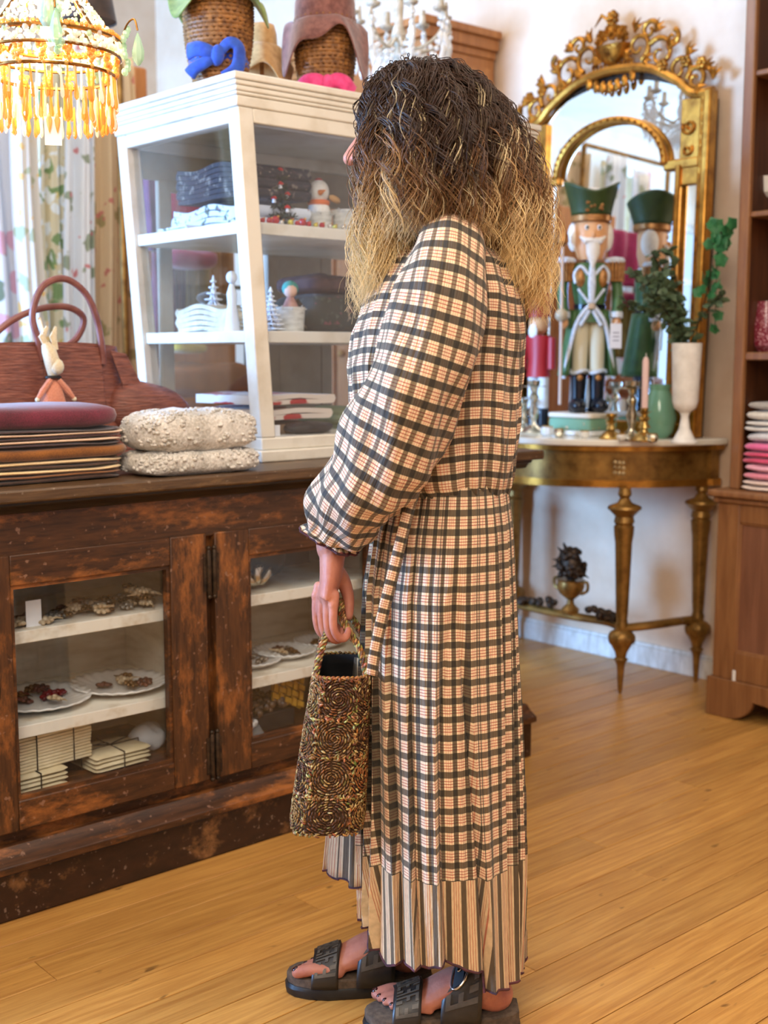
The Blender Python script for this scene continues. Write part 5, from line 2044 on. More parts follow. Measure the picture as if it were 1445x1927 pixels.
for (px_, py_, sh, r, lab, where, kinds) in (
        (85, 1325, SH2, 0.125, 'white scalloped plate of dark red brooches behind the left pane', 'on the plate behind the left pane', (0, 2, 0, 1, 2, 0, 3, 1, 2)),
        (225, 1290, SH2, 0.115, 'white scalloped plate of bone brooches beside the dark red ones', 'on the plate beside the twine parcels', (3, 1, 3, 0, 0, 1)),
        (468, 1245, SH2, 0.085, 'small plate stacked with silver brooches behind the second door', 'on the small plate behind the second door', (4, 3, 4, 4)),
        (535, 1228, SH2, 0.085, 'white plate of brown brooches behind the second door', 'on the white plate behind the second door', (0, 1, 4, 0, 3)),
        (600, 1210, SH2, 0.07, 'plate of bronze brooches furthest right behind the second door', 'on the furthest right plate', (1, 4, 1))):
    p = at(px_, py_, Z=sh + 0.01)
    p.y = min(max(p.y, 2.49 + r), 2.80 - r)
    plate((p.x, p.y, sh), r, lab)
    for k in kinds:
        a, d = rr_.uniform(0, 2 * pi), r * 0.55 * math.sqrt(rr_.random())
        brooch(p.x + d * cos(a), p.y + d * sin(a), sh + 0.008 + rr_.uniform(0, 0.008), k, where)
# jewellery along the top shelf of the left bay
for i in range(46):
    x = 1.11 + 0.37 * rr_.random()
    y = 2.50 + 0.10 * rr_.random()
    brooch(x, y, SH1 + 0.003 + 0.014 * rr_.random() * (x > 1.3), rr_.choice([0, 1, 1, 3, 4, 3]), 'on the upper shelf behind the left pane')
for i in range(10):
    brooch(1.43 + 0.05 * rr_.random(), 2.50 + 0.06 * rr_.random(), SH1 + 0.02 + 0.03 * rr_.random(), rr_.choice([1, 3, 1]), 'in the heap ending the upper shelf')
for x, hgt, lab in ((1.185, 0.058, 'grey card standing among brooches on the upper counter shelf'), (1.118, 0.030, 'small white card at the left end of the upper counter shelf')):
    tag(obj('display_card', MB().box(-0.018, 0.018, -0.001, 0.001, 0, hgt), MAT['card'], loc=(x, 2.505, SH1)), lab, 'card')
# second bay, upper shelf: shell ornament and dark floral box
T = thing('silver_shell_ornament', 'silver shell ornament on the upper shelf of the second bay', 'ornament', (1.80, 2.52, SH1))
for k in range(8):
    a = -1.2 + 2.4 * k / 7
    obj('shell_petal', MB().ball((0.030 * sin(a), 0.01 * (k % 3), 0.022 + 0.016 * cos(a)), (0.010, 0.007, 0.026), 8, 6, m=RY(a * 0.8)), MAT['silver'], T)
tag(obj('velvet_board', MB().box(-0.26, 0.26, -0.004, 0.004, 0, 0.19), MAT['black'], bevel=0.002, loc=(1.885, 2.755, SH1)), 'black velvet display board at the back of the second bay', 'display board')
T = thing('floral_bag', 'black floral embroidered pouch on the upper shelf of the second bay', 'pouch', (1.865, 2.66, SH1))
obj('pouch_body', MB().sq((0, 0, 0.09), (0.10, 0.06, 0.088), 0.5, 0.5), voronoi_print('black_floral_embroidery', srgb(14, 14, 14), [(srgb(120, 76, 76), 0.14), (srgb(70, 84, 60), 0.18), (srgb(140, 130, 120), 0.10)], scale=30), T)
obj('pouch_strap', MB().tube(cr([(-0.09, -0.03, 0.03), (-0.12, -0.045, 0.10), (-0.08, -0.04, 0.165), (-0.04, -0.03, 0.17)], 6), 0.004, 6), MAT['silver'], T)
# second bay, floor: beads box, yellow woven pouch
FLZ = 0.235
T = thing('bead_box', 'box of dark wooden beads on the floor of the second bay', 'box', (1.79, 2.62, FLZ))
obj('box_body', MB().box(-0.14, 0.12, -0.10, 0.10, 0, 0.045), MAT['black'], T, bevel=0.003)
bm_ = MB()
for i in range(320):
    bm_.ball((rr_.uniform(-0.135, 0.115), rr_.uniform(-0.095, 0.095), 0.048 + 0.02 * rr_.random()), rr_.uniform(0.006, 0.010), 7, 5)
o = obj('beads', bm_, M('brown_wood_beads', srgb(66, 44, 30), srgb(120, 92, 66), rough=0.4, scale=60), T)
o['kind'] = 'stuff'
qy = at(540, 1322, Y=2.54)
T = thing('woven_pouch', 'bright yellow woven pouch propped on the box of wooden beads', 'pouch', (qy.x, 2.54, qy.z))
b_ = MB()
m_ = RZ(rad(8)) @ RX(rad(-20)) @ RY(rad(25))
for i in range(5):
    for j in range(5):
        for k in (0, 1):
            c = Vector((-0.044 + 0.022 * i, 0.003 * (1 if (i + j + k) % 2 else -1), 0.022 * j + 0.006))
            b_.box(c.x - 0.0108 + 0.004 * k, c.x + 0.0108 - 0.004 * k, c.y - 0.002, c.y + 0.002, c.z - 0.0108 + 0.004 * (1 - k), c.z + 0.0108 - 0.004 * (1 - k), m=m_)
o = obj('woven_strips', b_, M('mustard_leather', srgb(214, 164, 40), srgb(180, 128, 24), rough=0.6, scale=40), T)
o['kind'] = 'stuff'
tag(obj('purple_pouch', MB().sq((0, 0, 0.05), (0.055, 0.03, 0.05), 0.5, 0.5, m=RY(0.2)), M('purple_silk', srgb(92, 34, 70), srgb(60, 26, 60), rough=0.5, scale=30), loc=(1.80, 2.745, FLZ + 0.03)), 'purple pouch behind the yellow woven one', 'pouch')
T = thing('bead_packet', 'clear packet of white beads at the front of the second bay', 'packet', (1.73, 2.505, FLZ))
obj('packet_film', MB().sq((0, 0, 0.02), (0.055, 0.012, 0.045), 0.5, 0.4, m=RX(rad(-55))), crystal('cellophane', (0.8, 0.8, 0.8), 0.1, 0.8), T)
for i in range(9):
    obj('white_bead', MB().ball((rr_.uniform(-0.04, 0.04), rr_.uniform(-0.02, 0.0), 0.02 + rr_.uniform(0, 0.03)), 0.0075, 8, 6), MAT['white'], T)
# parcels of cream tiles tied with twine
TILE = M('cream_glazed_tile', srgb(240, 226, 192), srgb(222, 204, 164), rough=0.45, scale=14)
TWINE = M('dark_twine', srgb(48, 38, 30), rough=0.9)


def parcel(loc, w, d, n, t, label, rz=0.0, rough=False):
    T = thing('tile_bundle', label, 'tile bundle', loc, rz, 'bundles of cream tiles')
    rg = random.Random(int(w * 1000) + n)
    for i in range(n):
        b_ = MB()
        e = rg.uniform(-0.0016, 0.0016)
        if rough:
            b_.sq((e, -e, (i + 0.5) * t), (w / 2, d / 2, t * 0.55), 0.6, 0.12, 30, 6, wob=0.002, wf=60, seed=i)
        else:
            b_.box(-w / 2 + e, w / 2 + e, -d / 2 - e, d / 2 - e, i * t, i * t + t * 0.86)
        obj('tile', b_, TILE, T, bevel=0 if rough else 0.0012)
    H = n * t
    s = 0.0022
    for ax in (0, 1):
        if ax == 0:
            for xx in ((-0.05, 0.045) if w > 0.14 and not rough else (0.0,)):
                loop = [(xx, -d / 2 - s, 0), (xx, -d / 2 - s, H), (xx, d / 2 + s, H + s), (xx, d / 2 + s, 0)]
                obj('twine', MB().tube(loop, 0.0016, 5), TWINE, T)
        else:
            loop = [(-w / 2 - s, 0, 0), (-w / 2 - s, 0, H), (w / 2 + s, 0, H + s), (w / 2 + s, 0, 0)]
            obj('twine', MB().tube(loop, 0.0016, 5), TWINE, T)
    for s_ in (-1, 1):
        lp_ = cr([(0, 0, H + 0.003), (s_ * 0.02, -0.012, H + 0.014), (s_ * 0.046, -0.004, H + 0.012), (s_ * 0.034, 0.008, H + 0.006), (0, 0, H + 0.003)], 6)
        obj('bow_loop', MB().tube(lp_, 0.0015, 5), TWINE, T)


parcel((1.178, 2.545, FLZ), 0.145, 0.11, 4, 0.0105, 'bundle of rough cream tiles lying under the tall tied stack', 0.05, True)
parcel((1.225, 2.590, FLZ + 0.0435), 0.185, 0.15, 11, 0.0072, 'tall neat stack of cream tiles tied with dark twine', 0.10)
parcel((1.395, 2.565, FLZ), 0.150, 0.12, 4, 0.0105, 'low bundle of cream tiles tied with a bow, right of the tall stack', 0.04, True)
tag(obj('crumpled_tissue', MB().sq((0, 0, 0.03), (0.045, 0.04, 0.03), 0.8, 0.8, wob=0.006, wf=60), M('tissue_paper', srgb(226, 228, 230), rough=0.7), loc=(1.515, 2.60, FLZ)), 'crumpled white tissue paper beside the low tile bundle', 'tissue paper')

# ---------------------------------------------------------------- wicker heads with hats on top of the showcase
WIC = wicker_mat('wicker_cane', srgb(96, 58, 28), srgb(170, 116, 60))


def wicker_basket(T, rb_, rt_, h, z0=0.0, rows=22, n=30):
    """woven basket wall: every weaver ring real geometry, joined as one part"""
    prof = lambda f: rb_ + (rt_ - rb_) * f + 0.010 * sin(pi * f)
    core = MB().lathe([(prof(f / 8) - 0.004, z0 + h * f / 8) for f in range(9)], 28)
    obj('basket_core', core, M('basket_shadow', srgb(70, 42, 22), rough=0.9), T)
    w = MB()
    for i in range(rows):
        f = (i + 0.5) / rows
        R = prof(f)
        pts = []
        for k in range(n * 2 + 1):
            a = pi * k / n
            pts.append(((R + 0.0032 * (1 if (k + i) % 2 else -1)) * cos(a), (R + 0.0032 * (1 if (k + i) % 2 else -1)) * sin(a), z0 + h * f))
        w.tube(pts, h / rows * 0.52, 4, cap=False)
    o = obj('weave', w, WIC, T, smooth=80)
    o['kind'] = 'stuff'
    s = MB()
    for k in range(n):
        a = 2 * pi * (k + 0.5) / n
        s.tube([(prof(f / 5) * cos(a), prof(f / 5) * sin(a), z0 + h * f / 5) for f in range(6)], 0.0030, 4)
    o = obj('stakes', s, WIC, T, smooth=80)
    o['kind'] = 'stuff'


def headband(T, R, zc, mat, name, ang=0.0, hh=0.05):
    """wide jersey band with a twisted knot at the front"""
    b_ = MB()

    def fn(u, v):
        a = 2 * pi * u
        d = abs(((a - pi + pi) % (2 * pi)) - pi)
        pin = 1 - 0.45 * math.exp(-(d / 0.35) ** 2)
        zz = zc + (v - 0.5) * hh * 2 * pin + 0.010 * cos(a)
        rr = R + 0.007 * sin(pi * v) + 0.003 * sin(5 * a + 6 * v)
        return (rr * cos(a + ang), rr * sin(a + ang), zz)
    b_.grid(fn, 60, 10, closed=True)
    o = obj(name, b_, mat, T, smooth=60, solid=0.004)
    kn = MB()
    c = Vector(((R + 0.012) * cos(ang), (R + 0.012) * sin(ang), zc + 0.01))
    m_ = RZ(ang)
    kn.ball(c, (0.020, 0.032, hh * 0.75), 14, 10, m=m_ @ RX(0.35))
    obj('band_knot', kn, mat, o)
    return o


def hat_brim(T, R, z, wide, mat, droop, seed, name='felt_hat', crown=0.10, wave=0.030):
    """floppy felt hat: crown and waved brim"""
    def fn(u, v):
        a = 2 * pi * u
        w = sin(3 * a + seed) + 0.6 * sin(5 * a + 2 * seed)
        rr = R + wide * v
        zz = z - droop * v ** 1.4 + wave * v * w
        return (rr * cos(a), rr * sin(a), zz)
    br = obj(name, MB().grid(fn, 72, 10, closed=True), mat, T, smooth=70, solid=0.003)
    obj('crown', MB().lathe([(R + 0.002, z), (R * 1.0, z + crown * 0.5), (R * 0.86, z + crown * 0.9), (R * 0.4, z + crown), (0.002, z + crown)], 30), mat, br, smooth=60)


FEL_G = M('moss_green_felt', srgb(104, 124, 56), srgb(136, 154, 78), rough=0.95, scale=50, sheen=0.4)
FEL_T = M('tan_felt_leaf', srgb(194, 146, 88), srgb(222, 178, 118), rough=0.9, scale=40, sheen=0.3)
FEL_M = M('mauve_brown_felt', srgb(104, 62, 58), srgb(140, 92, 84), rough=0.95, scale=50, sheen=0.4)
BLU = M('royal_blue_jersey', srgb(20, 60, 160), srgb(36, 84, 190), rough=0.7, scale=40, sheen=0.3)
PNK = M('hot_pink_jersey', srgb(214, 42, 112), srgb(236, 74, 140), rough=0.7, scale=40, sheen=0.3)
TOPS = SZ1


def bow(T, R, zc, mat, name, ang, lobes):
    """knotted jersey band: narrow band round the basket, loose lobes and a knot in front"""
    b_ = MB()

    def fn(u, v):
        a = 2 * pi * u
        zz = zc + (v - 0.5) * 0.034 + 0.008 * cos(a - ang)
        rr = R + 0.006 * sin(pi * v)
        return (rr * cos(a), rr * sin(a), zz)
    b_.grid(fn, 60, 6, closed=True)
    o = obj(name, b_, mat, T, smooth=60, solid=0.004)
    d = Vector((cos(ang), sin(ang), 0))
    side = Vector((0, 0, 1)).cross(d)           # to the left as seen from the front
    for (pts, w0, w1) in lobes:
        ctl = cr([d * (R + 0.012 + q[2]) + side * q[0] + Vector((0, 0, zc + q[1])) for q in pts], 6)
        n_ = len(ctl)
        obj('band_lobe', MB().tube(ctl, [(w0 + (w1 - w0) * i / (n_ - 1), 0.009) for i in range(n_)], 12, up=(0, 0, 1)), mat, o, smooth=70)
    obj('band_knot', MB().ball(d * (R + 0.020) + Vector((0, 0, zc)), (0.018, 0.018, 0.026), 12, 8, m=RX(0.3)), mat, o)


face = math.atan2(-0.80, -0.60)
q = at(412, 100, Y=2.76)
T = thing('wicker_head_stand', 'wicker head stand with a royal blue knotted band on the showcase', 'head stand', (q.x, 2.76, TOPS))
wicker_basket(T, 0.058, 0.084, 0.225)
bow(T, 0.070, 0.062, BLU, 'blue_band', face, (
    ([(0.0, 0.0, 0.006), (0.030, 0.030, 0.014), (0.054, 0.018, 0.008), (0.050, -0.030, 0.010), (0.020, -0.058, 0.010)], 0.012, 0.022),
    ([(0.0, 0.0, 0.006), (-0.025, 0.010, 0.012), (-0.050, 0.016, 0.004), (-0.072, 0.012, -0.012)], 0.014, 0.024),
    ([(0.0, 0.0, 0.006), (-0.028, -0.016, 0.008), (-0.058, -0.030, -0.006), (-0.070, -0.042, -0.016)], 0.012, 0.018)))
T2 = thing('felt_hat', 'moss green felt hat with drooping brim on the blue banded wicker head', 'hat', (q.x, 2.76, TOPS + 0.21))
hat_brim(T2, 0.088, 0.004, 0.040, FEL_G, 0.020, 1.0, 'brim')
# tan felt piece between the heads
q2 = at(500, 75, Y=2.88)
T3 = thing('felt_hat', 'tan felt hat on a stand tucked between the two wicker heads', 'hat', (q2.x, 2.90, TOPS))
hat_brim(T3, 0.042, 0.168, 0.046, FEL_T, 0.085, 2.6, 'brim', 0.06, 0.022)
obj('hat_stand', MB().lathe([(0.03, 0), (0.03, 0.006), (0.006, 0.012), (0.006, 0.160), (0.034, 0.170)], 14), WIC, T3)
q = at(612, 90, Y=2.74)
T = thing('wicker_head_stand', 'wicker head stand with a hot pink knotted band on the showcase', 'head stand', (q.x, 2.74, TOPS))
wicker_basket(T, 0.056, 0.078, 0.225)
bow(T, 0.066, 0.036, PNK, 'pink_band', face, (
    ([(0.0, 0.0, 0.004), (0.026, 0.010, 0.012), (0.050, 0.002, 0.004), (0.066, -0.018, -0.014)], 0.016, 0.028),
    ([(0.0, 0.0, 0.004), (-0.026, 0.008, 0.012), (-0.054, 0.004, 0.0), (-0.070, -0.016, -0.016)], 0.016, 0.028),
    ([(0.0, -0.004, 0.004), (-0.03, -0.018, 0.010), (-0.06, -0.030, -0.004)], 0.012, 0.016)))
T2 = thing('felt_hat', 'mauve brown felt hat with a wide wavy brim on the pink banded head', 'hat', (q.x, 2.74, TOPS + 0.208))
hat_brim(T2, 0.082, 0.006, 0.036, FEL_M, 0.080, 1.93, 'brim', 0.10, 0.055)

# ---------------------------------------------------------------- beaded amber chandelier
AMB = crystal('amber_glass', (0.95, 0.50, 0.10), 0.05, 0.55)
AMB2 = crystal('amber_drop_tip', (1.0, 0.62, 0.16), 0.05, 0.5)
CLR = crystal('clear_cut_glass', (0.95, 0.95, 0.92), 0.03, 0.55)
GRN = crystal('celadon_glass', (0.62, 0.85, 0.66), 0.08, 0.45)
BRONZE = M('bronze_wire', srgb(110, 70, 26), srgb(160, 110, 46), rough=0.35, metal=0.8, scale=40)
cp = at(96, 130, Y=2.22)
CH = thing('beaded_chandelier', 'amber beaded chandelier with glass fringe hanging above the handbag', 'chandelier', (cp.x, cp.y, 1.60))
zr = at(102, 92, Y=cp.y).z - 1.60            # widest hoop height
R0 = 0.128
RB_ = 0.118
for R, zz, r in ((R0, zr + 0.012, 0.004), (R0, zr - 0.016, 0.003), (RB_, zr - 0.050, 0.0035), (0.030, zr + 0.170, 0.004)):
    obj('hoop', MB().tube([(R * cos(2 * pi * k / 40), R * sin(2 * pi * k / 40), zz) for k in range(41)], r, 6, cap=False), BRONZE, CH)
for k in range(8):
    a = 2 * pi * k / 8 + 0.2
    pts = [((0.03 + (R0 - 0.03) * f ** 1.5) * cos(a), (0.03 + (R0 - 0.03) * f ** 1.5) * sin(a), zr + 0.17 - 0.158 * f) for f in [i / 10 for i in range(11)]]
    obj('frame_rib', MB().tube(pts, 0.0028, 6), BRONZE, CH)


def bead_cloud(fn, n, r, mat, name):
    b_ = MB()
    rg = random.Random(len(name) + n)
    for i in range(n):
        b_.ball(fn(i, rg), r * rg.uniform(0.75, 1.2), 6, 4)
    o = obj(name, b_, mat, CH, smooth=80)
    o['kind'] = 'stuff'


def dome(i, rg):
    f = rg.random()
    a = rg.uniform(0, 2 * pi)
    R = 0.03 + (R0 - 0.03) * f ** 1.5
    return (R * cos(a), R * sin(a), zr + 0.17 - 0.158 * f)


bead_cloud(dome, 700, 0.0042, CLR, 'clear_dome_beads')
bead_cloud(dome, 260, 0.0042, GRN, 'green_dome_beads')
bead_cloud(lambda i, rg: (R0 * cos(i * 0.0745), R0 * sin(i * 0.0745), zr + 0.016 + 0.004 * rg.random()), 84, 0.0052, AMB, 'amber_hoop_beads')
bead_cloud(lambda i, rg: ((R0 - 0.001 + 0.006 * rg.random()) * cos(i * 0.6), (R0 - 0.001 + 0.006 * rg.random()) * sin(i * 0.6), zr - 0.014 + 0.024 * rg.random()), 160, 0.0058, CLR, 'clear_band_beads')
bead_cloud(lambda i, rg: ((RB_ + 0.006 * rg.random()) * cos(i * 0.37), (RB_ + 0.006 * rg.random()) * sin(i * 0.37), zr - 0.018 - 0.032 * rg.random()), 300, 0.0048, AMB2, 'amber_net_beads')
bead_cloud(lambda i, rg: (R0 * rg.uniform(0.97, 1.03) * cos(i * 0.4), R0 * rg.uniform(0.97, 1.03) * sin(i * 0.4), zr - 0.02 + 0.05 * rg.random()), 40, 0.006, GRN, 'green_cluster_beads')
# fringe: two tiers of long drops
drop = {}
for nm, L, w, mt in (('a', 0.062, 0.0042, CLR), ('b', 0.062, 0.0045, AMB)):
    b_ = MB().lathe([(0.0006, 0), (w * 0.5, -0.004), (w * 0.55, -L * 0.55), (w, -L * 0.82), (w * 0.85, -L * 0.93), (0.0006, -L)], 6)
    me_ = b_.mesh('fringe_drop', 30)
    me_.materials.append(mt)
    drop[nm] = me_
for tier, (n, RR, zz) in enumerate(((56, RB_, zr - 0.050), (56, RB_ - 0.004, zr - 0.085), (26, RB_ - 0.035, zr - 0.085))):
    for k in range(n):
        a = 2 * pi * (k + 0.5 * tier) / n
        o = bpy.data.objects.new('fringe_drop', drop['a' if (k * 7 + tier) % 3 == 0 else 'b'])
        COL.objects.link(o)
        o.parent = CH
        o.location = (RR * cos(a), RR * sin(a), zz)
        o.rotation_euler = (0.06 * sin(k * 3.1), 0.06 * cos(k * 2.3), a)
# side sprays with green pendants
for k in range(5):
    a = 2 * pi * k / 5 + math.atan2(RGT.y, RGT.x)
    d = Vector((cos(a), sin(a), 0))
    sp = part_empty(CH, 'side_spray')
    obj('spray_wire', MB().tube(cr([d * R0 + Vector((0, 0, zr)), d * (R0 + 0.015) + Vector((0, 0, zr + 0.040)), d * (R0 + 0.030) + Vector((0, 0, zr + 0.052)), d * (R0 + 0.036) + Vector((0, 0, zr + 0.032))], 6), 0.0018, 6), BRONZE, sp)
    c = d * (R0 + 0.036) + Vector((0, 0, zr + 0.028))
    obj('pendant', MB().lathe([(0.001, 0), (0.006, -0.012), (0.012, -0.034), (0.011, -0.048), (0.004, -0.058), (0.001, -0.06)], 8, c), GRN, sp)
    lf = MB()
    for j in range(9):
        lf.ball(d * (R0 + 0.012 + 0.004 * sin(j)) + Vector((0, 0, zr - 0.045 + 0.010 * j)) + d.cross(Vector((0, 0, 1))) * (0.008 * cos(j * 2)), (0.007, 0.005, 0.008), 7, 5)
    o = obj('glass_leaves', lf, GRN, sp)
    o['kind'] = 'stuff'
# large front pendant and price tag
cd = Vector((-cp.x, -cp.y, 0)).normalized()
obj('front_pendant', MB().lathe([(0.001, 0.045), (0.008, 0.036), (0.020, 0.010), (0.022, -0.008), (0.012, -0.026), (0.001, -0.032)], 10, cd * (R0 + 0.004) + Vector((0, 0, zr + 0.032))), GRN, CH)
fl = MB()
for k in range(8):
    a = 2 * pi * k / 8
    fl.ball(cd * (R0 - 0.052) + cd.cross(Vector((0, 0, 1))) * (0.014 * cos(a)) + Vector((0, 0, zr + 0.098 + 0.014 * sin(a))), (0.006, 0.006, 0.006), 7, 5)
o = obj('wire_flower', fl, AMB2, CH)
o['kind'] = 'stuff'
tg = part_empty(CH, 'price_tag')
u_ = cd.cross(Vector((0, 0, 1)))
pr = [(-0.015, 0), (0.015, 0), (0.015, -0.050), (-0.015, -0.050)]
tz = zr - 0.146
obj('tag_card', MB().prism(pr, lambda a, c: cd * (RB_ + 0.004) - u_ * a + Vector((0, 0, tz + c)), cd * 0.001), MAT['card'], tg)
for s in (-0.008, 0.006):
    obj('tag_drop', MB().lathe([(0.001, 0), (0.0055, -0.012), (0.004, -0.022), (0.001, -0.034)], 8, cd * (RB_ + 0.008) + u_ * s + Vector((0, 0, tz + 0.006))), AMB2, tg)
# bulb, chain, ceiling rose and the lamp's own light
obj('bulb', MB().ball((0, 0, zr + 0.030), (0.018, 0.018, 0.026), 14, 10), M('lit_bulb', (1.0, 0.80, 0.5), rough=0.4, emit=8), CH)
obj('stem', MB().tube([(0, 0, zr + 0.055), (0, 0, ZC - 1.60 - 0.03)], 0.004, 8), BRONZE, CH)
obj('ceiling_rose', MB().lathe([(0.04, ZC - 1.60), (0.035, ZC - 1.62), (0.008, ZC - 1.64)], 18), BRONZE, CH)
for i, (dz, pw) in enumerate(((0.055, 3.2), (-0.02, 3.2))):
    pl = bpy.data.lights.new('chandelier_glow', 'POINT')
    pl.energy = pw
    pl.color = (1.0, 0.66, 0.28)
    pl.shadow_soft_size = 0.03
    po = bpy.data.objects.new('chandelier_glow', pl)
    po.parent = CH
    po.location = (0, 0, zr + dz)
    COL.objects.link(po)

# ---------------------------------------------------------------- crystal chandelier behind the hats
q = at(750, 62, Y=3.30)
CC = thing('crystal_chandelier', 'white painted chandelier hung with clear crystal drops behind the mauve hat', 'chandelier', (q.x, 3.30, q.z))
WIRE = M('cream_painted_iron', srgb(214, 204, 186), srgb(170, 156, 132), rough=0.5, scale=30)
CRY = crystal('white_crystal', (0.97, 0.96, 0.93), 0.06, 0.35)
obj('column', MB().lathe([(0.01, -0.10), (0.022, -0.08), (0.012, -0.05), (0.028, -0.01), (0.014, 0.03), (0.018, 0.10), (0.008, 0.16)], 16), WIRE, CC)
obj('rod', MB().tube([(0, 0, 0.16), (0, 0, ZC - q.z)], 0.006, 8), WIRE, CC)
b_ = MB().lathe([(0.0008, 0.026), (0.006, 0.016), (0.0105, 0.0), (0.0105, -0.012), (0.0008, -0.034)], 8)
dm = b_.mesh('crystal_drop', 25)
dm.materials.append(CRY)
b_ = MB().ball((0, 0, 0), 0.009, 8, 6)
bm2 = b_.mesh('crystal_bead', 40)
bm2.materials.append(CRY)
rr_ = random.Random(31)
for k in range(8):
    a = 2 * pi * k / 8 + 0.3
    d = Vector((cos(a), sin(a), 0))
    arm = cr([d * 0.02 + Vector((0, 0, -0.02)), d * 0.07 + Vector((0, 0, -0.06)), d * 0.15 + Vector((0, 0, -0.03)), d * 0.185 + Vector((0, 0, 0.03)), d * 0.165 + Vector((0, 0, 0.05))], 6)
    A_ = obj('arm', MB().tube(arm, 0.006, 8), WIRE, CC)
    obj('candle_cup', MB().lathe([(0.006, 0.045), (0.024, 0.055), (0.026, 0.062), (0.012, 0.062), (0.010, 0.11)], 14, d * 0.165), WIRE, A_)
    for j in range(10):
        f = 0.15 + 0.82 * j / 9
        p = arm[int(f * (len(arm) - 1))]
        for m2 in range(3):
            o = bpy.data.objects.new('crystal_drop' if m2 == 2 else 'crystal_bead', dm if m2 == 2 else bm2)
            COL.objects.link(o)
            o.parent = CC
            o.location = p + Vector((rr_.uniform(-0.006, 0.006), rr_.uniform(-0.006, 0.006), -0.018 - 0.022 * m2 - (0.014 if m2 == 2 else 0)))
            o.rotation_euler = (rr_.uniform(-0.2, 0.2), rr_.uniform(-0.2, 0.2), rr_.uniform(0, 3))
# ---------------------------------------------------------------- hanging fabrics by the window
def drape(px0, px1, pyt, pyb, Y, mat, label, folds, seed, pybr=None):
    a, c = at(px0, pyt, Y=Y), at(px1, pyt, Y=Y)
    z1, z0 = a.z, at((px0 + px1) / 2, pyb, Y=Y).z
    T = thing('hanging_fabric', label, 'fabric', ((a.x + c.x) / 2, Y, z0), 0, 'fabric lengths hanging behind the handbag')
    w = c.x - a.x

    def fn(u, v):
        x = (u - 0.5) * w * (0.80 + 0.20 * (1 - v)) + 0.012 * sin(5 * v + seed)
        y = 0.020 * sin(2 * pi * folds * u + seed + 0.8 * v) + 0.008 * sin(2 * pi * folds * 2.3 * u + seed)
        zz = v * (z1 - z0) + (0.03 * sin(7 * u + seed) if v < 0.02 else 0)
        return (x, y, zz)
    obj('cloth_length', MB().grid(fn, 60, 24), mat, T, smooth=70, solid=0.003)


FAB = [voronoi_print('peony_print', srgb(226, 232, 246), [(srgb(120, 132, 110), 0.24), (srgb(222, 176, 200), 0.36)], scale=6, seed=1.2),
       voronoi_print('leafy_cream_print', srgb(226, 214, 180), [(srgb(132, 158, 104), 0.36), (srgb(222, 200, 130), 0.22), (srgb(240, 244, 244), 0.38)], scale=11, seed=4),
       voronoi_print('white_sprig_print', srgb(222, 230, 240), [(srgb(146, 160, 142), 0.32), (srgb(206, 140, 146), 0.20)], scale=11, seed=7),
       voronoi_print('sand_rosebud_print', srgb(214, 192, 158), [(srgb(160, 148, 104), 0.32), (srgb(196, 128, 118), 0.20)], scale=11, seed=2),
       voronoi_print('pale_meadow_print', srgb(220, 218, 214), [(srgb(176, 184, 156), 0.30), (srgb(226, 194, 130), 0.20)], scale=10, seed=9)]
drape(-80, 45, 60, 860, 4.30, FAB[0], 'blue white peony printed fabric at the far left edge', 1.5, 0.2)
drape(20, 75, 90, 880, 4.22, FAB[4], 'pale fabric strip with faint flowers beside the peony print', 1.2, 1.0)
drape(55, 125, 80, 870, 4.34, FAB[1], 'cream fabric with green leaves behind the bag handles', 2.2, 2.0)
drape(105, 175, 70, 860, 4.24, FAB[2], 'white fabric with grey green sprigs left of the sand one', 1.8, 3.1)
drape(150, 260, 90, 880, 4.36, FAB[3], 'sand coloured rosebud fabric hanging beside the white showcase', 2.6, 4.2)
a, c = at(-140, 60, Y=4.3), at(222, 60, Y=4.3)
RL = thing('fabric_rail', 'brass rail on posts carrying the hanging fabrics', 'rail', (a.x, 4.3, 0))
zr2 = at(60, 62, Y=4.3).z + 0.02
obj('rail_bar', MB().tube([(0, 0, zr2), (c.x - a.x, 0, zr2)], 0.012, 10), MAT['brass'], RL)
for xx in (0.0, c.x - a.x):
    obj('post', MB().tube([(xx, 0, 0), (xx, 0, zr2)], 0.014, 10), MAT['brass'], RL)
    obj('foot', MB().lathe([(0.12, 0), (0.12, 0.012), (0.02, 0.03)], 20, (xx, 0, 0)), MAT['brass'], RL)

# low shelving behind the showcase with scarves and bags
BT = thing('display_bench', 'wooden display bench behind the showcase holding colourful textiles', 'bench', (2.52, 3.95, 0))
obj('bench_top', MB().box(-0.30, 0.30, -0.25, 0.25, 0.86, 0.90), MAT['cupboard'], BT, bevel=0.004)
obj('bench_front', MB().box(-0.28, 0.28, -0.22, -0.20, 0.05, 0.86), MAT['cupboard'], BT)
for sx in (-0.28, 0.25):
    obj('bench_side', MB().box(sx, sx + 0.03, -0.20, 0.22, 0, 0.86), MAT['cupboard'], BT)


def throw(px_, py_, w, h, mat, label, cat, Y=3.9, e=(0.6, 0.5)):
    q_ = at(px_, py_, Y=Y)
    o_ = obj('folded_throw', MB().sq((0, 0, h / 2), (w / 2, 0.07, h / 2), e[0], e[1], wob=0.008, wf=18, seed=px_), mat, loc=(q_.x, Y, max(q_.z - h / 2, 0.90)))
    tag(o_, label, cat, 'textiles behind the showcase')


VEL = lambda n, a_, b2: M(n, a_, b2, rough=0.9, scale=10, sheen=0.3)
obj('bench_back', MB().box(-0.12, 0.32, 0.16, 0.18, 0.90, 1.98), MAT['cupboard'], BT, bevel=0.004)
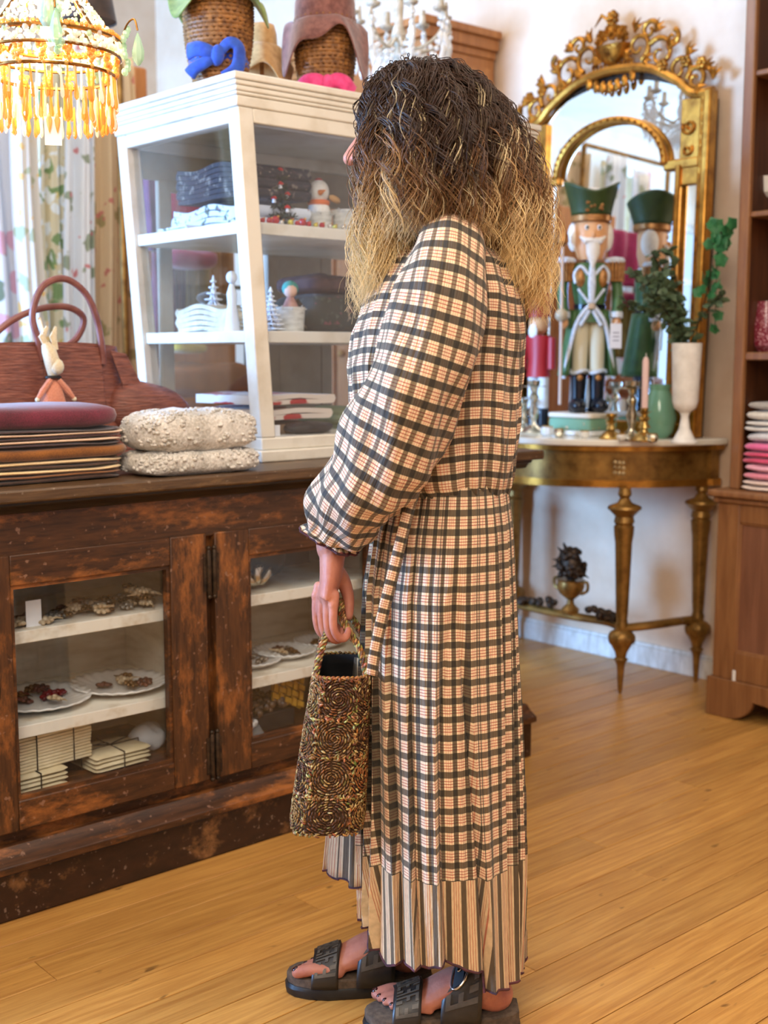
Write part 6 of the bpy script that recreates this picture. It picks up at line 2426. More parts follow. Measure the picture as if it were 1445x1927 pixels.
# rail of hanging scarves above the bench
SR = thing('scarf_rack', 'dark iron rack above the bench with scarves over it', 'rack', (2.52, 3.97, 0.90))
for xx in (-0.13, 0.27):
    obj('upright', MB().tube([(xx, 0, 0), (xx, 0, 0.92)], 0.009, 8), MAT['iron'], SR)
for zz in (0.88, 0.55):
    obj('cross_bar', MB().tube([(-0.15, 0, zz), (0.29, 0, zz)], 0.008, 8), MAT['iron'], SR)


def scarf(px0, px1, pyt, pyb, mat, label, Y=3.94, seed=0.0):
    a_, c_ = at(px0, pyt, Y=Y), at(px1, pyt, Y=Y)
    zb = max(at(px0, pyb, Y=Y).z, 0.91)
    T_ = thing('hanging_scarf', label, 'scarf', ((a_.x + c_.x) / 2, Y, zb), 0, 'scarves hanging behind the showcase')
    w = c_.x - a_.x
    H_ = a_.z - zb
    obj('scarf_cloth', MB().grid(lambda u, v: ((u - 0.5) * w, 0.014 * sin(2 * pi * 2.5 * u + seed) + 0.006 * sin(16 * u + 5 * v), v * H_), 36, 14), mat, T_, smooth=70, solid=0.006)


scarf(270, 300, 300, 470, VEL('purple_wool', srgb(86, 44, 84), srgb(110, 60, 100)), 'purple scarf at the left behind the showcase glass', seed=1)
scarf(298, 420, 305, 450, VEL('magenta_wool', srgb(140, 30, 70), srgb(166, 44, 90)), 'magenta scarf hanging behind the dark tablecloth', seed=2)
scarf(285, 325, 475, 640, VEL('plum_wool', srgb(84, 36, 56), srgb(110, 54, 74)), 'plum scarf hanging behind the cream linen cloth', Y=3.92, seed=3)
scarf(318, 352, 480, 610, VEL('mauve_wool', srgb(112, 66, 78), srgb(130, 84, 92)), 'mauve scarf between the plum and olive ones', Y=3.95, seed=4)
scarf(346, 395, 470, 640, VEL('olive_wool', srgb(120, 100, 40), srgb(146, 122, 56)), 'olive yellow scarf behind the white flocked tree', Y=3.92, seed=5)
scarf(392, 440, 470, 640, VEL('amber_wool', srgb(130, 80, 30), srgb(150, 96, 40)), 'amber brown scarf behind the corner post', Y=3.95, seed=6)
throw(350, 488, 0.22, 0.07, VEL('raspberry_wool', srgb(150, 30, 80), srgb(120, 24, 64)), 'raspberry bundle draped over the lower rack bar', 'scarf', 3.88)
throw(345, 655, 0.15, 0.04, VEL('yellow_wool', srgb(196, 164, 50), srgb(170, 140, 40)), 'yellow folded cloth behind the showcase bottom', 'cloth', 3.86)
throw(380, 715, 0.40, 0.12, M('tan_leather_bag', srgb(126, 74, 38), srgb(150, 92, 50), rough=0.5, scale=12), 'tan leather bag lying on the bench behind the showcase', 'handbag', 3.84)

# tall pine cupboard against the back wall
cpx = 3.46
PC = thing('pine_cupboard', 'tall pine cupboard with a moulded cornice behind her head', 'cupboard', (3.65, 4.25, 0))
b_ = MB().box(cpx, XB - 0.02, 3.68, 4.75, 0, 2.40)
wpart(PC, 'cupboard_body', b_, MAT['cupboard'], bevel=0.003)
for i, (z0, z1, e) in enumerate(((2.40, 2.43, 0.01), (2.43, 2.475, 0.028), (2.475, 2.505, 0.046))):
    wpart(PC, 'cornice', MB().box(cpx - e, XB - 0.02, 3.68 - e, 4.75 + e, z0, z1), MAT['cupboard'], bevel=0.004)
wpart(PC, 'side_frame', ring(MB(), cpx + 0.02, XB - 0.04, 0.2, 2.36, 0.05, 0.06, 0.06, 3.668, 3.681), MAT['cupboard'], bevel=0.002)
for ya in (3.72, 4.24):
    D = wpart(PC, 'door', MB().box(cpx - 0.018, cpx, ya, ya + 0.49, 0.1, 2.34), MAT['cupboard'], bevel=0.004)
    wpart(PC, 'knob', MB().ball((cpx - 0.03, ya + (0.45 if ya < 4 else 0.04), 1.2), 0.015, 10, 8), MAT['brass'], parent=D)
# wooden post with a turned top behind the chandelier
q = at(256, 160, Y=4.6)
PS = thing('wooden_post', 'tall wooden stand post with rounded top beyond the amber chandelier', 'post', (q.x, 4.6, 0))
obj('shaft', MB().box(-0.035, 0.035, -0.035, 0.035, 0, at(256, 128, Y=4.6).z), MAT['cupboard'], PS, bevel=0.012)
obj('post_base', MB().lathe([(0.18, 0), (0.18, 0.02), (0.05, 0.05)], 20), MAT['cupboard'], PS)
# dark lantern at the top left
q = at(168, 5, Y=3.4)
DL = thing('dark_lantern', 'dark brown metal lampshade hanging behind the amber chandelier', 'lamp', (q.x, 3.4, q.z))
obj('shade', MB().lathe([(0.075, 0.0), (0.078, -0.005), (0.06, 0.10), (0.03, 0.16), (0.012, 0.17)], 24, (0, 0, -0.05)), M('dark_bronze', srgb(44, 30, 24), srgb(70, 50, 40), rough=0.5, scale=20), DL)
obj('cord', MB().tube([(0, 0, 0.1), (0, 0, ZC - q.z)], 0.004, 6), MAT['iron'], DL)

# ---------------------------------------------------------------- gilded console table
TB = thing('console_table', 'gilded console table with cream marble top against the back wall', 'table', (3.62, 3.03, 0))
TZ = 0.900
TYC = 3.03


def top_outline(grow=0.0, n=60):
    """serpentine half-oval front; u from right end to left end"""
    pts = []
    for i in range(n + 1):
        t = -1 + 2 * i / n
        y = TYC + t * (0.525 + grow)
        a = abs(t)
        d = 0.42 * (1 - a ** 3.2) ** 0.75 + 0.06 * cos(pi * t) * (1 - a ** 2) + 0.05 * (1 - a ** 8) + grow
        if a > 0.985:
            d = 0.05
        pts.append((XB - 0.02 - max(d, 0.04), y))
    return [(XB - 0.02, TYC - 0.525 - grow)] + pts + [(XB - 0.02, TYC + 0.525 + grow)]


def slab(mb, grow, z0, z1):
    mb.prism(top_outline(grow), lambda u, v: (u, v, z0), (0, 0, z1 - z0))


b_ = MB()
slab(b_, 0.0, TZ - 0.022, TZ)
wpart(TB, 'marble_top', b_, MAT['marble'], bevel=0.004, smooth=30)
for z0, z1, g in ((TZ - 0.040, TZ - 0.022, -0.014), (TZ - 0.145, TZ - 0.040, -0.034), (TZ - 0.170, TZ - 0.145, -0.024)):
    b_ = MB()
    slab(b_, g, z0, z1)
    wpart(TB, 'apron' if z1 - z0 > 0.05 else 'apron_moulding', b_, MAT['goldflat'] if z1 - z0 < 0.05 else MAT['brass'], smooth=30)
# carved cluster in the middle of the apron and rosettes over the legs
rg = random.Random(12)
cb = MB()
for k in range(60):
    t = rg.uniform(-1, 1)
    y = TYC + t * 0.17
    cb.ball((XB - 0.02 - 0.44 - 0.012 * rg.random() + 0.05 * abs(t), y, TZ - 0.10 + rg.uniform(-0.05, 0.04) * (1 - 0.6 * abs(t))), (0.010, rg.uniform(0.010, 0.024), rg.uniform(0.008, 0.016)), 7, 5, m=RX(rg.uniform(-1, 1)))
for k in range(5):
    cb.tube(spiral((XB - 0.02 - 0.455 + 0.006 * k, TYC - 0.11 + 0.05 * k, TZ - 0.10), 0.03, 0.006, k, 1.2), [0.007 - 0.0002 * i for i in range(26)], 6)
o = wpart(TB, 'carved_cluster', cb, MAT['champagne'])
o['kind'] = 'stuff'
LEGS = [(3.470, 2.665), (3.800, 2.575), (3.470, 3.395), (3.800, 3.485)]
LP = [(0.004, 0.0), (0.008, 0.01), (0.014, 0.10), (0.020, 0.118), (0.026, 0.124), (0.018, 0.132), (0.022, 0.150), (0.044, 0.190), (0.048, 0.205), (0.040, 0.222), (0.022, 0.232), (0.024, 0.250),
      (0.019, 0.262), (0.022, 0.30), (0.030, 0.545), (0.034, 0.57), (0.036, 0.60), (0.030, 0.606), (0.036, 0.616), (0.032, 0.636), (0.046, 0.650), (0.060, 0.664), (0.056, 0.672), (0.026, 0.684), (0.016, 0.70), (0.024, 0.712), (0.020, 0.735)]
lm = MB().lathe(LP, 22).mesh('leg', 40)
lm.materials.append(MAT['brass'])
for x, y in LEGS:
    o = bpy.data.objects.new('leg', lm)
    COL.objects.link(o)
    o.parent = TB
    o.location = (x - 3.62, y - 3.03, 0)
    lf = MB()
    for k in range(7):
        a = 2 * pi * k / 7
        lf.ball((x + 0.040 * cos(a), y + 0.040 * sin(a), 0.200), (0.010, 0.014, 0.020), 7, 5, m=RZ(a))
    o2 = wpart(TB, 'leaf_collar', lf, MAT['brass'])
    o2['kind'] = 'stuff'
    ro = MB()
    for k in range(9):
        ro.ball((x - 0.035, y + (k % 3 - 1) * 0.018, TZ - 0.093 + (k // 3 - 1) * 0.018), (0.007, 0.008, 0.008), 7, 5)
    if x < 3.6:
        o3 = wpart(TB, 'rosette', ro, MAT['champagne'])
        o3['kind'] = 'stuff'
ZS = 0.236
for pts in ([(3.47, 2.665, ZS), (3.55, 2.60, ZS + 0.01), (3.66, 2.57, ZS + 0.012), (3.72, 2.60, ZS), (3.80, 2.575, ZS)],
            [(3.47, 3.395, ZS), (3.55, 3.46, ZS + 0.01), (3.66, 3.49, ZS + 0.012), (3.72, 3.46, ZS), (3.80, 3.485, ZS)],
            [(3.47, 2.665, ZS), (3.52, 2.76, ZS), (3.50, 2.90, ZS), (3.50, 3.03, ZS), (3.50, 3.16, ZS), (3.52, 3.30, ZS), (3.47, 3.395, ZS)]):
    wpart(TB, 'stretcher', MB().tube(cr(pts, 8), (0.016), 10, flat=1.3), MAT['brass'])
fx, fy_ = 3.50, 2.925
U = part_empty(TB, 'stretcher_urn')
wpart(TB, 'urn', MB().lathe([(0.030, ZS + 0.010), (0.034, ZS + 0.025), (0.014, ZS + 0.045), (0.012, ZS + 0.060), (0.042, ZS + 0.085), (0.052, ZS + 0.110), (0.048, ZS + 0.130), (0.052, ZS + 0.136), (0.02, ZS + 0.136)], 22, (fx, fy_, 0)), MAT['brass'], parent=U)
for s in (-1, 1):
    wpart(TB, 'urn_handle', MB().tube(cr([(fx, fy_ + s * 0.046, ZS + 0.125), (fx, fy_ + s * 0.075, ZS + 0.135), (fx, fy_ + s * 0.078, ZS + 0.105), (fx, fy_ + s * 0.050, ZS + 0.088)], 6), 0.006, 8), MAT['brass'], parent=U)
bq = MB()
for k in range(46):
    d = Vector((rg.gauss(0, 1), rg.gauss(0, 1), rg.gauss(0.25, 1))).normalized()
    c = Vector((fx, fy_, ZS + 0.190)) + Vector((d.x * 0.045, d.y * 0.050, d.z * 0.060))
    bq.ball(c, (0.014, 0.014, 0.011), 7, 5, m=d.to_track_quat('Z', 'Y').to_matrix().to_4x4())
    if k % 3 == 0:
        bq.tube([c, c + d * 0.03], [0.008, 0.001], 5)
bq.ball((fx, fy_, ZS + 0.190), (0.040, 0.044, 0.052), 12, 8)
bq.tube([(fx, fy_, ZS + 0.13), (fx, fy_, ZS + 0.18)], 0.016, 8)
o = wpart(TB, 'carved_bouquet', bq, MAT['iron'], parent=U)
o['kind'] = 'stuff'
gl = MB()
for k in range(40):
    t = rg.uniform(-1, 1)
    y = fy_ + t * 0.26
    if abs(t) < 0.22:
        continue
    gl.ball((3.50 + 0.01 * rg.gauss(0, 1), y, ZS + 0.02 + 0.045 * (1 - abs(t)) * rg.random()), (0.014, 0.018, 0.013), 7, 5, m=RX(rg.uniform(-1, 1)))
o = wpart(TB, 'carved_garland', gl, MAT['iron'])
o['kind'] = 'stuff'

# ---------------------------------------------------------------- gilded mirror leaning on the wall
MYC, MHW = 3.025, 0.445
lean = rad(1.6)
MM = Matrix.Translation(Vector((3.775, MYC, TZ))) @ RY(lean)
MR = thing('gilded_mirror', 'large gilded mirror with carved crest standing on the console table', 'mirror', (3.775, MYC, TZ))


def mpart(name, mb, mat, parent=None, **k):
    mb.xf(RY(lean))
    return obj(name, mb, mat, parent or MR, **k)


def arch(w, z0, z1, rise, n=24, shoulder=0.0):
    """closed outline in (y,z): straight sides, shouldered arch"""
    pts = [(-w, z0), (w, z0), (w, z1)]
    if shoulder:
        pts.append((w - shoulder, z1))
    aw = w - shoulder
    for i in range(n + 1):
        a = pi * i / n
        pts.append((aw * cos(a), z1 + (0.03 if shoulder else 0) + rise * sin(a)))
    if shoulder:
        pts.append((-(w - shoulder), z1))
    pts.append((-w, z1))
    return pts


# backing board, outer glass strips, inner mirror glass, mouldings
HM_ = 1.215
obj_pts = arch(0.415, 0.03, HM_ - 0.14, 0.30)
mpart('backing', MB().prism([(-0.44, 0.0), (0.44, 0.0), (0.44, HM_ - 0.03), (0.36, HM_ - 0.02), (0.25, HM_ + 0.09), (0.0, HM_ + 0.14), (-0.25, HM_ + 0.09), (-0.36, HM_ - 0.02), (-0.44, HM_ - 0.03)], lambda u, v: (0.018, u, v), (0.016, 0, 0)), MAT['iron'])
mpart('mirror_glass', MB().prism(arch(0.40, 0.04, HM_ - 0.11, 0.20), lambda u, v: (0.006, u, v), (0.010, 0, 0)), MAT['mirror'], smooth=0)
for s in (-1, 1):
    mpart('outer_moulding', MB().box(-0.030, 0.020, s * 0.432 - 0.016, s * 0.432 + 0.016, 0.0, HM_), MAT['goldflat'], bevel=0.008)
    mpart('outer_bead', MB().tube([(-0.012, s * 0.406, 0.03), (-0.012, s * 0.406, HM_ - 0.02)], 0.010, 10), MAT['gold'])
    # flat gilded panel between the outer moulding and the inner frame, with small glass strip
    mpart('side_panel_lower', MB().box(-0.006, 0.005, s * 0.335 - 0.002 if s < 0 else 0.335, s * 0.335 + 0.002 + 0.062 * 0 if s < 0 else 0.337, 0.02, 0.03), MAT['goldflat'])
    y0, y1 = (0.315, 0.400) if s > 0 else (-0.400, -0.315)
    mpart('spandrel', MB().prism([(y0, HM_ - 0.32), (y1, HM_ - 0.32), (y1, HM_ - 0.02), (y0, HM_ - 0.02)] if s > 0 else [(y0, HM_ - 0.32), (y1, HM_ - 0.32), (y1, HM_ - 0.02), (y0, HM_ - 0.02)], lambda u, v: (-0.012, u, v), (0.018, 0, 0)), MAT['goldflat'], bevel=0.004)
    mpart('side_panel', MB().prism([(y0, 0.0), (y1, 0.0), (y1, 0.10), (y0, 0.10)], lambda u, v: (-0.012, u, v), (0.018, 0, 0)), MAT['goldflat'], bevel=0.004)
    mpart('inner_moulding', MB().tube([(-0.014, s * 0.318, 0.05), (-0.014, s * 0.318, HM_ - 0.25)], 0.013, 10), MAT['goldflat'])
    mpart('shoulder', MB().box(-0.016, 0.004, min(s * 0.25, s * 0.40), max(s * 0.25, s * 0.40), HM_ - 0.262, HM_ - 0.225), MAT['goldflat'], bevel=0.006)
    sc = MB()
    sc.tube(spiral((-0.016, s * 0.355, HM_ - 0.12), 0.03, 0.006, 0.5, 1.3 * s), [0.006] * 26, 6)
    sc.tube(spiral((-0.016, s * 0.350, HM_ - 0.20), 0.022, 0.005, 2.5, -1.1 * s), [0.005] * 26, 6)
    o = mpart('spandrel_scroll', sc, MAT['gold'])
    o['kind'] = 'stuff'
mpart('bottom_rail', MB().box(-0.03, 0.02, -0.42, 0.42, 0.0, 0.05), MAT['goldflat'], bevel=0.008)
# inner arch moulding (beaded) and outer arch of the top
arcp = [(-0.016, 0.255 * cos(pi * i / 24), HM_ - 0.235 + 0.185 * sin(pi * i / 24)) for i in range(25)]
mpart('inner_arch', MB().tube(arcp, 0.014, 8), MAT['goldflat'])
bds = MB()
for p in arcp:
    bds.ball((p[0] - 0.014, p[1], p[2]), 0.007, 6, 4)
o = mpart('arch_beading', bds, MAT['gold'])
o['kind'] = 'stuff'
for s in (-1, 1):
    pts = cr([(-0.010, s * 0.445, HM_ - 0.01), (-0.010, s * 0.36, HM_ - 0.005), (-0.010, s * 0.29, HM_ + 0.05), (-0.010, s * 0.16, HM_ + 0.115), (-0.010, 0.0, HM_ + 0.135)], 6)
    mpart('crest_rail', MB().tube(pts, 0.018, 8), MAT['goldflat'])
# carved crest
g = MAT['gold']


def scroll(c, r0, r1, a0, turns, th=0.011, name='crest_scroll'):
    pts = spiral((-0.014, c[0], c[1]), r0, r1, a0, turns, 30)
    mpart(name, MB().tube(pts, [th * (1 - 0.55 * i / 29) for i in range(30)], 8), g)


for s in (-1, 1):
    def A(a):
        return a if s > 0 else pi - a
    scroll((s * 0.115, HM_ + 0.195), 0.055, 0.010, A(-1.2), 1.15 * s)
    scroll((s * 0.215, HM_ + 0.155), 0.060, 0.010, A(2.4), -1.2 * s)
    scroll((s * 0.300, HM_ + 0.085), 0.052, 0.008, A(-0.8), 1.2 * s)
    scroll((s * 0.372, HM_ + 0.040), 0.042, 0.007, A(2.0), -1.25 * s)
    scroll((s * 0.165, HM_ + 0.245), 0.036, 0.006, A(0.2), 1.2 * s)
    scroll((s * 0.265, HM_ + 0.200), 0.030, 0.006, A(1.2), -1.1 * s)
    for (y, z_, a, L) in ((0.10, 0.25, 0.5, 0.055), (0.19, 0.235, 0.9, 0.05), (0.25, 0.16, 0.7, 0.06), (0.33, 0.13, 0.9, 0.05), (0.41, 0.07, 1.2, 0.045), (0.14, 0.15, 1.9, 0.05), (0.05, 0.17, 1.4, 0.05), (0.37, 0.01, 2.0, 0.05), (0.445, 0.03, 0.3, 0.05)):
        lf = MB()
        for k in (-1, 0, 1):
            aa = a * s + 0.5 * k
            d = Vector((0, sin(aa), cos(aa)))
            c0 = Vector((-0.016, s * y, HM_ + z_))
            lf.tube([c0, c0 + d * L * 0.5 + Vector((-0.010, 0, 0)), c0 + d * L], [0.006, 0.010, 0.001], 6, flat=0.6)
        mpart('crest_leaf', lf, g)
    for (y, z_) in ((0.335, 0.105), (0.235, 0.11), (0.40, 0.09)):
        fl = MB()
        for k in range(6):
            a = 2 * pi * k / 6
            fl.ball((-0.024, s * y + 0.014 * cos(a), HM_ + z_ + 0.014 * sin(a)), 0.010, 7, 5)
        fl.ball((-0.030, s * y, HM_ + z_), 0.008, 7, 5)
        mpart('crest_flower', fl, g)
bow = MB().lathe([(0.004, 0.15), (0.03, 0.155), (0.062, 0.18), (0.085, 0.215), (0.080, 0.218), (0.03, 0.20)], 20, (-0.02, 0, HM_), sx=0.45)
mpart('crest_bowl', bow, g)
for k in range(9):
    a = -1.3 + 2.6 * k / 8
    fl = MB()
    c = Vector((-0.024, 0.062 * sin(a), HM_ + 0.235 + 0.022 * cos(a) + 0.018 * (k % 2)))
    for j in range(5):
        b2 = 2 * pi * j / 5
        fl.ball(c + Vector((0, 0.012 * cos(b2), 0.012 * sin(b2))), 0.009, 6, 4)
    fl.ball(c + Vector((-0.008, 0, 0)), 0.008, 6, 4)
    mpart('bowl_flower', fl, g)
fl = MB()
for j in range(7):
    b2 = 2 * pi * j / 7
    fl.ball((-0.024, 0.018 * cos(b2), HM_ + 0.315 + 0.020 * sin(b2)), 0.012, 7, 5)
fl.ball((-0.032, 0, HM_ + 0.315), 0.012, 7, 5)
fl.tube([(-0.02, 0.015, HM_ + 0.31), (-0.024, 0.05, HM_ + 0.335), (-0.02, 0.085, HM_ + 0.30)], [0.006, 0.008, 0.002], 6)
fl.tube([(-0.02, 0, HM_ + 0.24), (-0.02, 0, HM_ + 0.31)], 0.010, 6)
mpart('crest_finial', fl, g)
lm2 = MB()
for k in range(7):
    y = -0.10 + 0.2 * k / 6
    lm2.ball((-0.022, y, HM_ + 0.105 - 0.06 * (1 - (y / 0.12) ** 2) * 0.6), (0.010, 0.014, 0.026 - 0.05 * abs(y) * 0.2), 7, 5)
mpart('crest_lambrequin', lm2, g)
lat = MB()
for i in range(-5, 6):
    for j in range(3):
        lat.ball((-0.014, i * 0.018, HM_ + 0.13 + 0.012 * j), 0.007, 6, 4)
o = mpart('crest_lattice', lat, g)
o['kind'] = 'stuff'

# ---------------------------------------------------------------- nutcracker and console ornaments
q = at(1105, 770, X=3.62)
NX, NY = 3.62, q.y
BXZ = TZ
BX = thing('keepsake_box', 'green and cream floral box under the wooden soldier', 'box', (NX, NY + 0.02, TZ))
GRB = voronoi_print('green_floral_paper', srgb(120, 160, 130), [(srgb(222, 196, 160), 0.22), (srgb(200, 140, 100), 0.14)], scale=20)
obj('box_base', MB().sq((0, 0, 0.010), (0.095, 0.115, 0.010), 0.3, 0.25), MAT['white'], BX)
obj('box_body', MB().sq((0, 0, 0.042), (0.085, 0.105, 0.024), 0.25, 0.25), GRB, BX)
obj('box_lid', MB().sq((0, 0, 0.074), (0.088, 0.108, 0.010), 0.3, 0.25), M('cream_lid', srgb(230, 216, 196), rough=0.5), BX)
NZ = TZ + 0.084
NC = thing('wooden_soldier', 'tall wooden nutcracker soldier in a green coat and crown hat by the mirror', 'nutcracker', (NX, NY, NZ), math.atan2(-NY, -NX) + pi / 2 + rad(8))
# local: faces -y
GRN_ = M('soldier_green', srgb(74, 112, 62), srgb(58, 92, 50), rough=0.45, scale=20)
GRN2 = M('soldier_dark_green', srgb(56, 76, 34), srgb(44, 62, 28), rough=0.5, scale=20)
GLT = M('silver_glitter_trim', srgb(232, 238, 246), srgb(196, 206, 220), rough=0.35, scale=120)
NSK = M('painted_skin', srgb(226, 168, 116), rough=0.4)
NBL = M('black_navy_boot', srgb(20, 24, 36), rough=0.25)
NGD = M('gold_braid', srgb(196, 140, 78), srgb(140, 90, 46), rough=0.4, metal=0.4, scale=60)
for s in (-1, 1):
    bo = obj('boot', MB().tube([(s * 0.034, 0.008, 0.0), (s * 0.034, 0.006, 0.06), (s * 0.034, 0.004, 0.145)], [0.031, 0.027, 0.031], 16), NBL, NC)
    obj('boot_toe', MB().ball((s * 0.042, -0.034, 0.026), (0.032, 0.050, 0.028), 16, 10), NBL, bo)
    obj('boot_cuff', MB().tube([(s * 0.034 + 0.031 * cos(a), 0.004 + 0.031 * sin(a), 0.150 + 0.010 * cos(a * 1) * -sin(a)) for a in [2 * pi * k / 18 for k in range(19)]], 0.007, 6, cap=False), GLT, bo)
    obj('boot_tassel', MB().ball((s * 0.034, -0.030, 0.128), (0.012, 0.007, 0.012)), NGD, bo)
    obj('leg', MB().tube([(s * 0.032, 0.004, 0.14), (s * 0.031, 0.004, 0.24), (s * 0.029, 0.004, 0.345)], [0.027, 0.030, 0.032], 14), M('cream_breeches', srgb(222, 214, 186), rough=0.6), NC)
# coat tails
obj('coat_tail', MB().grid(lambda u, v: ((0.070 + 0.040 * (1 - v)) * cos(pi * (u * 1.5 - 0.25)), 0.010 + (0.045 + 0.03 * (1 - v)) * sin(pi * (u * 1.5 - 0.25)), 0.135 + v * 0.24), 30, 10), GRN_, NC, smooth=60, solid=0.006)
for s in (-1, 1):
    obj('tail_trim', MB().tube(cr([(s * 0.012, -0.046, 0.385), (s * 0.050, -0.046, 0.33), (s * 0.075, -0.034, 0.23), (s * 0.092, -0.020, 0.125)], 6), 0.0075, 6), GLT, NC)
    obj('waistcoat_point', MB().tube([(s * 0.006, -0.048, 0.372), (s * 0.038, -0.050, 0.318)], 0.007, 6), GLT, NC)
obj('torso', MB().tube([(0, 0, 0.33), (0, 0, 0.385), (0, 0, 0.44), (0, 0, 0.52), (0, 0, 0.545)], [(0.066, 0.050), (0.054, 0.045), (0.064, 0.05), (0.076, 0.055), (0.050, 0.040)], 22, up=(1, 0, 0)), GRN_, NC)
obj('belt', MB().tube([(0, 0, 0.378), (0, 0, 0.395)], [(0.059, 0.050), (0.059, 0.050)], 22, up=(1, 0, 0)), NBL, NC)
obj('belt_buckle', MB().box(-0.014, 0.014, -0.056, -0.048, 0.376, 0.398), MAT['silver'], NC, bevel=0.002)
obj('jabot', MB().tube([(0, -0.048, 0.40), (0, -0.056, 0.47), (0, -0.054, 0.535)], [0.010, 0.015, 0.010], 8, flat=0.6), GLT, NC)
for s in (-1, 1):
    obj('chest_braid', MB().tube(cr([(s * 0.012, -0.052, 0.50), (s * 0.040, -0.050, 0.53), (s * 0.062, -0.040, 0.505), (s * 0.058, -0.042, 0.470)], 6), 0.006, 6), GLT, NC)
    obj('chest_panel', MB().ball((s * 0.040, -0.040, 0.49), (0.020, 0.014, 0.036), 10, 8), NGD, NC)
    obj('lapel', MB().tube([(s * 0.010, -0.048, 0.40), (s * 0.048, -0.042, 0.45)], 0.005, 6), GLT, NC)
    ar = obj('arm', MB().tube(cr([(s * 0.088, 0, 0.525), (s * 0.100, 0.0, 0.46), (s * 0.100, -0.012, 0.40), (s * 0.096, -0.020, 0.362)], 5), 0.020, 12), GRN_, NC)
    obj('epaulette', MB().lathe([(0.016, 0.545), (0.036, 0.545), (0.038, 0.556), (0.030, 0.564), (0.004, 0.568)], 16, (s * 0.090, 0, 0)), GLT, ar)
    fr_ = MB()
    for k in range(16):
        a = 2 * pi * k / 16
        fr_.tube([(s * 0.090 + 0.033 * cos(a), 0.033 * sin(a), 0.548), (s * 0.090 + 0.029 * cos(a), 0.029 * sin(a), 0.478)], 0.0058, 5)
    o = obj('epaulette_fringe', fr_, NGD, ar)
    o['kind'] = 'stuff'
    obj('cuff', MB().tube([(s * 0.096, -0.021, 0.366), (s * 0.096, -0.024, 0.345)], 0.024, 12), GLT, ar)
    obj('hand', MB().ball((s * 0.096, -0.026, 0.328), (0.017, 0.018, 0.022), 10, 8), NSK, ar)
# staff in the right hand
obj('staff', MB().tube([(-0.108, -0.050, 0.03), (-0.108, -0.050, 0.60)], 0.006, 8), M('pale_staff', srgb(214, 196, 184), rough=0.5), NC)
obj('staff_ball', MB().ball((-0.108, -0.050, 0.355), 0.024, 14, 10), M('staff_knob', srgb(190, 176, 150), rough=0.3), NC)
obj('staff_finial', MB().lathe([(0.006, 0.60), (0.022, 0.615), (0.020, 0.64), (0.010, 0.665), (0.002, 0.69)], 12, (-0.108, -0.050, 0)), NGD, NC)
# head
obj('head', MB().tube([(0, -0.004, 0.555), (0, -0.004, 0.60), (0, -0.004, 0.68), (0, -0.004, 0.70)], [(0.046, 0.044), (0.060, 0.056), (0.062, 0.058), (0.052, 0.05)], 22, up=(1, 0, 0)), NSK, NC)
for s in (-1, 1):
    e = obj('eye', MB().ball((s * 0.022, -0.058, 0.668), (0.009, 0.004, 0.010), 10, 8), MAT['white'], NC)
    obj('pupil', MB().ball((s * 0.022, -0.062, 0.668), (0.005, 0.003, 0.006), 8, 6), NBL, e)
    hh_ = obj('hair_curl', MB().ball((s * 0.062, 0.012, 0.64), (0.022, 0.034, 0.052), 12, 10), FLUF, NC)
    obj('moustache', MB().tube([(0, -0.062, 0.622), (s * 0.026, -0.062, 0.620), (s * 0.046, -0.048, 0.636)], [0.010, 0.012, 0.004], 8), FLUF, NC)
obj('nose', MB().ball((0, -0.066, 0.642), (0.008, 0.012, 0.014), 8, 6), NSK, NC)
obj('beard', MB().tube([(0, -0.056, 0.612), (0, -0.064, 0.575), (0, -0.060, 0.525)], [(0.026, 0.014), (0.024, 0.012), (0.006, 0.005)], 12, up=(1, 0, 0)), FLUF, NC)
hb = obj('hat_band', MB().lathe([(0.070, 0.690), (0.074, 0.694), (0.074, 0.712), (0.070, 0.716)], 24), NGD, NC)
HATP = MB()


def crownfn(u, v):
    a = 2 * pi * u
    top = 0.085 + 0.030 * (0.5 - 0.5 * cos(2 * a)) if True else 0
    peak = 0.080 + 0.040 * abs(cos(a)) ** 1.5
    r_ = 0.070 + 0.030 * v ** 1.3
    return (r_ * cos(a), r_ * sin(a), 0.714 + v * peak)


obj('crown_hat', HATP.grid(crownfn, 48, 10, closed=True), GRN2, NC, smooth=60, solid=0.006)
obj('hat_filling', MB().ball((0, 0, 0.770), (0.072, 0.072, 0.045), 16, 10), FLUF, NC)
cb = MB()
for k in range(14):
    cb.ball((0.028 * cos(k), -0.078 - 0.002 * (k % 2), 0.745 + 0.020 * sin(k * 1.7)), 0.006, 6, 4)
o = obj('hat_emblem', cb, NGD, NC)
o['kind'] = 'stuff'
# tag hanging from the hand
tgn = part_empty(NC, 'price_tag')
obj('tag_card', MB().box(0.070, 0.112, -0.052, -0.051, 0.235, 0.325), MAT['card'], tgn)
obj('tag_string', MB().tube([(0.096, -0.040, 0.34), (0.092, -0.0515, 0.32)], 0.001, 4), MAT['card'], tgn)
ink = M('grey_ink', srgb(120, 112, 126), rough=0.8)
for k in range(3):
    obj('tag_line', MB().box(0.080, 0.103, -0.0525, -0.052, 0.262 + 0.014 * k, 0.265 + 0.014 * k), ink, tgn)

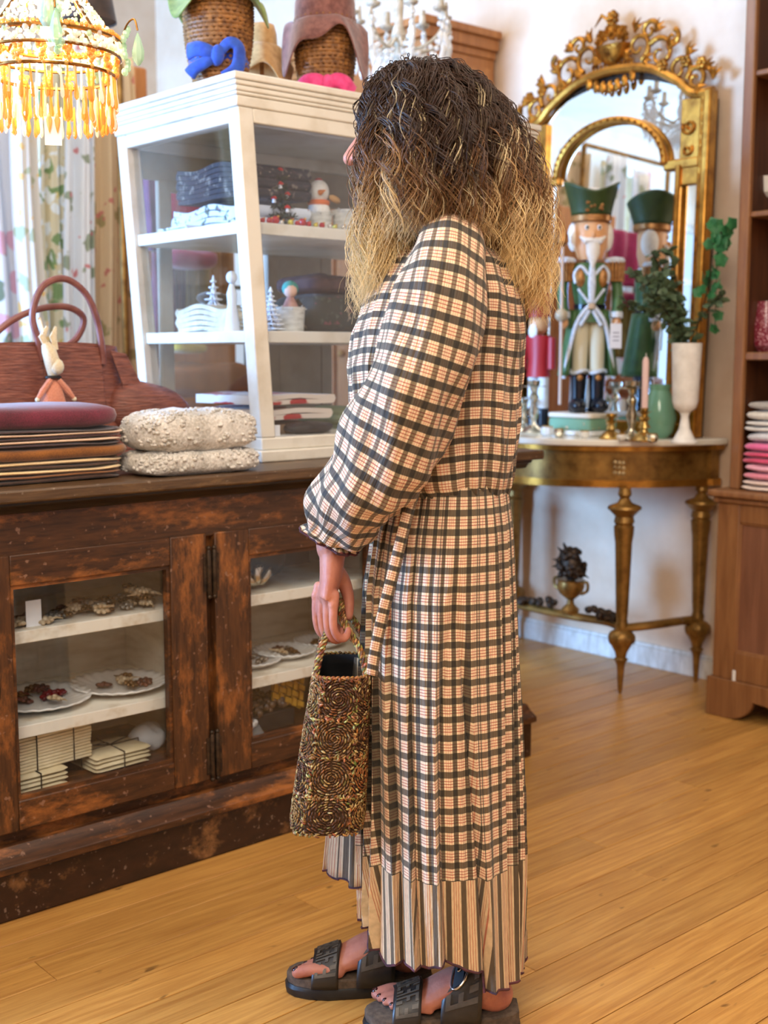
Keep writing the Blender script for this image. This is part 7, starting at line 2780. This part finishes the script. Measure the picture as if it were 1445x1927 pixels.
# red soldier further left, half behind her hair
RS = thing('red_soldier', 'smaller red and white nutcracker soldier half behind her hair', 'nutcracker', (3.66, at(1012, 760, X=3.66).y, TZ))
RED_ = M('soldier_red', srgb(176, 30, 36), rough=0.45)
for s in (-1, 1):
    obj('boot', MB().tube([(0, s * 0.026, 0), (0, s * 0.026, 0.09)], 0.022, 12), NBL, RS)
    obj('leg', MB().tube([(0, s * 0.026, 0.09), (0, s * 0.026, 0.22)], 0.021, 12), MAT['white'], RS)
    obj('arm', MB().tube([(0, s * 0.066, 0.36), (-0.01, s * 0.075, 0.24)], 0.016, 10), RED_, RS)
obj('torso', MB().tube([(0, 0, 0.21), (0, 0, 0.27), (0, 0, 0.37)], [(0.042, 0.05), (0.036, 0.042), (0.042, 0.056)], 16, up=(1, 0, 0)), RED_, RS)
obj('head', MB().ball((0, 0, 0.415), (0.040, 0.040, 0.045), 16, 10), NSK, RS)
obj('tall_hat', MB().lathe([(0.042, 0.44), (0.046, 0.53), (0.002, 0.535)], 18), RED_, RS)
obj('beard', MB().ball((-0.034, 0, 0.385), (0.012, 0.022, 0.03), 10, 8), FLUF, RS)


def candlestick(loc, h, label, mat, r=0.034, cup=0.018):
    T = thing('candlestick', label, 'candlestick', loc, 0, 'candlesticks on the console')
    obj('base', MB().lathe([(r * 1.3, 0), (r * 1.35, 0.006), (r * 1.0, 0.018), (r * 0.45, 0.032)], 22), mat, T)
    obj('stem', MB().lathe([(r * 0.45, 0.030), (r * 0.30, 0.045), (r * 0.62, h * 0.40), (r * 0.34, h * 0.58), (r * 0.56, h * 0.68), (r * 0.28, h * 0.78), (r * 0.5, h * 0.86)], 20), mat, T)
    obj('drip_pan', MB().lathe([(0.006, h * 0.86), (cup * 1.9, h * 0.88), (cup * 2.0, h * 0.895), (cup * 0.7, h * 0.90)], 20), mat, T)
    obj('candle_cup', MB().lathe([(cup * 0.6, h * 0.89), (cup, h * 0.92), (cup * 1.05, h), (cup * 0.7, h), (cup * 0.65, h * 0.93)], 18), mat, T)


def on_top(px_, X):
    return at(px_, 800, X=X).y


MERC = M('mercury_glass', srgb(226, 222, 206), srgb(150, 138, 104), rough=0.12, metal=0.9, scale=40, lo=0.4, hi=0.75)
GLD2 = M('pale_gilt_metal', srgb(222, 190, 120), srgb(170, 130, 60), rough=0.2, metal=0.85, scale=30)
candlestick((3.52, on_top(1188, 3.52), TZ), 0.205, 'mercury glass candlestick with a wide cup right of the soldier', MERC, 0.034, 0.026)
candlestick((3.50, on_top(1212, 3.50), TZ), 0.115, 'short gilt candlestick carrying the pink candle', GLD2, 0.036, 0.013)
T = thing('pink_candle', 'pale pink taper candle in the short gilt candlestick', 'candle', (3.50, on_top(1212, 3.50), TZ + 0.108))
obj('wax', MB().lathe([(0.0115, 0), (0.0115, 0.165), (0.008, 0.178), (0.002, 0.182)], 14), M('pink_wax', srgb(232, 200, 196), rough=0.5), T)
obj('wick', MB().tube([(0, 0, 0.180), (0.001, 0, 0.194)], 0.0014, 5), MAT['white'], T)
candlestick((3.50, on_top(1150, 3.50), TZ), 0.09, 'low gilt candlestick with a carved base in front of the box', GLD2, 0.032, 0.02)
candlestick((3.54, on_top(1004, 3.54), TZ), 0.20, 'tall mercury glass candlestick near her back', MERC, 0.034, 0.024)
candlestick((3.58, on_top(985, 3.58), TZ), 0.13, 'mercury glass candlestick closest to her sleeve', MERC, 0.030, 0.02)
# glass votive bowls scattered on the marble
for i, (px_, X, r) in enumerate(((1030, 3.47, 0.026), (1052, 3.45, 0.022), (1100, 3.46, 0.020), (1228, 3.47, 0.022), (1170, 3.46, 0.018))):
    lab = ('left of the floral box, nearest her back', 'in front of the floral box corner', 'before the middle of the floral box', 'right of the pink candle', 'between the two gilt candlesticks')[i]
    T = thing('glass_votive', 'small faceted glass votive ' + lab, 'votive', (X, on_top(px_, X), TZ), 0, 'glass votives on the console')
    obj('bowl', MB().lathe([(r * 0.5, 0), (r * 0.9, 0.006), (r, r * 0.8), (r * 0.8, r * 1.3), (r * 0.7, r * 1.3), (r * 0.6, 0.008), (0.002, 0.008)], 9), (CRY, MERC)[i % 2], T, smooth=20)
    obj('rim', MB().tube([(r * 0.76 * cos(a), r * 0.76 * sin(a), r * 1.3) for a in [2 * pi * k / 18 for k in range(19)]], 0.0018, 5, cap=False), GLD2, T)
# green glass vase reflected-side
T = thing('green_glass_vase', 'green glass vase behind the pink candle', 'vase', (3.69, on_top(1240, 3.69), TZ))
obj('vase_wall', MB().lathe([(0.030, 0), (0.050, 0.02), (0.062, 0.07), (0.050, 0.13), (0.034, 0.17), (0.040, 0.19), (0.034, 0.19), (0.028, 0.17), (0.044, 0.12), (0.054, 0.07), (0.040, 0.02), (0.004, 0.012)], 24, ), crystal('green_glass', (0.30, 0.62, 0.45), 0.08, 0.35), T)
# white footed vase with greenery
VX = 3.52
VY = on_top(1288, VX)
VS = thing('white_vase', 'tall white footed vase at the right end of the console', 'vase', (VX, VY, TZ))
obj('vase_foot', MB().lathe([(0.045, 0), (0.046, 0.006), (0.036, 0.014), (0.018, 0.05), (0.013, 0.09), (0.018, 0.105)], 24), MAT['white'], VS)
obj('vase_cup', MB().lathe([(0.018, 0.104), (0.036, 0.118), (0.043, 0.14), (0.050, 0.335), (0.045, 0.335), (0.039, 0.145), (0.004, 0.125)], 26), MAT['white'], VS)
GR = thing('greenery_bunch', 'bunch of dark green leafy branches in the white footed vase', 'foliage', (VX, VY, TZ + 0.15))
LEAFA = M('dusty_green_leaf', srgb(58, 80, 56), srgb(96, 116, 84), rough=0.6, scale=30)
LEAFB = M('ivy_green_leaf', srgb(40, 104, 62), srgb(64, 132, 82), rough=0.5, scale=30)
rg = random.Random(17)


def leaf_mesh(L, w, lobes):
    b_ = MB()
    if lobes:
        pts = []
        for k in range(15):
            a = 2 * pi * k / 15
            r_ = L * (0.55 + 0.45 * abs(cos(2.5 * a)))
            pts.append((r_ * cos(a) * 0.6, r_ * sin(a) * 0.6))
    else:
        pts = [(w * sin(pi * t / 8) * (1 if t <= 8 else -1), L * (t / 8 if t <= 8 else 2 - t / 8)) for t in range(9)] + [(-w * sin(pi * t / 8), L * t / 8) for t in range(7, 0, -1)]
    b_.prism(pts, lambda u, v: (u, v, 0.12 * (u * u) / max(L, 0.01) * 4), (0, 0, 0.0008))
    me_ = b_.mesh('leaf', 0)
    me_.materials.append(LEAFB if lobes else LEAFA)
    return me_


LA, LB = leaf_mesh(0.034, 0.010, False), leaf_mesh(0.036, 0.02, True)
tw = []
for k in range(15):
    a = rg.uniform(0, 2 * pi)
    if k < 9:
        a = rg.uniform(pi * 0.25, pi * 0.75)          # towards +y (left in view)
    L = rg.uniform(0.26, 0.44)
    sp = rg.uniform(0.25, 0.95)
    e = Vector((0.35 * cos(a) * sp * L * (1 if cos(a) < 0 else 0.3), sin(a) * sp * L * 0.75, 0.16 + L * (1 - 0.55 * sp)))
    ctl = cr([(0, 0, 0.0), (e.x * 0.2, e.y * 0.15, 0.2), (e.x * 0.6, e.y * 0.6, 0.2 + (e.z - 0.2) * 0.7), e], 6)
    st_ = obj('stem', MB().tube(ctl, 0.002, 5), MAT['iron'], GR)
    for i in range(4, len(ctl)):
        if ctl[i].z < 0.17:
            continue
        for j in range(3):
            o = bpy.data.objects.new('leaf', LA)
            COL.objects.link(o)
            o.parent = GR
            o.location = ctl[i] + Vector((rg.uniform(-0.006, 0.006),) * 3)
            o.rotation_euler = (rg.uniform(-1.2, 1.2), rg.uniform(-1.2, 1.2), rg.uniform(0, 2 * pi))
            sc_ = rg.uniform(0.75, 1.3)
            o.scale = (sc_,) * 3
IV = thing('ivy_sprig', 'bright green ivy sprig against the right side of the mirror frame', 'foliage', (VX + 0.02, VY - 0.01, TZ + 0.16))
tgt = at(1345, 450, X=3.58) - Vector((VX + 0.02, VY - 0.01, TZ + 0.16))
ctl = cr([(0, 0, 0), (0.0, -0.01, 0.2), (0.03, tgt.y * 0.7, tgt.z * 0.7), (tgt.x, tgt.y, tgt.z), (tgt.x, tgt.y - 0.03, tgt.z + 0.02)], 7)
obj('stem', MB().tube(ctl, 0.0022, 5), MAT['iron'], IV)
for i in range(13, len(ctl)):
    for j in range(2):
        o = bpy.data.objects.new('leaf', LB)
        COL.objects.link(o)
        o.parent = IV
        o.location = ctl[i] + Vector((rg.uniform(-0.02, 0.02), rg.uniform(-0.05, 0.035), rg.uniform(-0.05, 0.03)))
        o.rotation_euler = (rg.uniform(0.4, 1.5), rg.uniform(-1.8, -0.8), rg.uniform(0, 2 * pi))
        o.scale = (rg.uniform(0.8, 1.3),) * 3
for j in range(6):
    o = bpy.data.objects.new('leaf', LB)
    COL.objects.link(o)
    o.parent = IV
    o.location = Vector((tgt.x, tgt.y - 0.01, tgt.z - 0.07 - 0.045 * j)) + Vector((0, rg.uniform(-0.02, 0.02), 0))
    o.rotation_euler = (rg.uniform(0.4, 1.5), rg.uniform(-1.8, -0.8), rg.uniform(0, 2 * pi))
obj('trailing_stem', MB().tube([(tgt.x, tgt.y - 0.01, tgt.z), (tgt.x, tgt.y - 0.012, tgt.z - 0.3)], 0.0016, 5), MAT['iron'], IV)
# small clock-like frame reflected low right
tag(obj('white_tag', MB().box(-0.001, 0.001, -0.014, 0.014, 0, 0.034), MAT['card'], loc=(3.62, 2.535, TZ)), 'small white tag standing at the right end of the marble top', 'tag')

# ---------------------------------------------------------------- hutch on the right
HX, HY = 3.50, 2.318
HT_ = thing('pine_hutch', 'pine dresser with open shelves at the right edge', 'dresser', (3.68, 1.70, 0))
HY2 = 1.10
XK = XB - 0.02
b_ = MB()
b_.box(HX + 0.012, XK, HY2, HY - 0.012, 0.13, 0.735)
wpart(HT_, 'lower_carcass', b_, MAT['pine'], bevel=0.003)
wpart(HT_, 'lower_top', MB().box(HX - 0.025, XK, HY2, HY + 0.018, 0.735, 0.758), MAT['pine'], bevel=0.007)
wpart(HT_, 'top_moulding', MB().box(HX - 0.010, XK, HY2, HY + 0.004, 0.715, 0.735), MAT['pine'], bevel=0.006)
for y0, y1 in ((HY - 0.092, HY - 0.010), (HY - 0.60, HY - 0.53)):
    wpart(HT_, 'stile', MB().box(HX, HX + 0.02, y0, y1, 0.13, 0.715), MAT['pine'], bevel=0.003)
for z0, z1 in ((0.655, 0.715), (0.13, 0.225)):
    wpart(HT_, 'rail', MB().box(HX + 0.0005, HX + 0.02, HY - 0.53, HY - 0.092, z0, z1), MAT['pine'], bevel=0.003)
D = wpart(HT_, 'door_panel', MB().box(HX + 0.009, HX + 0.018, HY - 0.53, HY - 0.092, 0.225, 0.655), MAT['pinered'])
wpart(HT_, 'panel_bead', MB().tube([(HX + 0.008, HY - 0.094, 0.227), (HX + 0.008, HY - 0.094, 0.653)], 0.005, 6), MAT['pine'], parent=D)
wpart(HT_, 'panel_bead', MB().tube([(HX + 0.008, HY - 0.094, 0.653), (HX + 0.008, HY - 0.53, 0.653)], 0.005, 6), MAT['pine'], parent=D)
wpart(HT_, 'panel_bead', MB().tube([(HX + 0.008, HY - 0.094, 0.227), (HX + 0.008, HY - 0.53, 0.227)], 0.005, 6), MAT['pine'], parent=D)
wpart(HT_, 'white_latch', MB().box(HX - 0.004, HX, HY - 0.100, HY - 0.088, 0.125, 0.165), MAT['white'], bevel=0.002)
# base board with bracket foot cut-out
yy = HY + 0.004
out = [(yy, 0.0), (yy, 0.13), (HY2, 0.13), (HY2, 0.0), (HY2 + 0.1, 0.0)]
bracket = []
for i in range(9):
    t = i / 8
    bracket.append((yy - 0.085 - 0.09 * sin(t * pi / 2), 0.0 + 0.062 * (1 - cos(t * pi / 2)) + 0.01 * t))
mid = [(yy - 0.32, 0.060), (yy - 0.55, 0.035), (yy - 0.78, 0.06), (HY2 + 0.16, 0.06), (HY2 + 0.1, 0.0)]
poly = [(yy, 0.0), (yy, 0.13), (HY2, 0.13), (HY2, 0.0)] + list(reversed(mid))[:0] + [(HY2 + 0.1, 0.0), (HY2 + 0.16, 0.06), (yy - 0.78, 0.06), (yy - 0.55, 0.035), (yy - 0.32, 0.060)] + list(reversed(bracket)) + [(yy - 0.08, 0.0)]
wpart(HT_, 'base_board', MB().prism(poly, lambda u, v: (HX - 0.012, u, v), (0.022, 0, 0)), MAT['pine'], bevel=0.003)
wpart(HT_, 'side_base', MB().prism([(HX + 0.010, 0.0), (HX + 0.010, 0.13), (XK, 0.13), (XK, 0.0), (XK - 0.08, 0.0), (XK - 0.10, 0.05), (HX + 0.11, 0.05), (HX + 0.09, 0.0)], lambda u, v: (u, HY - 0.016, v), (0, 0.02, 0)), MAT['pine'], bevel=0.003)
# upper part
UX, UY = 3.545, 2.292
wpart(HT_, 'upper_side', MB().box(UX, XK, UY - 0.022, UY, 0.758, 2.75), MAT['pine'], bevel=0.003)
wpart(HT_, 'upper_stile', MB().box(UX - 0.004, UX + 0.018, UY - 0.034, UY + 0.004, 0.758, 2.75), MAT['pine'], bevel=0.005)
wpart(HT_, 'upper_side', MB().box(UX, XK, HY2, HY2 + 0.022, 0.758, 2.75), MAT['pine'], bevel=0.003)
wpart(HT_, 'upper_back', MB().box(XK - 0.014, XK, HY2 + 0.022, UY - 0.022, 0.758, 2.75), MAT['hutchdark'])
wpart(HT_, 'inner_lining', MB().box(UX + 0.02, XK - 0.014, UY - 0.026, UY - 0.022, 0.758, 2.75), MAT['hutchdark'])
wpart(HT_, 'upper_top', MB().box(UX - 0.03, XK, HY2 - 0.02, UY + 0.03, 2.75, 2.79), MAT['pine'], bevel=0.005)
for z1, t in ((1.205, 0.026), (1.650, 0.018), (2.085, 0.018)):
    wpart(HT_, 'shelf', MB().box(UX + 0.006, XK - 0.014, HY2 + 0.022, UY - 0.026, z1 - t, z1), MAT['pine'], bevel=0.004)
# folded knitwear pile on the lower top
PK = [('cream knitted blanket at the bottom of the pink pile', knit('pale_blush_knit', srgb(232, 208, 190), srgb(246, 228, 212), 300), 0.036, 2),
      ('rose pink knitted blanket second from the bottom', knit('rose_knit', srgb(224, 120, 140), srgb(240, 156, 170), 300), 0.026, 1),
      ('light pink knitted blanket in the middle of the pile', knit('light_pink_knit', srgb(236, 160, 178), srgb(248, 192, 204), 300), 0.026, 1),
      ('raspberry ribbed knitted blanket', knit('raspberry_knit', srgb(206, 44, 92), srgb(230, 84, 124), 300), 0.040, 2),
      ('hot pink knitted blanket under the grey one', knit('hot_pink_knit', srgb(226, 84, 140), srgb(244, 126, 170), 300), 0.030, 1),
      ('grey and white tea towel on the pink pile', knit('grey_towel', srgb(190, 188, 188), srgb(228, 226, 224), 200), 0.034, 1),
      ('white and grey striped tea towel', knit('white_towel', srgb(214, 208, 196), srgb(242, 238, 228), 200), 0.036, 2),
      ('oatmeal tea towel second from the top', knit('oatmeal_towel', srgb(206, 196, 176), srgb(232, 224, 206), 200), 0.034, 1),
      ('greige folded towel on top of the dresser pile', knit('greige_towel', srgb(150, 140, 126), srgb(186, 176, 160), 200), 0.028, 1)]
z = 0.758
for i, (lab, m_, h, n) in enumerate(PK):
    y1 = 2.258 - 0.006 * (i % 3) - (0.004 if i > 4 else 0)
    T = thing('folded_blanket', lab + ' in the dresser', 'blanket', (3.640, 2.08, z), 0, 'folded knits in the dresser')
    for k in range(n):
        s = MB().sq((0, 0, h * (k + 0.5) / n), (0.120, y1 - 2.08 - 0.004 * k, h / n * 0.54), 0.7, 0.3, 44, 10, wob=0.0022, wf=36, seed=i + k)
        if i == 3:
            s.v = [(x, y, zz + 0.0012 * sin(y * 420)) for x, y, zz in s.v]
        obj('fold', s, m_, T, smooth=70)
    z += h
# knitted and glass things on the shelves, at the frame's edge
T = thing('pink_jug', 'pink patterned glass jug on the lower dresser shelf', 'jug', (3.66, at(1440, 640, X=3.66).y, 1.205))
obj('jug_body', MB().lathe([(0.030, 0), (0.048, 0.02), (0.052, 0.08), (0.040, 0.14), (0.036, 0.165), (0.032, 0.165), (0.046, 0.08), (0.03, 0.02), (0.003, 0.012)], 20), voronoi_print('pink_dotted_glass', srgb(120, 30, 50), [(srgb(240, 190, 200), 0.28)], scale=60, rough=0.2), T)
obj('jug_handle', MB().tube(cr([(0, 0.036, 0.15), (0, 0.075, 0.14), (0, 0.078, 0.09), (0, 0.048, 0.05)], 6), 0.005, 8), M('pink_glass', srgb(170, 80, 96), rough=0.1), T)
for (X, px_, zz, lab) in ((3.66, 1440, 1.65, 'clear cut glass goblet on the middle dresser shelf'), (3.68, 1444, 2.085, 'clear glass dish on the top dresser shelf')):
    T = thing('glass_goblet', lab, 'glass', (X, at(px_, 380, X=X).y, zz))
    obj('foot', MB().lathe([(0.026, 0), (0.026, 0.004), (0.006, 0.01), (0.005, 0.05)], 18), CRY, T)
    obj('bowl', MB().lathe([(0.005, 0.05), (0.026, 0.07), (0.032, 0.12), (0.029, 0.12), (0.023, 0.072), (0.002, 0.058)], 18), CRY, T)

# ---------------------------------------------------------------- what the mirror sees
CURT = M('cream_curtain', srgb(226, 214, 186), srgb(206, 190, 156), rough=0.9, scale=8)
for i, (x0_, x1_) in enumerate(((-1.45, -1.05), (-3.0, -2.6))):
    T = thing('window_curtain', 'cream curtain beside the shop window, %s' % ('left one in the mirror' if i == 0 else 'right one in the mirror'), 'curtain', ((x0_ + x1_) / 2, 6.86, 0.1))
    obj('curtain_cloth', MB().grid(lambda u, v: ((u - 0.5) * (x1_ - x0_), 0.03 * sin(2 * pi * 5 * u), 2.9 * v), 60, 4), CURT, T, smooth=70, solid=0.004)
T = thing('table_lamp', 'brass table lamp with a golden shade by the window, seen in the mirror', 'lamp', (-1.95, 6.3, 1.1))
obj('lamp_base', MB().lathe([(0.08, 0), (0.08, 0.02), (0.02, 0.05), (0.04, 0.18), (0.015, 0.34), (0.012, 0.62)], 20), MAT['brass'], T)
obj('lamp_shade', MB().lathe([(0.20, 0.55), (0.13, 0.82), (0.125, 0.82), (0.195, 0.55)], 28, cap=False), M('gold_shade', srgb(176, 136, 66), srgb(150, 110, 50), rough=0.6, scale=10), T)
T = thing('dark_chest', 'dark wooden chest of drawers under the table lamp', 'chest', (-1.95, 6.3, 0))
obj('chest_body', MB().box(-0.5, 0.5, -0.24, 0.24, 0.06, 1.07), MAT['hutchdark'], T, bevel=0.006)
obj('chest_top', MB().box(-0.53, 0.53, -0.27, 0.27, 1.07, 1.10), MAT['hutchdark'], T, bevel=0.006)
for k in range(3):
    d_ = obj('drawer', MB().box(-0.45, 0.45, -0.255, -0.24, 0.12 + 0.31 * k, 0.40 + 0.31 * k), MAT['hutchdark'], T, bevel=0.004)
    for s in (-1, 1):
        obj('knob', MB().ball((s * 0.25, -0.27, 0.26 + 0.31 * k), 0.02, 10, 8), MAT['brass'], d_)
for sx in (-0.45, 0.40):
    for sy in (-0.2, 0.16):
        obj('foot', MB().box(sx, sx + 0.05, sy, sy + 0.05, 0, 0.06), MAT['hutchdark'], T)

# ---------------------------------------------------------------- single out alike small things by their order
def ordinal(n):
    return '%d%s' % (n, 'th' if 10 <= n % 100 <= 20 else {1: 'st', 2: 'nd', 3: 'rd'}.get(n % 10, 'th'))


for (noun, where), objs in ROWS.items():
    if len(objs) == 1:
        objs[0]['label'] = '%s lying %s' % (noun, where)
        continue
    objs.sort(key=lambda o: RGT.dot(Vector(o.location) - CAM) / FWD.dot(Vector(o.location) - CAM))
    for i, o in enumerate(objs):
        o['label'] = '%s %s from the left %s' % (ordinal(i + 1), noun, where)
